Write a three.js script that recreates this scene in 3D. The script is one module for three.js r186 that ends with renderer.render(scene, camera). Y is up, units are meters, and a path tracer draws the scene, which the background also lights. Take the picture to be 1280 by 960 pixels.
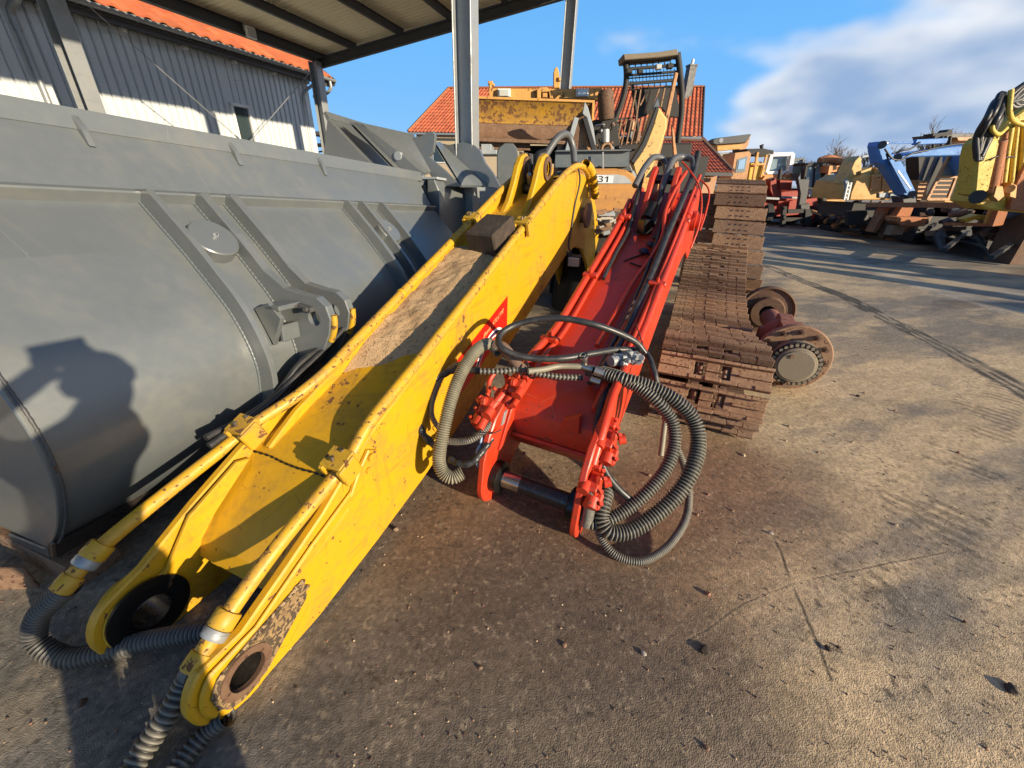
import * as THREE from 'three';
import { mergeGeometries, toCreasedNormals } from 'three/addons/utils/BufferGeometryUtils.js';
import { MarchingCubes } from 'three/addons/objects/MarchingCubes.js';

// ---------------------------------------------------------------- camera, sky, sun, exposure
const V3 = (x, y, z) => new THREE.Vector3(x, y, z);
const R = (d) => d * Math.PI / 180;
const scene = new THREE.Scene();
const FOCAL = 500, PITCH = R(27.3), ROLL = R(2), EYE = 1.9;          // a 13 mm phone lens held at arm's length
const camera = new THREE.PerspectiveCamera(2 * Math.atan(480 / FOCAL) * 180 / Math.PI, 4 / 3, 0.03, 900);
camera.position.set(0, EYE, 0);
camera.rotation.set(-PITCH, 0, ROLL);
scene.add(camera);
camera.updateMatrixWorld(true);

const SUN_AZ = R(128), SUN_EL = R(15);                                // azimuth clockwise from straight ahead
const sunDir = V3(Math.sin(SUN_AZ) * Math.cos(SUN_EL), Math.sin(SUN_EL), -Math.cos(SUN_AZ) * Math.cos(SUN_EL));
const sun = new THREE.DirectionalLight(new THREE.Color(1.0, 0.84, 0.61), 5.0);
sun.name = 'sun';
sun.position.copy(sunDir).multiplyScalar(60).add(V3(2, 0, -8));
sun.target.position.set(2, 0, -8);
sun.castShadow = true;
sun.shadow.mapSize.set(4096, 4096);
Object.assign(sun.shadow.camera, { left: -40, right: 40, top: 40, bottom: -40, near: 1, far: 140 });
sun.shadow.radius = 1;
scene.add(sun, sun.target);

const renderer = new THREE.WebGLRenderer({ antialias: true });
renderer.setSize(1024, 768);
renderer.toneMapping = THREE.LinearToneMapping;
renderer.toneMappingExposure = 1.75;
renderer.shadowMap.enabled = true;
renderer.shadowMap.type = THREE.PCFSoftShadowMap;

// ---------------------------------------------------------------- noise
function hash(x, y, z) {
  let h = Math.imul(x | 0, 374761393) ^ Math.imul(y | 0, 668265263) ^ Math.imul(z | 0, 1274126177);
  h = Math.imul(h ^ (h >>> 13), 1274126177); h ^= h >>> 16;
  h = Math.imul(h, 2246822519); h ^= h >>> 15;
  return (h >>> 0) / 4294967296;
}
const sm = (t) => t * t * (3 - 2 * t);
const lerp = (a, b, t) => a + (b - a) * t;
const clamp = (x, a = 0, b = 1) => Math.min(b, Math.max(a, x));
const step = (a, b, x) => sm(clamp((x - a) / (b - a)));
function vn3(x, y, z) {
  const xi = Math.floor(x), yi = Math.floor(y), zi = Math.floor(z), u = sm(x - xi), v = sm(y - yi), w = sm(z - zi);
  const l = (k) => lerp(lerp(hash(xi, yi, zi + k), hash(xi + 1, yi, zi + k), u), lerp(hash(xi, yi + 1, zi + k), hash(xi + 1, yi + 1, zi + k), u), v);
  return lerp(l(0), l(1), w);
}
function vn2(x, y, s) {
  const xi = Math.floor(x), yi = Math.floor(y), u = sm(x - xi), v = sm(y - yi);
  return lerp(lerp(hash(xi, yi, s), hash(xi + 1, yi, s), u), lerp(hash(xi, yi + 1, s), hash(xi + 1, yi + 1, s), u), v);
}
function fbm(x, y, s, o) { let a = 0.5, r = 0, t = 0; for (let i = 0; i < o; i++) { r += a * vn2(x, y, s + i); t += a; a *= 0.5; x *= 2.03; y *= 2.03; } return r / t; }
function vnp(x, y, p, s) {                                             // tileable, period p
  const xi = Math.floor(x), yi = Math.floor(y), u = sm(x - xi), v = sm(y - yi), m = (k) => ((k % p) + p) % p;
  return lerp(lerp(hash(m(xi), m(yi), s), hash(m(xi + 1), m(yi), s), u), lerp(hash(m(xi), m(yi + 1), s), hash(m(xi + 1), m(yi + 1), s), u), v);
}
function fbp(u, v, p, s, o) { let a = 0.5, r = 0, t = 0; for (let i = 0; i < o; i++) { r += a * vnp(u * p, v * p, p, s + i); t += a; a *= 0.55; p *= 2; } return r / t; }
function rng(seed) { let i = 0; return () => hash(seed, i++, 77); }

// sky: clear winter blue, a bank of cumulus towards the right, thin scraps of cloud low elsewhere
{
  const w = 1024, h = 512, data = new Float32Array(w * h * 4);
  for (let j = 0; j < h; j++) for (let i = 0; i < w; i++) {
    const el = ((j + 0.5) / h - 0.5) * Math.PI, phi = ((i + 0.5) / w - 0.5) * 2 * Math.PI;
    const x = Math.cos(phi) * Math.cos(el), y = Math.sin(el), z = Math.sin(phi) * Math.cos(el);
    const e = Math.max(0, y), az = Math.atan2(x, -z) * 180 / Math.PI;
    const t = Math.pow(1 - e, 5), t2 = Math.pow(1 - e, 14);
    const low0 = 1 - step(0.18, 0.80, e);
    let r = lerp(0.024, 0.082, low0) + 0.055 * t + 0.10 * t2, g = lerp(0.080, 0.275, low0) + 0.055 * t + 0.06 * t2, b = lerp(0.21, 0.57, low0) + 0.01 * t - 0.02 * t2;
    const s = Math.max(0, x * sunDir.x + y * sunDir.y + z * sunDir.z), glow = 0.25 * Math.pow(s, 8) + 0.9 * Math.pow(s, 60);
    r += glow; g += glow * 0.9; b += glow * 0.72;
    if (y > -0.05) {
      const k = 1 / (0.32 + e), cx = x * k, cz = z * k;
      let n = 0, a = 0.5, q = 1.7; for (let o = 0; o < 6; o++) { n += a * vn3(cx * q + 11, e * 5 * q, cz * q + 5); a *= 0.52; q *= 2.05; }
      const el0 = y * 57.3, edge = 6.5 + 0.60 * (az - 20), bank = step(edge + 7, edge - 5, el0) * step(15, 27, az) * step(150, 100, az);
      const cover = 0.52 * bank + 0.12 * Math.exp(-el0 / 3);
      const c = 0.96 * step(0.72 - cover, 0.94 - cover, n), thick = step(0.84 - cover, 1.12 - cover, n);
      let m = 0, q2 = 5.1; a = 0.5; for (let o = 0; o < 4; o++) { m += a * vn3(cx * q2 - 3, e * 4 * q2 + 9, cz * q2); a *= 0.5; q2 *= 2.1; }
      const lit = clamp(0.80 - 0.62 * thick + 1.25 * (m - 0.47) + 0.12 * s);
      const R0 = lerp(0.19, 0.58, lit), G0 = lerp(0.26, 0.575, lit), B0 = lerp(0.385, 0.57, lit);
      r = lerp(r, R0, c * 0.93); g = lerp(g, G0, c * 0.93); b = lerp(b, B0, c * 0.93);
    } 
    if (y < 0) { const f = step(0, -0.08, y); r = lerp(r, 0.10, f); g = lerp(g, 0.09, f); b = lerp(b, 0.08, f); }
    data.set([r, g, b, 1], (j * w + i) * 4);
  }
  const t = new THREE.DataTexture(data, w, h, THREE.RGBAFormat, THREE.FloatType);
  t.mapping = THREE.EquirectangularReflectionMapping; t.magFilter = t.minFilter = THREE.LinearFilter; t.needsUpdate = true;
  scene.background = t; scene.environment = t;
}

// ---------------------------------------------------------------- measuring: points on the site as surveyed from the standpoint
function sight(x, y) { return V3((x - 640) / FOCAL, (480 - y) / FOCAL, -1).applyQuaternion(camera.quaternion); }
function P(x, y, d) { const v = sight(x, y); return v.multiplyScalar(d / -v.z).add(camera.position); }                     // at the distance d ahead
function G(x, y, h = 0) { const v = sight(x, y); return v.multiplyScalar((h - EYE) / v.y).add(camera.position); }          // at the height h
const along = (hd) => V3(Math.sin(R(hd)), 0, -Math.cos(R(hd))), across = (hd) => V3(Math.cos(R(hd)), 0, Math.sin(R(hd)));
function W(x, y, hd, w) { const n = across(hd), v = sight(x, y); return v.multiplyScalar((w) / v.dot(n)).add(V3(0, EYE, 0)); } // on the upright plane of heading hd at the offset w

// ---------------------------------------------------------------- geometry
function uvBox(g) {
  const p = g.attributes.position, uv = new Float32Array(p.count * 2), a = V3(), b = V3(), c = V3();
  for (let i = 0; i < p.count; i += 3) {
    a.fromBufferAttribute(p, i); b.fromBufferAttribute(p, i + 1); c.fromBufferAttribute(p, i + 2);
    const n = b.clone().sub(a).cross(c.clone().sub(a)), x = Math.abs(n.x), y = Math.abs(n.y), z = Math.abs(n.z);
    for (const [k, q] of [[0, a], [1, b], [2, c]]) {
      const o = (i + k) * 2;
      if (x >= y && x >= z) { uv[o] = q.z; uv[o + 1] = q.y; } else if (y >= z) { uv[o] = q.x; uv[o + 1] = q.z; } else { uv[o] = q.x; uv[o + 1] = q.y; }
    }
  }
  g.setAttribute('uv', new THREE.BufferAttribute(uv, 2));
  return g;
}
const UP = V3(0, 1, 0);
function chamferBox(w, h, d, c = 0.006) {
  c = Math.min(c, w * 0.3, h * 0.3, d * 0.3);
  const X = w / 2, Y = h / 2, Z = d / 2, v = [], tri = (a, b, e) => { const n = b.clone().sub(a).cross(e.clone().sub(a)); if (n.dot(a.clone().add(b).add(e)) < 0) v.push(a, e, b); else v.push(a, b, e); };
  const pt = (sx, sy, sz, ax) => V3(sx * (ax === 0 ? X : X - c), sy * (ax === 1 ? Y : Y - c), sz * (ax === 2 ? Z : Z - c));
  const quad = (a, b, e, f) => { tri(a, b, e); tri(a, e, f); }, S = [-1, 1];
  for (const s of S) {
    quad(pt(s, -1, -1, 0), pt(s, 1, -1, 0), pt(s, 1, 1, 0), pt(s, -1, 1, 0));
    quad(pt(-1, s, -1, 1), pt(1, s, -1, 1), pt(1, s, 1, 1), pt(-1, s, 1, 1));
    quad(pt(-1, -1, s, 2), pt(1, -1, s, 2), pt(1, 1, s, 2), pt(-1, 1, s, 2));
    for (const t of S) {
      quad(pt(s, t, -1, 0), pt(s, t, 1, 0), pt(s, t, 1, 1), pt(s, t, -1, 1));
      quad(pt(s, -1, t, 0), pt(s, 1, t, 0), pt(s, 1, t, 2), pt(s, -1, t, 2));
      quad(pt(-1, s, t, 1), pt(1, s, t, 1), pt(1, s, t, 2), pt(-1, s, t, 2));
      for (const u of S) tri(pt(s, t, u, 0), pt(s, t, u, 1), pt(s, t, u, 2));
    }
  }
  const g = new THREE.BufferGeometry().setFromPoints(v); g.computeVertexNormals(); return g;
}
function frameOf(p, q, up = UP) {                                        // basis with z along p to q
  const z = q.clone().sub(p).normalize(); let x = up.clone().cross(z); if (x.lengthSq() < 1e-6) x = V3(1, 0, 0).cross(z); x.normalize();
  return new THREE.Matrix4().makeBasis(x, z.clone().cross(x), z).setPosition(p.clone().add(q).multiplyScalar(0.5));
}
const bar = (p, q, w, h, c = 0.006, up = UP) => chamferBox(w, h, p.distanceTo(q), c).applyMatrix4(frameOf(p, q, up));
function box(w, h, d, x = 0, y = 0, z = 0, ry = 0, c = 0.008) { return chamferBox(w, h, d, c).rotateY(ry).translate(x, y, z); }
function cyl(p, q, r1, r2 = r1, n = 20, open = false) {
  const g = new THREE.CylinderGeometry(r2, r1, p.distanceTo(q), n, 1, open).rotateX(Math.PI / 2);
  return g.applyMatrix4(frameOf(p, q));
}
function ext(pts, depth, bevel = 0, holes = [], crease = 0.5) {           // an outline in x, y with a thickness along z
  const s = new THREE.Shape(pts.map(([x, y]) => new THREE.Vector2(x, y)));
  for (const [x, y, r] of holes) { const h = new THREE.Path(); h.absarc(x, y, r, 0, Math.PI * 2, true); s.holes.push(h); }
  const g = new THREE.ExtrudeGeometry(s, { depth: Math.max(0.001, depth - 2 * bevel), bevelEnabled: bevel > 0, bevelThickness: bevel, bevelSize: bevel, bevelOffset: -bevel, bevelSegments: 1, curveSegments: 14, steps: 1 });
  if (bevel) g.translate(0, 0, bevel);
  return toCreasedNormals(g, crease);
}
function lathe(profile, p, q, n = 32) {                                    // profile [radius, distance from p towards q]
  const g = new THREE.LatheGeometry(profile.map(([r, t]) => new THREE.Vector2(Math.max(r, 0.0005), t)), n).rotateX(Math.PI / 2);
  const m = frameOf(p, q).setPosition(p);
  return toCreasedNormals(g.toNonIndexed().applyMatrix4(m), 0.6);
}
function sweep(points, rf, o = {}) {                                       // a hose or pipe with a radius that may change along it
  const curve = new THREE.CatmullRomCurve3(points, false, 'centripetal'); curve.arcLengthDivisions = 400;
  const L = curve.getLength(), n = o.n ?? Math.max(8, Math.round(L / 0.04)), m = o.m ?? 12, pts = curve.getSpacedPoints(n);
  const rad = typeof rf === 'number' ? () => rf : rf, pos = [], nor = [], uv = [], idx = [], tone = [];
  let N = null;
  for (let i = 0; i <= n; i++) {
    const t = (i === 0 ? pts[1].clone().sub(pts[0]) : i === n ? pts[n].clone().sub(pts[n - 1]) : pts[i + 1].clone().sub(pts[i - 1])).normalize();
    if (!N) { N = Math.abs(t.y) < 0.9 ? UP.clone() : V3(1, 0, 0); }
    N = N.clone().sub(t.clone().multiplyScalar(N.dot(t))).normalize();
    const B = t.clone().cross(N), s = L * i / n, r = rad(s, i), dr = (rad(s + L / n, i + 1) - rad(s - L / n, i - 1)) / (2 * L / n);
    for (let k = 0; k <= m; k++) {
      const a = k / m * 2 * Math.PI, d = N.clone().multiplyScalar(Math.cos(a)).add(B.clone().multiplyScalar(Math.sin(a)));
      if (o.tone) tone.push(o.tone(i));
      const q = pts[i].clone().add(d.clone().multiplyScalar(r)), nn = d.clone().sub(t.clone().multiplyScalar(dr)).normalize();
      pos.push(q.x, q.y, q.z); nor.push(nn.x, nn.y, nn.z); uv.push(a * 0.05, s);
      if (i < n && k < m) { const b = i * (m + 1) + k; idx.push(b, b + 1, b + m + 1, b + 1, b + m + 2, b + m + 1); }
    }
  }
  const g = new THREE.BufferGeometry();
  g.setAttribute('position', new THREE.Float32BufferAttribute(pos, 3)); g.setAttribute('normal', new THREE.Float32BufferAttribute(nor, 3)); g.setAttribute('uv', new THREE.Float32BufferAttribute(uv, 2));
  if (o.tone) { g.setAttribute('tone', new THREE.Float32BufferAttribute(tone, 1)); g.setIndex(idx); return g.toNonIndexed(); }
  g.setIndex(idx);
  const out = [g.toNonIndexed()];
  if (o.cap !== false) for (const [e, f] of [[pts[0], pts[1]], [pts[n], pts[n - 1]]]) {
    const r = rad(e === pts[0] ? 0 : L, 0) * 0.98, d = new THREE.CircleGeometry(r, m).toNonIndexed().applyMatrix4(frameOf(f, e).setPosition(e)); out.push(d);
  }
  return mergeGeometries(out.map(clean));
}
const ribbed = (points, r, pitch, o = {}) => {                              // corrugated protective hose
  const L = new THREE.CatmullRomCurve3(points, false, 'centripetal').getLength(), n = Math.round(L / pitch) * 4;
  const g = sweep(points, (s, i) => r * [1, 1, 0.80, 0.80][((i % 4) + 4) % 4], { n, m: o.m ?? 14, tone: (i) => ((i % 4) + 4) % 4 });
  g.userData.tones = g.attributes.tone; return g;
};
// a corrugated hose as a part: vertex colours make ridges paler, grooves darker
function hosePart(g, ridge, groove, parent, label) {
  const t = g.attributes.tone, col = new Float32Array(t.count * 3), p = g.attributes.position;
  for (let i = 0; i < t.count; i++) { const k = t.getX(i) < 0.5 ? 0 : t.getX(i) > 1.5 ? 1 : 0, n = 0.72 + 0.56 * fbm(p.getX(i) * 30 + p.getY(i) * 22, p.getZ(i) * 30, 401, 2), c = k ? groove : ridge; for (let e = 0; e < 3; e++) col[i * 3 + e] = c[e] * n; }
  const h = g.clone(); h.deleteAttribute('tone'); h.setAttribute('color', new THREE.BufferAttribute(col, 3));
  parent.updateWorldMatrix(true, false); h.applyMatrix4(parent.matrixWorld.clone().invert());
  const m = new THREE.Mesh(h, M.ribHose); m.name = 'hose'; m.castShadow = m.receiveShadow = true; if (label) m.userData.label = label; parent.add(m); return m;
}
function clean(g) {
  if (g.index) g = g.toNonIndexed();
  if (!g.attributes.normal) g.computeVertexNormals();
  if (!g.attributes.uv) uvBox(g);
  for (const k of Object.keys(g.attributes)) if (!['position', 'normal', 'uv'].includes(k)) g.deleteAttribute(k);
  return g;
}
const isSwept = (g) => g.userData.keep;
function fuse(list) { return mergeGeometries(list.flat().map((g) => { g = g.index ? g.toNonIndexed() : g; if (!isSwept(g)) uvBox(g); return clean(g); })); }

// ---------------------------------------------------------------- things and parts
const used = {};
function numbered(name) { const k = used[name] = (used[name] ?? -1) + 1; return k ? name + '_' + String(k).padStart(3, '0') : name; }
function thing(name, label, category, base = V3(), group, turn) {
  const o = new THREE.Group(); o.name = numbered(name);
  if (turn?.isMatrix4) o.applyMatrix4(turn); else if (turn) o.rotation.y = turn;
  o.position.copy(base); o.userData = { label, category }; if (group) o.userData.group = group;
  scene.add(o); o.updateMatrixWorld(true); return o;
}
function part(name, geos, mat, parent, o = {}) {                            // geometry in world coordinates unless o.local
  const g = fuse(Array.isArray(geos) ? geos : [geos]);
  if (!o.local && parent) { parent.updateWorldMatrix(true, false); g.applyMatrix4(parent.matrixWorld.clone().invert()); }
  const m = new THREE.Mesh(g, mat); m.name = name; m.castShadow = m.receiveShadow = true;
  if (o.label) m.userData.label = o.label; if (o.stuff) m.userData.kind = 'stuff';
  (parent ?? scene).add(m); return m;
}
function single(name, label, category, geos, mat, o = {}) {                  // a thing of one mesh, its origin at its base
  const g = fuse(Array.isArray(geos) ? geos : [geos]); g.computeBoundingBox(); const c = g.boundingBox.getCenter(V3()); c.y = g.boundingBox.min.y;
  g.translate(-c.x, -c.y, -c.z);
  const m = new THREE.Mesh(g, mat); m.name = numbered(name); m.position.copy(c); m.castShadow = m.receiveShadow = true;
  m.userData = { label, category }; if (o.group) m.userData.group = o.group; if (o.kind) m.userData.kind = o.kind;
  scene.add(m); return m;
}
function copyOf(src, label, base, turn) {
  const c = src.clone(); c.name = numbered(src.name.replace(/_\d{3}$/, '')); c.userData = { ...src.userData, label };
  if (base) c.position.copy(base); if (turn !== undefined) c.rotation.y = turn; scene.add(c); return c;
}
function structure(m) { m.userData = { kind: 'structure' }; return m; }
// an outline seen from the standpoint, set up at the distance d with a real thickness t behind it
function slab(pts, d, t, o = {}) { return ext(pts.map(([x, y]) => { const p = P(x, y, d); return [p.x, p.y]; }), t, o.bevel ?? Math.min(0.012, t * 0.2), (o.holes ?? []).map(([x, y, r]) => { const p = P(x, y, d); return [p.x, p.y, r]; })).translate(0, 0, -d - t); }
const pbar = (x0, y0, x1, y1, d, w, h = w, d1 = d) => bar(P(x0, y0, d), P(x1, y1, d1), w, h, Math.min(w, h) * 0.12);
const ptube = (pts, r, o) => sweep(pts.map(([x, y, d]) => P(x, y, d)), r, o);

// ---------------------------------------------------------------- materials
const enc = (v) => 255 * (v <= 0.0031308 ? v * 12.92 : 1.055 * Math.pow(clamp(v), 1 / 2.4) - 0.055);
function makeTex(n, fn, srgb = true, size = 1) {                            // fn(u, v) -> linear rgb (or values), tileable
  const d = new Uint8Array(n * n * 4);
  for (let j = 0; j < n; j++) for (let i = 0; i < n; i++) {
    const c = fn(i / n, j / n), o = (j * n + i) * 4;
    d[o] = srgb ? enc(c[0]) : clamp(c[0]) * 255; d[o + 1] = srgb ? enc(c[1]) : clamp(c[1]) * 255; d[o + 2] = srgb ? enc(c[2]) : clamp(c[2]) * 255; d[o + 3] = 255;
  }
  const t = new THREE.DataTexture(d, n, n, THREE.RGBAFormat, THREE.UnsignedByteType);
  t.wrapS = t.wrapT = THREE.RepeatWrapping; t.magFilter = THREE.LinearFilter; t.minFilter = THREE.LinearMipmapLinearFilter; t.generateMipmaps = true;
  t.repeat.set(1 / size, 1 / size); if (srgb) t.colorSpace = THREE.SRGBColorSpace; t.needsUpdate = true; return t;
}
const mix3 = (a, b, t) => [lerp(a[0], b[0], t), lerp(a[1], b[1], t), lerp(a[2], b[2], t)];
// painted steel: tone drift, grime, chips down to rust, scratches; colour and gloss come from the same pattern
function painted(name, seed, base, o = {}) {
  const n = o.n ?? 768, size = o.size ?? 1.5, chip = o.chip ?? 0.3, dirt = o.dirt ?? 0.3, rough = o.rough ?? 0.45, rustC = o.rust ?? [0.07, 0.03, 0.015], dirtC = o.dirtC ?? [0.11, 0.075, 0.045];
  const rf = new Uint8Array(n * n * 4), scr = [], rr = rng(seed + 900);
  for (let k = 0; k < (o.scratch ?? 26); k++) { const a = rr() * 6.28, l = 0.02 + rr() * 0.10; scr.push([rr(), rr(), Math.cos(a) * l, Math.sin(a) * l, 0.0006 + rr() * 0.0011]); }
  const mask = new Float32Array(n * n);
  for (const [x, y, dx, dy, w] of scr) { const st = Math.ceil(Math.hypot(dx, dy) * n); for (let i = 0; i <= st; i++) { const px = ((x + dx * i / st) % 1 + 1) % 1, py = ((y + dy * i / st) % 1 + 1) % 1; mask[Math.floor(py * n) % n * n + Math.floor(px * n) % n] = 0.4 + 0.5 * hash(i, seed, 3); } }
  const map = makeTex(n, (u, v) => {
    const big = fbp(u, v, 3, seed, 3), mid = fbp(u, v, 9, seed + 10, 4), fine = fbp(u, v, 60, seed + 20, 3), speck = fbp(u, v, 52, seed + 30, 4);
    let c = base.map((b) => b * (1 + 0.16 * (big - 0.5) + 0.10 * (mid - 0.5) + 0.06 * (fine - 0.5)));
    const d = step(0.62 - 0.35 * dirt, 0.95, 0.5 * mid + 0.3 * big + 0.35 * fine) * dirt;
    c = mix3(c, dirtC, clamp(d));
    if (o.streak !== 0) { const st = fbp(u, v * 0.12, 46, seed + 40, 3), st2 = fbp(u * 0.12, v, 40, seed + 45, 3); c = mix3(c, dirtC, 0.55 * dirt * step(0.56, 0.80, st) * step(0.35, 0.7, big) + 0.4 * dirt * step(0.60, 0.82, st2)); }
    const th = 0.845 - 0.115 * chip, k = step(th, th + 0.02, speck * 0.8 + 0.22 * big + 0.16 * mid) * (chip > 0.05 ? 1 : 0);
    c = mix3(c, mix3(rustC, [rustC[0] * 1.9, rustC[1] * 1.8, rustC[2] * 1.6], fine), k * 0.92);
    const i = Math.floor(v * n) % n * n + Math.floor(u * n) % n;
    if (mask[i]) c = mix3(c, o.scrC ?? rustC, mask[i]);
    const g = clamp(rough + 0.25 * d + 0.4 * k + 0.16 * (mid - 0.5) + 0.1 * (fine - 0.5));
    rf[i * 4] = 255 * clamp(0.5 + 0.25 * (fine - 0.5) + 0.18 * (mid - 0.5) - 0.3 * k); rf[i * 4 + 1] = g * 255; rf[i * 4 + 2] = 0; rf[i * 4 + 3] = 255;
    return c;
  }, true, size);
  const rt = new THREE.DataTexture(rf, n, n, THREE.RGBAFormat, THREE.UnsignedByteType);
  rt.wrapS = rt.wrapT = THREE.RepeatWrapping; rt.magFilter = THREE.LinearFilter; rt.repeat.set(1 / size, 1 / size); rt.needsUpdate = true;
  const m = new THREE.MeshStandardMaterial({ map, roughnessMap: rt, roughness: 1, metalness: o.metal ?? 0, bumpMap: rt, bumpScale: o.bump ?? 0.0012 });
  m.name = name; return m;
}
function plain(name, c, rough = 0.7, metal = 0, o = {}) { const m = new THREE.MeshStandardMaterial({ roughness: rough, metalness: metal, ...o }); m.color.setRGB(...c); m.name = name; return m; }
function reuse(src, name, c, o = {}) { const m = src.clone(); m.name = name; m.color.setRGB(...c); Object.assign(m, o); return m; }   // the same wear on another paint

const M = {};
M.yellow = painted('yellow machine paint', 1, [0.56, 0.305, 0.008], { chip: 0.22, dirt: 0.62, rough: 0.42, scratch: 40, dirtC: [0.20, 0.115, 0.03] });
{ const g = new THREE.MeshPhysicalMaterial(); M.greyGloss = g; }
M.yellowWorn = painted('worn yellow paint', 2, [0.50, 0.29, 0.012], { chip: 1.1, dirt: 0.7, rough: 0.5, dirtC: [0.2, 0.12, 0.05] });
M.yellowPipe = painted('chipped yellow pipe paint', 18, [0.54, 0.30, 0.012], { chip: 0.62, dirt: 0.6, rough: 0.45, n: 512, size: 0.9, dirtC: [0.22, 0.12, 0.05], rust: [0.075, 0.035, 0.02] });
M.red = painted('signal red machine paint', 3, [0.50, 0.036, 0.010], { chip: 0.16, dirt: 0.5, rough: 0.40, dirtC: [0.24, 0.045, 0.025], scratch: 30, scrC: [0.5, 0.25, 0.18] });
M.grey = painted('grey primer paint', 4, [0.108, 0.121, 0.126], { chip: 0.02, dirt: 0.42, rough: 0.36, dirtC: [0.155, 0.150, 0.125], scratch: 14, scrC: [0.17, 0.17, 0.16], size: 2.2, bump: 0.0007 });
Object.assign(M.greyGloss, { map: M.grey.map, roughnessMap: M.grey.roughnessMap, bumpMap: M.grey.bumpMap, bumpScale: M.grey.bumpScale, roughness: 1, clearcoat: 0.85, clearcoatRoughness: 0.26 }); M.greyGloss.name = 'grey gloss paint';
M.wornEye = painted('greasy worn steel', 23, [0.20, 0.125, 0.06], { chip: 2.0, dirt: 0.9, rough: 0.5, n: 512, size: 0.5, rust: [0.03, 0.022, 0.016], dirtC: [0.30, 0.20, 0.09], bump: 0.004 });
M.scraped = painted('scraped yellow paint over rust', 21, [0.50, 0.27, 0.02], { chip: 1.75, dirt: 0.9, rough: 0.6, n: 512, size: 2.6, rust: [0.10, 0.05, 0.025], dirtC: [0.2, 0.11, 0.05] });
M.rust = painted('rusty steel', 5, [0.148, 0.080, 0.047], { chip: 0.9, dirt: 0.85, rough: 0.72, dirtC: [0.26, 0.172, 0.108], rust: [0.06, 0.028, 0.018], bump: 0.004, size: 1.1 });
M.rustDark = reuse(M.rust, 'dark rusty steel', [0.62, 0.56, 0.52]);
M.rustLight = reuse(M.rust, 'sandy rust', [1.35, 1.3, 1.2]);
M.rustOrange = reuse(M.rust, 'orange primed rusty steel', [1.9, 1.2, 0.8]);
M.yellowFar = painted('weathered machine yellow', 6, [0.62, 0.32, 0.082], { chip: 0.6, dirt: 0.6, rough: 0.55, n: 512, size: 2.4, dirtC: [0.26, 0.16, 0.07] });
M.yellowLemon = reuse(M.yellowFar, 'lemon yellow paint', [1.0, 1.32, 0.7]);
M.cream = reuse(M.yellowFar, 'pale yellow paint', [0.98, 1.22, 1.5]);
M.orangeFar = reuse(M.yellowFar, 'faded orange paint', [1.0, 0.80, 0.9]);
M.tan = reuse(M.yellowFar, 'tan panel paint', [0.80, 0.78, 1.2]);
M.ochre = reuse(M.yellowFar, 'ochre paint', [0.72, 0.66, 0.6]);
M.redFar = reuse(M.red, 'dull red paint', [0.62, 0.7, 0.9]);
M.blueFar = painted('blue machine paint', 7, [0.085, 0.25, 0.60], { chip: 0.1, dirt: 0.4, rough: 0.62, n: 512, size: 2 });
M.greyFar = reuse(M.grey, 'grey steel', [0.9, 0.95, 1]);
M.greyLight = reuse(M.grey, 'light grey paint', [2.6, 2.6, 2.7]);
M.galv = painted('galvanised steel', 8, [0.30, 0.315, 0.32], { chip: 0, dirt: 0.25, rough: 0.42, n: 512, size: 0.9, metal: 0.35, scratch: 5 });
M.darkSteel = painted('dark steel beam', 9, [0.055, 0.058, 0.062], { chip: 0.1, dirt: 0.3, rough: 0.55, n: 512, size: 1.5 });
M.black = plain('black rubber', [0.016, 0.016, 0.017], 0.5);
M.blackMatt = plain('black matt steel', [0.020, 0.019, 0.018], 0.7);
M.grease = plain('black greased steel', [0.012, 0.011, 0.010], 0.28, 0.3);
M.blackHose = painted('black hose', 10, [0.020, 0.020, 0.021], { chip: 0, dirt: 0.35, rough: 0.42, n: 256, size: 0.4, dirtC: [0.08, 0.075, 0.065], scratch: 0, bump: 0.0004 });
M.dustHose = painted('dusty corrugated hose', 11, [0.105, 0.10, 0.088], { chip: 0, dirt: 0.6, rough: 0.55, n: 256, size: 0.4, dirtC: [0.24, 0.22, 0.18], scratch: 0, bump: 0.0004 });
M.paleHose = painted('pale corrugated hose', 12, [0.19, 0.175, 0.125], { chip: 0, dirt: 0.5, rough: 0.5, n: 256, size: 0.4, dirtC: [0.26, 0.24, 0.18], scratch: 0, bump: 0.0004 });
M.brownHose = plain('brown pipe', [0.17, 0.105, 0.07], 0.45);
M.steel = plain('bright steel', [0.55, 0.54, 0.52], 0.3, 0.9);
M.pin = painted('greased pin', 13, [0.045, 0.040, 0.038], { chip: 0, dirt: 0.5, rough: 0.3, n: 256, size: 0.5, metal: 0.5, dirtC: [0.12, 0.08, 0.05], scratch: 12, scrC: [0.3, 0.28, 0.25] });
M.pinShine = plain('polished pin', [0.36, 0.31, 0.26], 0.24, 0.9);
M.wood = makeWood();
function makeWood() {
  const t = makeTex(512, (u, v) => { const g = fbp(u, v * 0.2, 40, 41, 3), k = fbp(u, v, 5, 44, 3), c = mix3([0.062, 0.042, 0.028], [0.022, 0.016, 0.012], clamp(g * 1.3 - 0.2)); return mix3(c, [0.10, 0.075, 0.05], 0.4 * step(0.5, 0.8, k)); }, true, 0.5);
  const m = new THREE.MeshStandardMaterial({ map: t, roughness: 0.85, bumpMap: t, bumpScale: 0.003 }); m.name = 'weathered timber'; return m;
}
M.concrete = plain('pale concrete', [0.42, 0.40, 0.35], 0.9);
M.ribHose = new THREE.MeshStandardMaterial({ vertexColors: true, roughness: 0.5 }); M.ribHose.name = 'corrugated hose';
M.greyHose = plain('dark grey hydraulic hose', [0.085, 0.088, 0.092], 0.4);
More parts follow.
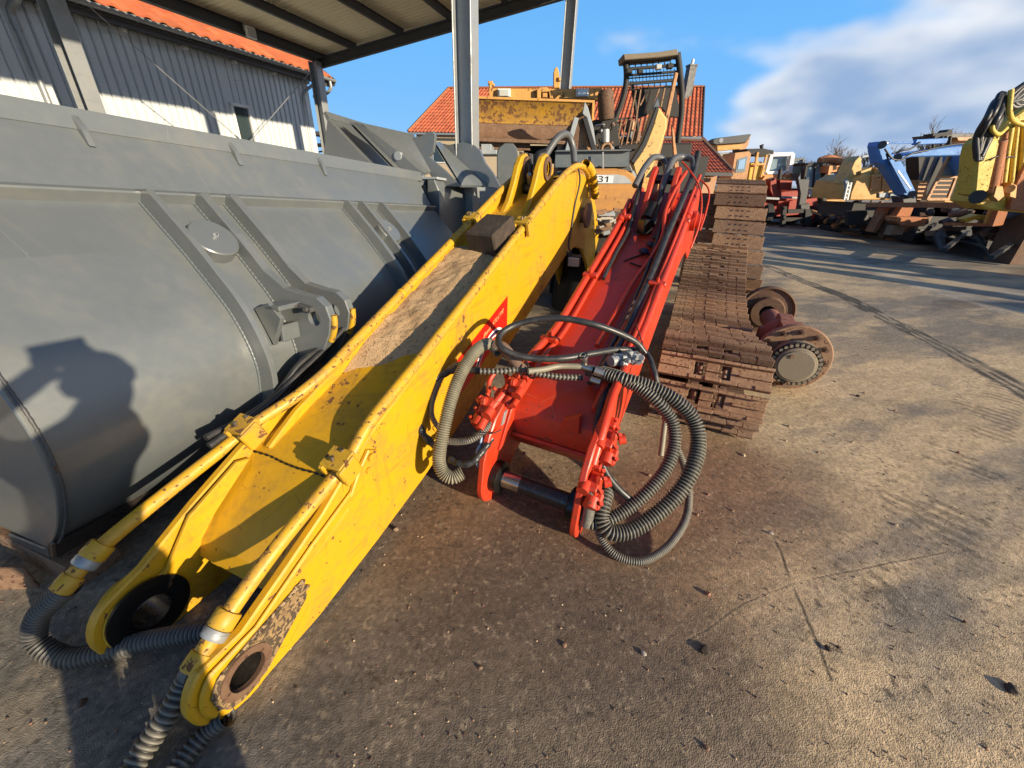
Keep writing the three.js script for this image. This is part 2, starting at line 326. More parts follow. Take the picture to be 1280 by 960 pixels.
M.dust = painted('dusty pale casting', 16, [0.21, 0.175, 0.125], { chip: 0.7, dirt: 0.6, rough: 0.85, n: 512, size: 0.8, dirtC: [0.20, 0.15, 0.10], rust: [0.12, 0.07, 0.04], bump: 0.003 });
M.white = painted('off white coated sheet', 14, [0.54, 0.575, 0.59], { chip: 0, dirt: 0.35, rough: 0.5, n: 512, size: 2.0, dirtC: [0.33, 0.33, 0.30], scratch: 6, scrC: [0.3, 0.3, 0.28] });
M.whitePaint = plain('white paint', [0.72, 0.71, 0.67], 0.5);
M.sheet = reuse(M.white, 'beige roof sheet', [1.62, 1.36, 0.96]);
M.render = painted('beige render', 15, [0.50, 0.39, 0.25], { chip: 0, dirt: 0.3, rough: 0.9, n: 512, size: 3, dirtC: [0.36, 0.28, 0.19], scratch: 0 });
M.pinkRender = reuse(M.render, 'pinkish render', [1.0, 0.72, 0.66]);
M.tile = new THREE.MeshStandardMaterial({ vertexColors: true, roughness: 0.8 }); M.tile.name = 'clay roof tiles';
M.glass = new THREE.MeshPhysicalMaterial({ roughness: 0.05, metalness: 0, transmission: 0.55, thickness: 0, ior: 1.5 }); M.glass.color.setRGB(0.42, 0.52, 0.55); M.glass.name = 'cab glass';
M.glassDark = plain('dark window glass', [0.03, 0.045, 0.05], 0.06, 0.0);
M.lampGlass = plain('lamp glass', [0.55, 0.55, 0.5], 0.12, 0.2);
M.tyre = plain('tyre rubber', [0.022, 0.021, 0.020], 0.85);
M.bark = plain('bare twigs', [0.16, 0.12, 0.085], 0.9);
M.skin = plain('skin', [0.45, 0.26, 0.18], 0.55); M.cloth = plain('dark blue jacket', [0.03, 0.035, 0.05], 0.9);
M.sand = (() => { const t = makeTex(512, (u, v) => { const a = fbp(u, v, 6, 61, 3), f = fbp(u, v, 90, 64, 2), s = fbp(u, v, 34, 67, 3); let c = mix3([0.34, 0.215, 0.105], [0.48, 0.325, 0.175], a); c = c.map((q) => q * (0.72 + 0.56 * f)); return mix3(c, [0.09, 0.05, 0.026], 0.5 * step(0.66, 0.76, s)); }, true, 0.5);
  const m = new THREE.MeshStandardMaterial({ map: t, roughness: 0.95, bumpMap: t, bumpScale: 0.009 }); m.name = 'coarse sand'; return m; })();

// ---------------------------------------------------------------- the yard
function segDist(px, pz, list) {
  let best = 1e9, at = 0, run = 0;
  for (let i = 0; i + 1 < list.length; i++) {
    const [ax, az] = list[i], [bx, bz] = list[i + 1], dx = bx - ax, dz = bz - az, l2 = dx * dx + dz * dz, t = clamp(((px - ax) * dx + (pz - az) * dz) / l2), d = Math.hypot(px - ax - dx * t, pz - az - dz * t);
    if (d < best) { best = d; at = run + t * Math.sqrt(l2); } run += Math.sqrt(l2);
  }
  return [best, at];
}
const flat = (list) => list.map(([x, y]) => { const p = G(x, y); return [p.x, p.z]; });
const JOINT = flat([[952, 330], [1000, 350], [1060, 373], [1110, 400], [1180, 435], [1290, 495], [1420, 570]]);
const CRACK = flat([[962, 662], [975, 690], [988, 725], [1003, 757], [1016, 790], [1040, 850]]);
const CRACK2 = flat([[860, 800], [930, 755], [1000, 728], [1080, 712], [1180, 690]]);
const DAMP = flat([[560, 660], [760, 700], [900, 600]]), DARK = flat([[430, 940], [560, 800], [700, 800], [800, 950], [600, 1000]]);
const TREADS = [flat([[1150, 760], [1190, 660], [1230, 560], [1260, 480]]), flat([[1060, 720], [1120, 640], [1180, 560], [1220, 500]])];
const STREAKS = [flat([[1000, 300], [1120, 345], [1300, 395]]), flat([[1010, 306], [1130, 352], [1310, 408]]), flat([[955, 315], [1080, 330], [1300, 372]]), flat([[950, 296], [1090, 322], [1290, 350]])];
function yard(x, z, near) {
  const w1 = fbm(x * 0.35 + 40, z * 0.35 + 40, 201, 4), w2 = fbm(x * 1.3 + 7, z * 1.3 + 90, 211, 4), w3 = fbm(x * 5 + 3, z * 5 + 60, 221, 4);
  const dist = Math.hypot(x, z), asphalt = [0.19, 0.160, 0.122], tan = [0.47, 0.345, 0.20], brown = [0.175, 0.10, 0.052], dark = [0.070, 0.056, 0.045];
  // dried mud lies in drifts stretched along the traffic
  const a = 0.35, s = x * Math.cos(a) - z * Math.sin(a), q = x * Math.sin(a) + z * Math.cos(a);
  const drift = fbm(s * 0.55 + 20, q * 1.3 + 30, 231, 5), drift2 = fbm(s * 2.0 + 50, q * 5.5 + 10, 241, 4);
  let mud = step(0.36, 0.62, 0.62 * drift + 0.42 * drift2);
  const right = step(0.2, 2.4, x + 0.35 * z + 1.5 + 1.2 * (w2 - 0.5));
  mud *= 0.25 + 0.75 * right; mud = Math.max(mud, 0.55 * right * step(0.3, 0.6, w1) * step(9, 5, dist));
  mud *= lerp(1, 0.55, step(6, 22, dist));
  let c = mix3(asphalt, tan, clamp(mud));
  c = mix3(c, [0.20, 0.19, 0.175], 0.35 * step(0.45, 0.8, w1) * step(5, 14, dist));
  let wet = 0;
  if (near) {
    const d1 = segDist(x, z, DAMP)[0] + 0.5 * (w2 - 0.5), b = step(1.05, 0.2, d1); c = mix3(c, brown, b * 0.9); wet = b * 0.3;
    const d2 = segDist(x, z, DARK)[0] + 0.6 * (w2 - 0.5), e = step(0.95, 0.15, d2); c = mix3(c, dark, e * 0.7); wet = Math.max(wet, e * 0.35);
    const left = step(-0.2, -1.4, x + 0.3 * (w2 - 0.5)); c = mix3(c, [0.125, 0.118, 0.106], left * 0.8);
    const sand = step(0.66, 0.78, fbm(x * 2.1 + 8, z * 2.1, 255, 4)); c = mix3(c, [0.30, 0.24, 0.165], sand * 0.6 * step(0.5, -0.9, x + 0.3 * z + 0.8));
  }
  c = c.map((v) => v * (0.86 + 0.30 * w3 + 0.18 * (w2 - 0.5)));
  const puddle = step(0.60, 0.70, fbm(s * 0.22 + 70, q * 0.5 + 14, 261, 4)) * step(4.5, 7, dist) * step(30, 14, dist); c = c.map((v) => v * (1 - 0.45 * puddle)); wet = Math.max(wet, puddle);
  for (const st of STREAKS) { const [d] = segDist(x, z, st); const k = step(0.26, 0.03, d + 0.1 * (w2 - 0.5)) * (0.35 + 0.65 * step(0.35, 0.6, w3)); c = mix3(c, [0.36, 0.335, 0.29], 0.42 * k); }
  { const [d, t] = segDist(x, z, JOINT), r = d + 0.05 * (w3 - 0.5); const k = step(0.20, 0.14, Math.abs(r)), cells = step(0.30, 0.55, fbm(t * 3.2, d * 9, 271, 2)); c = mix3(c, [0.20, 0.175, 0.135], k * 0.45); c = mix3(c, [0.028, 0.025, 0.022], k * step(0.52, 0.62, cells) * 0.8 * step(0.35, 0.6, fbm(t * 1.1, 2, 279, 2) + 0.1)); const brk = step(0.36, 0.52, fbm(t * 4.5, d * 14 + 3, 277, 3)), e = step(0.045, 0.012, Math.abs(r - 0.11)) + step(0.045, 0.012, Math.abs(r)); c = mix3(c, [0.022, 0.02, 0.018], clamp(e) * 0.8 * brk); }
  let rut = 0;
  if (near) {
    for (const [list, wd] of [[CRACK, 0.010], [CRACK2, 0.005]]) { const [d] = segDist(x + 0.03 * (w3 - 0.5), z + 0.03 * (w2 - 0.5), list); c = mix3(c, [0.04, 0.03, 0.022], step(wd, wd * 0.2, d) * 0.9 * step(0.3, 0.5, fbm(x * 5, z * 5, 289, 3))); c = mix3(c, tan, 0.28 * step(wd * 1.6, wd * 0.6, Math.abs(d - wd * 1.8))); }
    for (const list of TREADS) { const [d, t] = segDist(x, z, list); const lug = step(0.25, 0.6, Math.sin(t * 62 + (d > 0.12 ? 1.4 : 0)) * 0.5 + 0.5) * step(0.17, 0.13, d) * step(0.46, 0.56, fbm(t * 1.2, 4, 281, 3) + 0.9 * (w3 - 0.5) + 0.5 * (w2 - 0.5)); rut = Math.max(rut, lug); }
    c = mix3(c, c.map((v) => v * 0.5), rut * 0.8);
    const bits = step(0.74, 0.77, fbm(x * 34, z * 34, 291, 3)) * step(0.45, 0.6, w3); c = mix3(c, [0.05, 0.036, 0.026], bits * 0.7); const pale = step(0.735, 0.78, fbm(x * 46 + 9, z * 46, 293, 2)); c = mix3(c, [0.42, 0.33, 0.22], pale * 0.35); const silt = fbm(s * 7, q * 26, 297, 4); c = c.map((v) => v * (0.80 + 0.40 * silt)); const stain = step(0.60, 0.66, fbm(x * 0.9 + 31, z * 0.9 + 8, 299, 5)); c = c.map((v) => v * (1 - 0.14 * stain));
    const grit = fbm(x * 62, z * 62, 295, 2); c = c.map((v) => v * (0.55 + 0.90 * grit)); 
  }
  return [c, wet];
}
function yardSheet(x0, z0, w, d, n, near) {
  const col = new Uint8Array(n * n * 4), rough = new Uint8Array(n / 2 * n / 2 * 4);
  for (let j = 0; j < n; j++) for (let i = 0; i < n; i++) {
    const [c, wet] = yard(x0 + (i + 0.5) / n * w, z0 + d - (j + 0.5) / n * d, near), o = (j * n + i) * 4;
    col[o] = enc(c[0]); col[o + 1] = enc(c[1]); col[o + 2] = enc(c[2]); col[o + 3] = 255;
    if (!(i & 1) && !(j & 1)) { const r = (j / 2 * n / 2 + i / 2) * 4; rough[r + 1] = 255 * clamp(0.92 - 0.5 * wet); rough[r + 3] = 255; }
  }
  const mk = (data, s) => { const t = new THREE.DataTexture(data, s, s, THREE.RGBAFormat, THREE.UnsignedByteType); t.magFilter = THREE.LinearFilter; t.minFilter = THREE.LinearMipmapLinearFilter; t.generateMipmaps = true; t.needsUpdate = true; return t; };
  const map = mk(col, n); map.colorSpace = THREE.SRGBColorSpace;
  return { map, rough: mk(rough, n / 2) };
}
{
  const grain = makeTex(1024, (u, v) => { const a = fbp(u, v, 170, 301, 2), b = fbp(u, v, 40, 305, 3), c = fbp(u, v, 8, 309, 3), k = clamp(0.62 * a + 0.24 * b + 0.14 * c); return [k, k, k]; }, false, 1);
  // the far yard and the land around it, out to the horizon
  const far = yardSheet(-30, -100, 110, 120, 1024, false);
  const g = new THREE.PlaneGeometry(110, 120).rotateX(-Math.PI / 2).translate(25, 0, -40);
  const b1 = grain.clone(); b1.repeat.set(110 / 2.5, 120 / 2.5); b1.needsUpdate = true;
  const m = new THREE.MeshStandardMaterial({ map: far.map, roughnessMap: far.rough, roughness: 1, bumpMap: b1, bumpScale: 0.007 }); m.name = 'worn asphalt';
  const ground = new THREE.Mesh(g, m); ground.name = 'ground'; ground.receiveShadow = true; scene.add(structure(ground));
  const land = new THREE.Mesh(new THREE.PlaneGeometry(1600, 1600, 4, 4).rotateX(-Math.PI / 2).translate(0, -0.02, -200), plain('open land', [0.12, 0.11, 0.07], 0.95)); land.name = 'terrain'; land.receiveShadow = true; scene.add(structure(land));
  // the yard round the standpoint
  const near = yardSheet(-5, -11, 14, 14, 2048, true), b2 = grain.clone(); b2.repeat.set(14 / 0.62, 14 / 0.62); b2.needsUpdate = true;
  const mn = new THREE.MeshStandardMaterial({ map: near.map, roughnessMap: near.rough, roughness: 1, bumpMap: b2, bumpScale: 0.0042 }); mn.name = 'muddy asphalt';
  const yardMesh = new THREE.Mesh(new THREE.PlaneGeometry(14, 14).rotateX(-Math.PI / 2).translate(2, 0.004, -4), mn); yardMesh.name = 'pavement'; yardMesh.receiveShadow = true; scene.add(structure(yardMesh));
  // loose grit and crumbs of mud
  const rr = rng(7), st = new THREE.IcosahedronGeometry(1, 0), N = 11000, pos = st.attributes.position;
  for (let i = 0; i < pos.count; i++) { const k = 0.75 + 0.5 * hash(Math.round(pos.getX(i) * 50), Math.round(pos.getY(i) * 50), Math.round(pos.getZ(i) * 50)); pos.setXYZ(i, pos.getX(i) * k, pos.getY(i) * k * 0.7, pos.getZ(i) * k); }
  st.computeVertexNormals();
  const grit = new THREE.InstancedMesh(st, plain('grit', [0.24, 0.18, 0.12], 0.9), N), q = new THREE.Quaternion(), mat = new THREE.Matrix4(), cc = new THREE.Color();
  for (let i = 0; i < N; i++) {
    const x = -2.6 + rr() * 6.4, z = 0.6 - Math.pow(rr(), 0.9) * 6.2, big = rr() > 0.985, s = big ? 0.006 + rr() * 0.012 : 0.0014 + Math.pow(rr(), 3) * 0.0042;
    q.setFromEuler(new THREE.Euler(rr() * 6, rr() * 6, rr() * 6)); mat.compose(V3(x, 0.004 + s * 0.3, z), q, V3(s * (0.8 + rr() * 0.6), s, s)); grit.setMatrixAt(i, mat);
    const k = rr(); cc.setRGB(...(k < 0.3 ? [0.3, 0.22, 0.2] : k < 0.72 ? [0.8 + 0.4 * rr(), 0.75, 0.7] : [1.9, 1.9, 1.8])); grit.setColorAt(i, cc);
  }
  // larger crumbs of dark mud and a few stones, each its own thing
  const crumb = (x, y, r, lab, m, seed) => { const p = G(x, y, 0), g = new THREE.IcosahedronGeometry(r, 2), q = g.attributes.position; for (let i = 0; i < q.count; i++) { const k = 0.62 + 0.76 * vn3(q.getX(i) / r * 1.7 + seed, q.getY(i) / r * 1.7, q.getZ(i) / r * 1.7); q.setXYZ(i, q.getX(i) * k * 1.3, q.getY(i) * k * 0.6, q.getZ(i) * k); } g.computeVertexNormals(); single('stone', lab, 'stone', toCreasedNormals(g.rotateY(seed).translate(p.x, 0.008 + r * 0.2, p.z), 0.7), m); };
  const mudM = plain('dark mud', [0.045, 0.032, 0.022], 0.9), stoneM = plain('pale stone', [0.34, 0.30, 0.25], 0.85);
  crumb(881, 814, 0.020, 'dark stone at the end of a scraped line on the ground below the hoses', mudM, 1); crumb(804, 818, 0.012, 'small pale stone left of the dark stone below the hoses', stoneM, 2); crumb(963, 668, 0.012, 'small pale stone at the upper end of the ground crack', stoneM, 3); crumb(1262, 862, 0.022, 'flat dark clod of mud near the lower right corner', mudM, 4); crumb(1034, 812, 0.013, 'dark crumb of mud right of the ground crack', mudM, 5);
  grit.name = 'gravel'; grit.castShadow = grit.receiveShadow = true; grit.userData = { kind: 'stuff', label: 'loose grit and crumbs of mud scattered over the yard', category: 'gravel' }; scene.add(grit);
}

// ---------------------------------------------------------------- the shed on the left, the canopy in front of it
const SH = 16.8, su = along(SH), sn = across(SH);
const C = (s, w, y) => su.clone().multiplyScalar(s).add(sn.clone().multiplyScalar(w)).setY(y);
function tileRoof(A, B, Cc, D, cols, rows, amp, seed, tone = [0.46, 0.125, 0.045]) {   // A, B eave; Cc, D ridge
  const n = B.clone().sub(A).cross(D.clone().sub(A)).normalize(); if (n.y < 0) n.negate();
  const pos = [], col = [], K = 5, at = (u, v, h) => A.clone().lerp(B, u).lerp(D.clone().lerp(Cc, u), v).addScaledVector(n, h);
  const wave = (t) => amp * (0.5 - 0.5 * Math.cos(t * 2 * Math.PI));
  const nor = [];
  for (let r = 0; r < rows; r++) for (let c = 0; c < cols; c++) {
    const q = 0.82 + 0.36 * hash(c, r, seed), g = 0.9 + 0.2 * hash(c, r, seed + 1), cc = [tone[0] * q, tone[1] * q * g, tone[2] * q * g];
    for (let k = 0; k < K; k++) {
      const u0 = (c + k / K) / cols, u1 = (c + (k + 1) / K) / cols, h0 = wave(k / K), h1 = wave((k + 1) / K), v0 = r / rows, v1 = (r + 1) / rows, lip = amp * 0.55;
      const a = at(u0, v0, h0 + lip), b = at(u1, v0, h1 + lip), e = at(u1, v1, h1), f = at(u0, v1, h0), a2 = at(u0, v0, h0 - lip * 0.4), b2 = at(u1, v0, h1 - lip * 0.4);
      for (const p of [a, b, e, a, e, f, a2, b2, b, a2, b, a]) { pos.push(p.x, p.y, p.z); col.push(...cc); }
    }
  }
  const g = new THREE.BufferGeometry(); g.setAttribute('position', new THREE.Float32BufferAttribute(pos, 3)); g.setAttribute('color', new THREE.Float32BufferAttribute(col, 3)); g.computeVertexNormals(); return g;
}
function roofMesh(name, geo, parent) {
  parent.updateWorldMatrix(true, false); geo.applyMatrix4(parent.matrixWorld.clone().invert());
  const m = new THREE.Mesh(geo, M.tile); m.name = name; m.castShadow = m.receiveShadow = true; parent.add(m); return m;
}
function hBeam(p, q, h, w, t, up) {                                          // rolled steel section from p to q
  const f = frameOf(p, q, up), L = p.distanceTo(q);
  return [chamferBox(w, t, L, 0.003).translate(0, h / 2 - t / 2, 0), chamferBox(w, t, L, 0.003).translate(0, -h / 2 + t / 2, 0), chamferBox(t * 0.8, h - 2 * t, L, 0.002)].map((g) => g.applyMatrix4(f));
}
{
  const S = (s, w, y) => C(s * 1.09, w - 0.87, y * 1.05);               // the shed stands well back from the canopy posts
  const shed = thing('shed', 'white metal clad shed with orange tiled roof behind the canopy posts', 'shed', S(8, -9.7, 0));
  part('wall', bar(S(-6, -9.85, 2.06), S(11.3, -9.85, 2.06), 0.4, 4.32, 0.01), M.white, shed);
  const board = fuse([chamferBox(0.022, 4.26, 0.157, 0.006), chamferBox(0.02, 4.26, 0.022, 0.006).translate(0.018, 0, 0.056)]);
  for (let i = 0; i < 100; i++) { const s = -4.9 + i * 0.162; if (s > 8.62 && s < 9.10) continue; if (s > 11.28) break; const b = new THREE.Mesh(board, M.white); b.name = 'cladding_panel'; b.castShadow = b.receiveShadow = true; b.rotation.y = -R(SH); b.position.copy(S(s, -9.635, 2.05)).sub(shed.position); shed.add(b); }
  part('cladding_panel', bar(S(8.86, -9.635, 3.66), S(8.86, -9.635, 3.665), 0.02, 0.9), M.white, shed);
  for (let i = 0; i < 3; i++) { const s = 8.68 + i * 0.162; part('cladding_panel', [bar(S(s - 0.07, -9.635, 3.66), S(s + 0.07, -9.635, 3.66), 0.022, 1.0)], M.white, shed); part('cladding_panel', [bar(S(s - 0.07, -9.635, 0.72), S(s + 0.07, -9.635, 0.72), 0.022, 1.48)], M.white, shed); }
  const win = part('window', [bar(S(8.60, -9.60, 2.3), S(8.66, -9.60, 2.3), 0.09, 1.84), bar(S(9.06, -9.60, 2.3), S(9.12, -9.60, 2.3), 0.09, 1.84), bar(S(8.6, -9.60, 3.16), S(9.12, -9.60, 3.16), 0.09, 0.07), bar(S(8.6, -9.585, 1.44), S(9.12, -9.585, 1.44), 0.14, 0.05)], M.whitePaint, shed);
  part('pane', bar(S(8.66, -9.62, 2.3), S(9.06, -9.62, 2.3), 0.02, 1.74), M.glassDark, win);
  const eave = (s, w, y) => S(s, w, y);
  const roofG = tileRoof(eave(-6, -9.28, 4.25), eave(11.95, -9.28, 4.25), eave(11.95, -13.4, 6.75), eave(-6, -13.4, 6.75), 64, 16, 0.055, 5);
  const roof = roofMesh('roof', roofG, shed);
  part('eave_board', bar(S(-6, -9.36, 4.17), S(11.9, -9.36, 4.17), 0.04, 0.28), M.darkSteel, shed);
  part('soffit', bar(S(-6, -9.5, 4.14), S(11.9, -9.5, 4.14), 0.42, 0.05), M.darkSteel, shed);
  part('fascia', bar(S(11.95, -9.2, 4.14), S(11.95, -13.4, 6.66), 0.05, 0.2), M.darkSteel, roof);
  { // half round gutter with brackets
    const g = []; const arc = []; for (let k = 0; k <= 10; k++) { const a = Math.PI * k / 10; arc.push([Math.cos(a) * 0.075, -Math.sin(a) * 0.075]); } for (let k = 10; k >= 0; k--) { const a = Math.PI * k / 10; arc.push([Math.cos(a) * 0.068, -Math.sin(a) * 0.068]); }
    const e = ext(arc, 19.6); e.applyMatrix4(new THREE.Matrix4().makeBasis(sn, UP, su.clone().negate()).setPosition(S(11.95, -9.2, 4.22))); g.push(e);
    part('gutter', g, M.galv, shed);
    for (let s = 5; s < 11.9; s += 0.9) part('gutter_bracket', sweep([0, 1, 2, 3, 4].map((k) => S(s, -9.21 + 0.08 * Math.cos(Math.PI * k / 4), 4.22 - 0.08 * Math.sin(Math.PI * k / 4))), 0.008, { n: 8, m: 5 }), M.galv, shed);
    for (let s = 5.6; s < 11.5; s += 1.12) part('rafter_end', bar(S(s, -9.64, 4.03), S(s, -9.5, 4.03), 0.09, 0.07), M.whitePaint, shed);
    part('downpipe', [sweep([S(11.75, -9.21, 4.15), S(11.75, -9.21, 4.0), S(11.70, -9.35, 3.86), S(11.36, -9.56, 3.72)], 0.045, { m: 10 }), sweep([S(11.2, -9.21, 4.15), S(11.2, -9.22, 4.06), S(11.1, -9.4, 3.9), S(11.0, -9.56, 3.74), S(11.0, -9.57, 0.1)], 0.04, { m: 10, n: 50 })], M.galv, shed);
    const a = W(17, 22, SH, -10.43), b = W(62, 131, SH, -10.43); a.y += 0.02;
    part('downpipe', [sweep([a, b.clone(), V3(b.x, 0.1, b.z)].map((p, i) => { const q = a.clone(); q.y = p.y; return q; }), 0.045, { m: 12, n: 30 }), sweep([a.clone().add(sn.clone().multiplyScalar(0.33)).setY(4.40), a.clone().add(sn.clone().multiplyScalar(0.3)).setY(4.22), a.clone().setY(4.05), a.clone().setY(3.8)], 0.055, { m: 12 })], M.galv, shed);
  }

  const can = thing('canopy', 'open steel canopy with corrugated roof on galvanised posts', 'canopy', C(8, -5.6, 0));
  const slope = 0.153, top = (w) => 4.66 + (w + 9) * slope, s0 = -2, s1 = 11.4;
  { // corrugated roof sheet, ribs running up the slope
    const pos = [], n = Math.round((s1 - s0) / 0.036), w0 = -9.08, w1 = -2.25, prof = (i) => [0, 0, 0.045, 0.045][i % 4];
    for (let i = 0; i < n; i++) {
      const a = s0 + i * 0.036, b = a + 0.036, ha = prof(i), hb = prof(i + 1), q = [C(a, w0, top(w0) + ha), C(a, w1, top(w1) + ha), C(b, w1, top(w1) + hb), C(b, w0, top(w0) + hb)];
      for (const k of [0, 1, 2, 0, 2, 3]) pos.push(q[k].x, q[k].y, q[k].z);
      for (const k of [0, 2, 1, 0, 3, 2]) pos.push(q[k].x, q[k].y + 0.006, q[k].z);
    }
    const g = new THREE.BufferGeometry(); g.setAttribute('position', new THREE.Float32BufferAttribute(pos, 3)); g.computeVertexNormals();
    part('roof_sheet', g, M.sheet, can);
  }
  for (const w of [-7.9, -6.5, -5.15, -3.8, -2.7]) part('purlin', hBeam(C(s0, w, top(w) - 0.085), C(s1 - 0.14, w, top(w) - 0.085), 0.16, 0.08, 0.012), M.darkSteel, can);
  part('eave_beam', hBeam(C(s0, -9, 4.54), C(s1, -9, 4.54), 0.22, 0.14, 0.016), M.darkSteel, can);
  part('eave_beam', hBeam(C(s0, -2.43, 5.55), C(s1 - 0.2, -2.43, 5.55), 0.27, 0.14, 0.016), M.darkSteel, can);
  for (const s of [-0.3, 5.5, 11.1]) part('rafter', hBeam(C(s, -9.1, top(-9.1) - 0.25), C(s, -2.35, top(-2.35) - 0.25), 0.2, 0.12, 0.014), M.darkSteel, can);
  part('verge_trim', bar(C(s1 + 0.03, -9.1, top(-9.1) - 0.02), C(s1 + 0.03, -2.25, top(-2.25) - 0.02), 0.03, 0.16), M.darkSteel, can);
  part('gutter', bar(C(s0, -2.2, top(-2.2) + 0.0), C(s1, -2.2, top(-2.2) + 0.0), 0.10, 0.10), M.galv, can);
  for (const [s, w, h] of [[-0.3, -9, 4.43], [5.42, -9, 4.43], [10.95, -9, 4.43], [-0.3, -2.43, 5.41], [5.64, -2.43, 5.41], [11.3, -2.36, 5.75]]) {
    const p = part('post', hBeam(C(s, w, 0.02), C(s, w, h), 0.24, 0.24, 0.016, sn), M.galv, can);
    part('base_plate', bar(C(s - 0.18, w, 0.016), C(s + 0.18, w, 0.016), 0.36, 0.03), M.galv, p);
  }
  for (const [a, b] of [[[5.5, 4.4], [10.9, 0.35]], [[10.88, 4.3], [5.5, 0.35]]]) {
    const p = C(a[0], -8.98, a[1]), q = C(b[0], -8.98, b[1]), m = p.clone().lerp(q, 0.46), m2 = p.clone().lerp(q, 0.56);
    part('brace_rod', [cyl(p, q, 0.009, 0.009, 6), cyl(m, m2, 0.018, 0.018, 8)], M.galv, can);
  }
  { const p = W(312, 41, SH, -8.86); const l = thing('floodlight', 'small white floodlight fixed to the canopy eave beam', 'floodlight', p);
    const m = new THREE.Matrix4().makeBasis(su, UP, sn).setPosition(p);
    part('housing', [box(0.24, 0.2, 0.06, 0, 0, 0.03), ...[-0.08, -0.04, 0, 0.04, 0.08].map((x) => box(0.012, 0.18, 0.04, x, 0, -0.01))].map((g) => g.applyMatrix4(m)), M.whitePaint, l); part('lens', box(0.2, 0.16, 0.012, 0, 0, 0.064).applyMatrix4(m), M.lampGlass, l); part('bracket', [box(0.26, 0.02, 0.03, 0, 0.12, 0.0), box(0.02, 0.12, 0.03, 0.13, 0.06, 0), box(0.02, 0.12, 0.03, -0.13, 0.06, 0)].map((g) => g.applyMatrix4(m)), M.galv, l); }
}

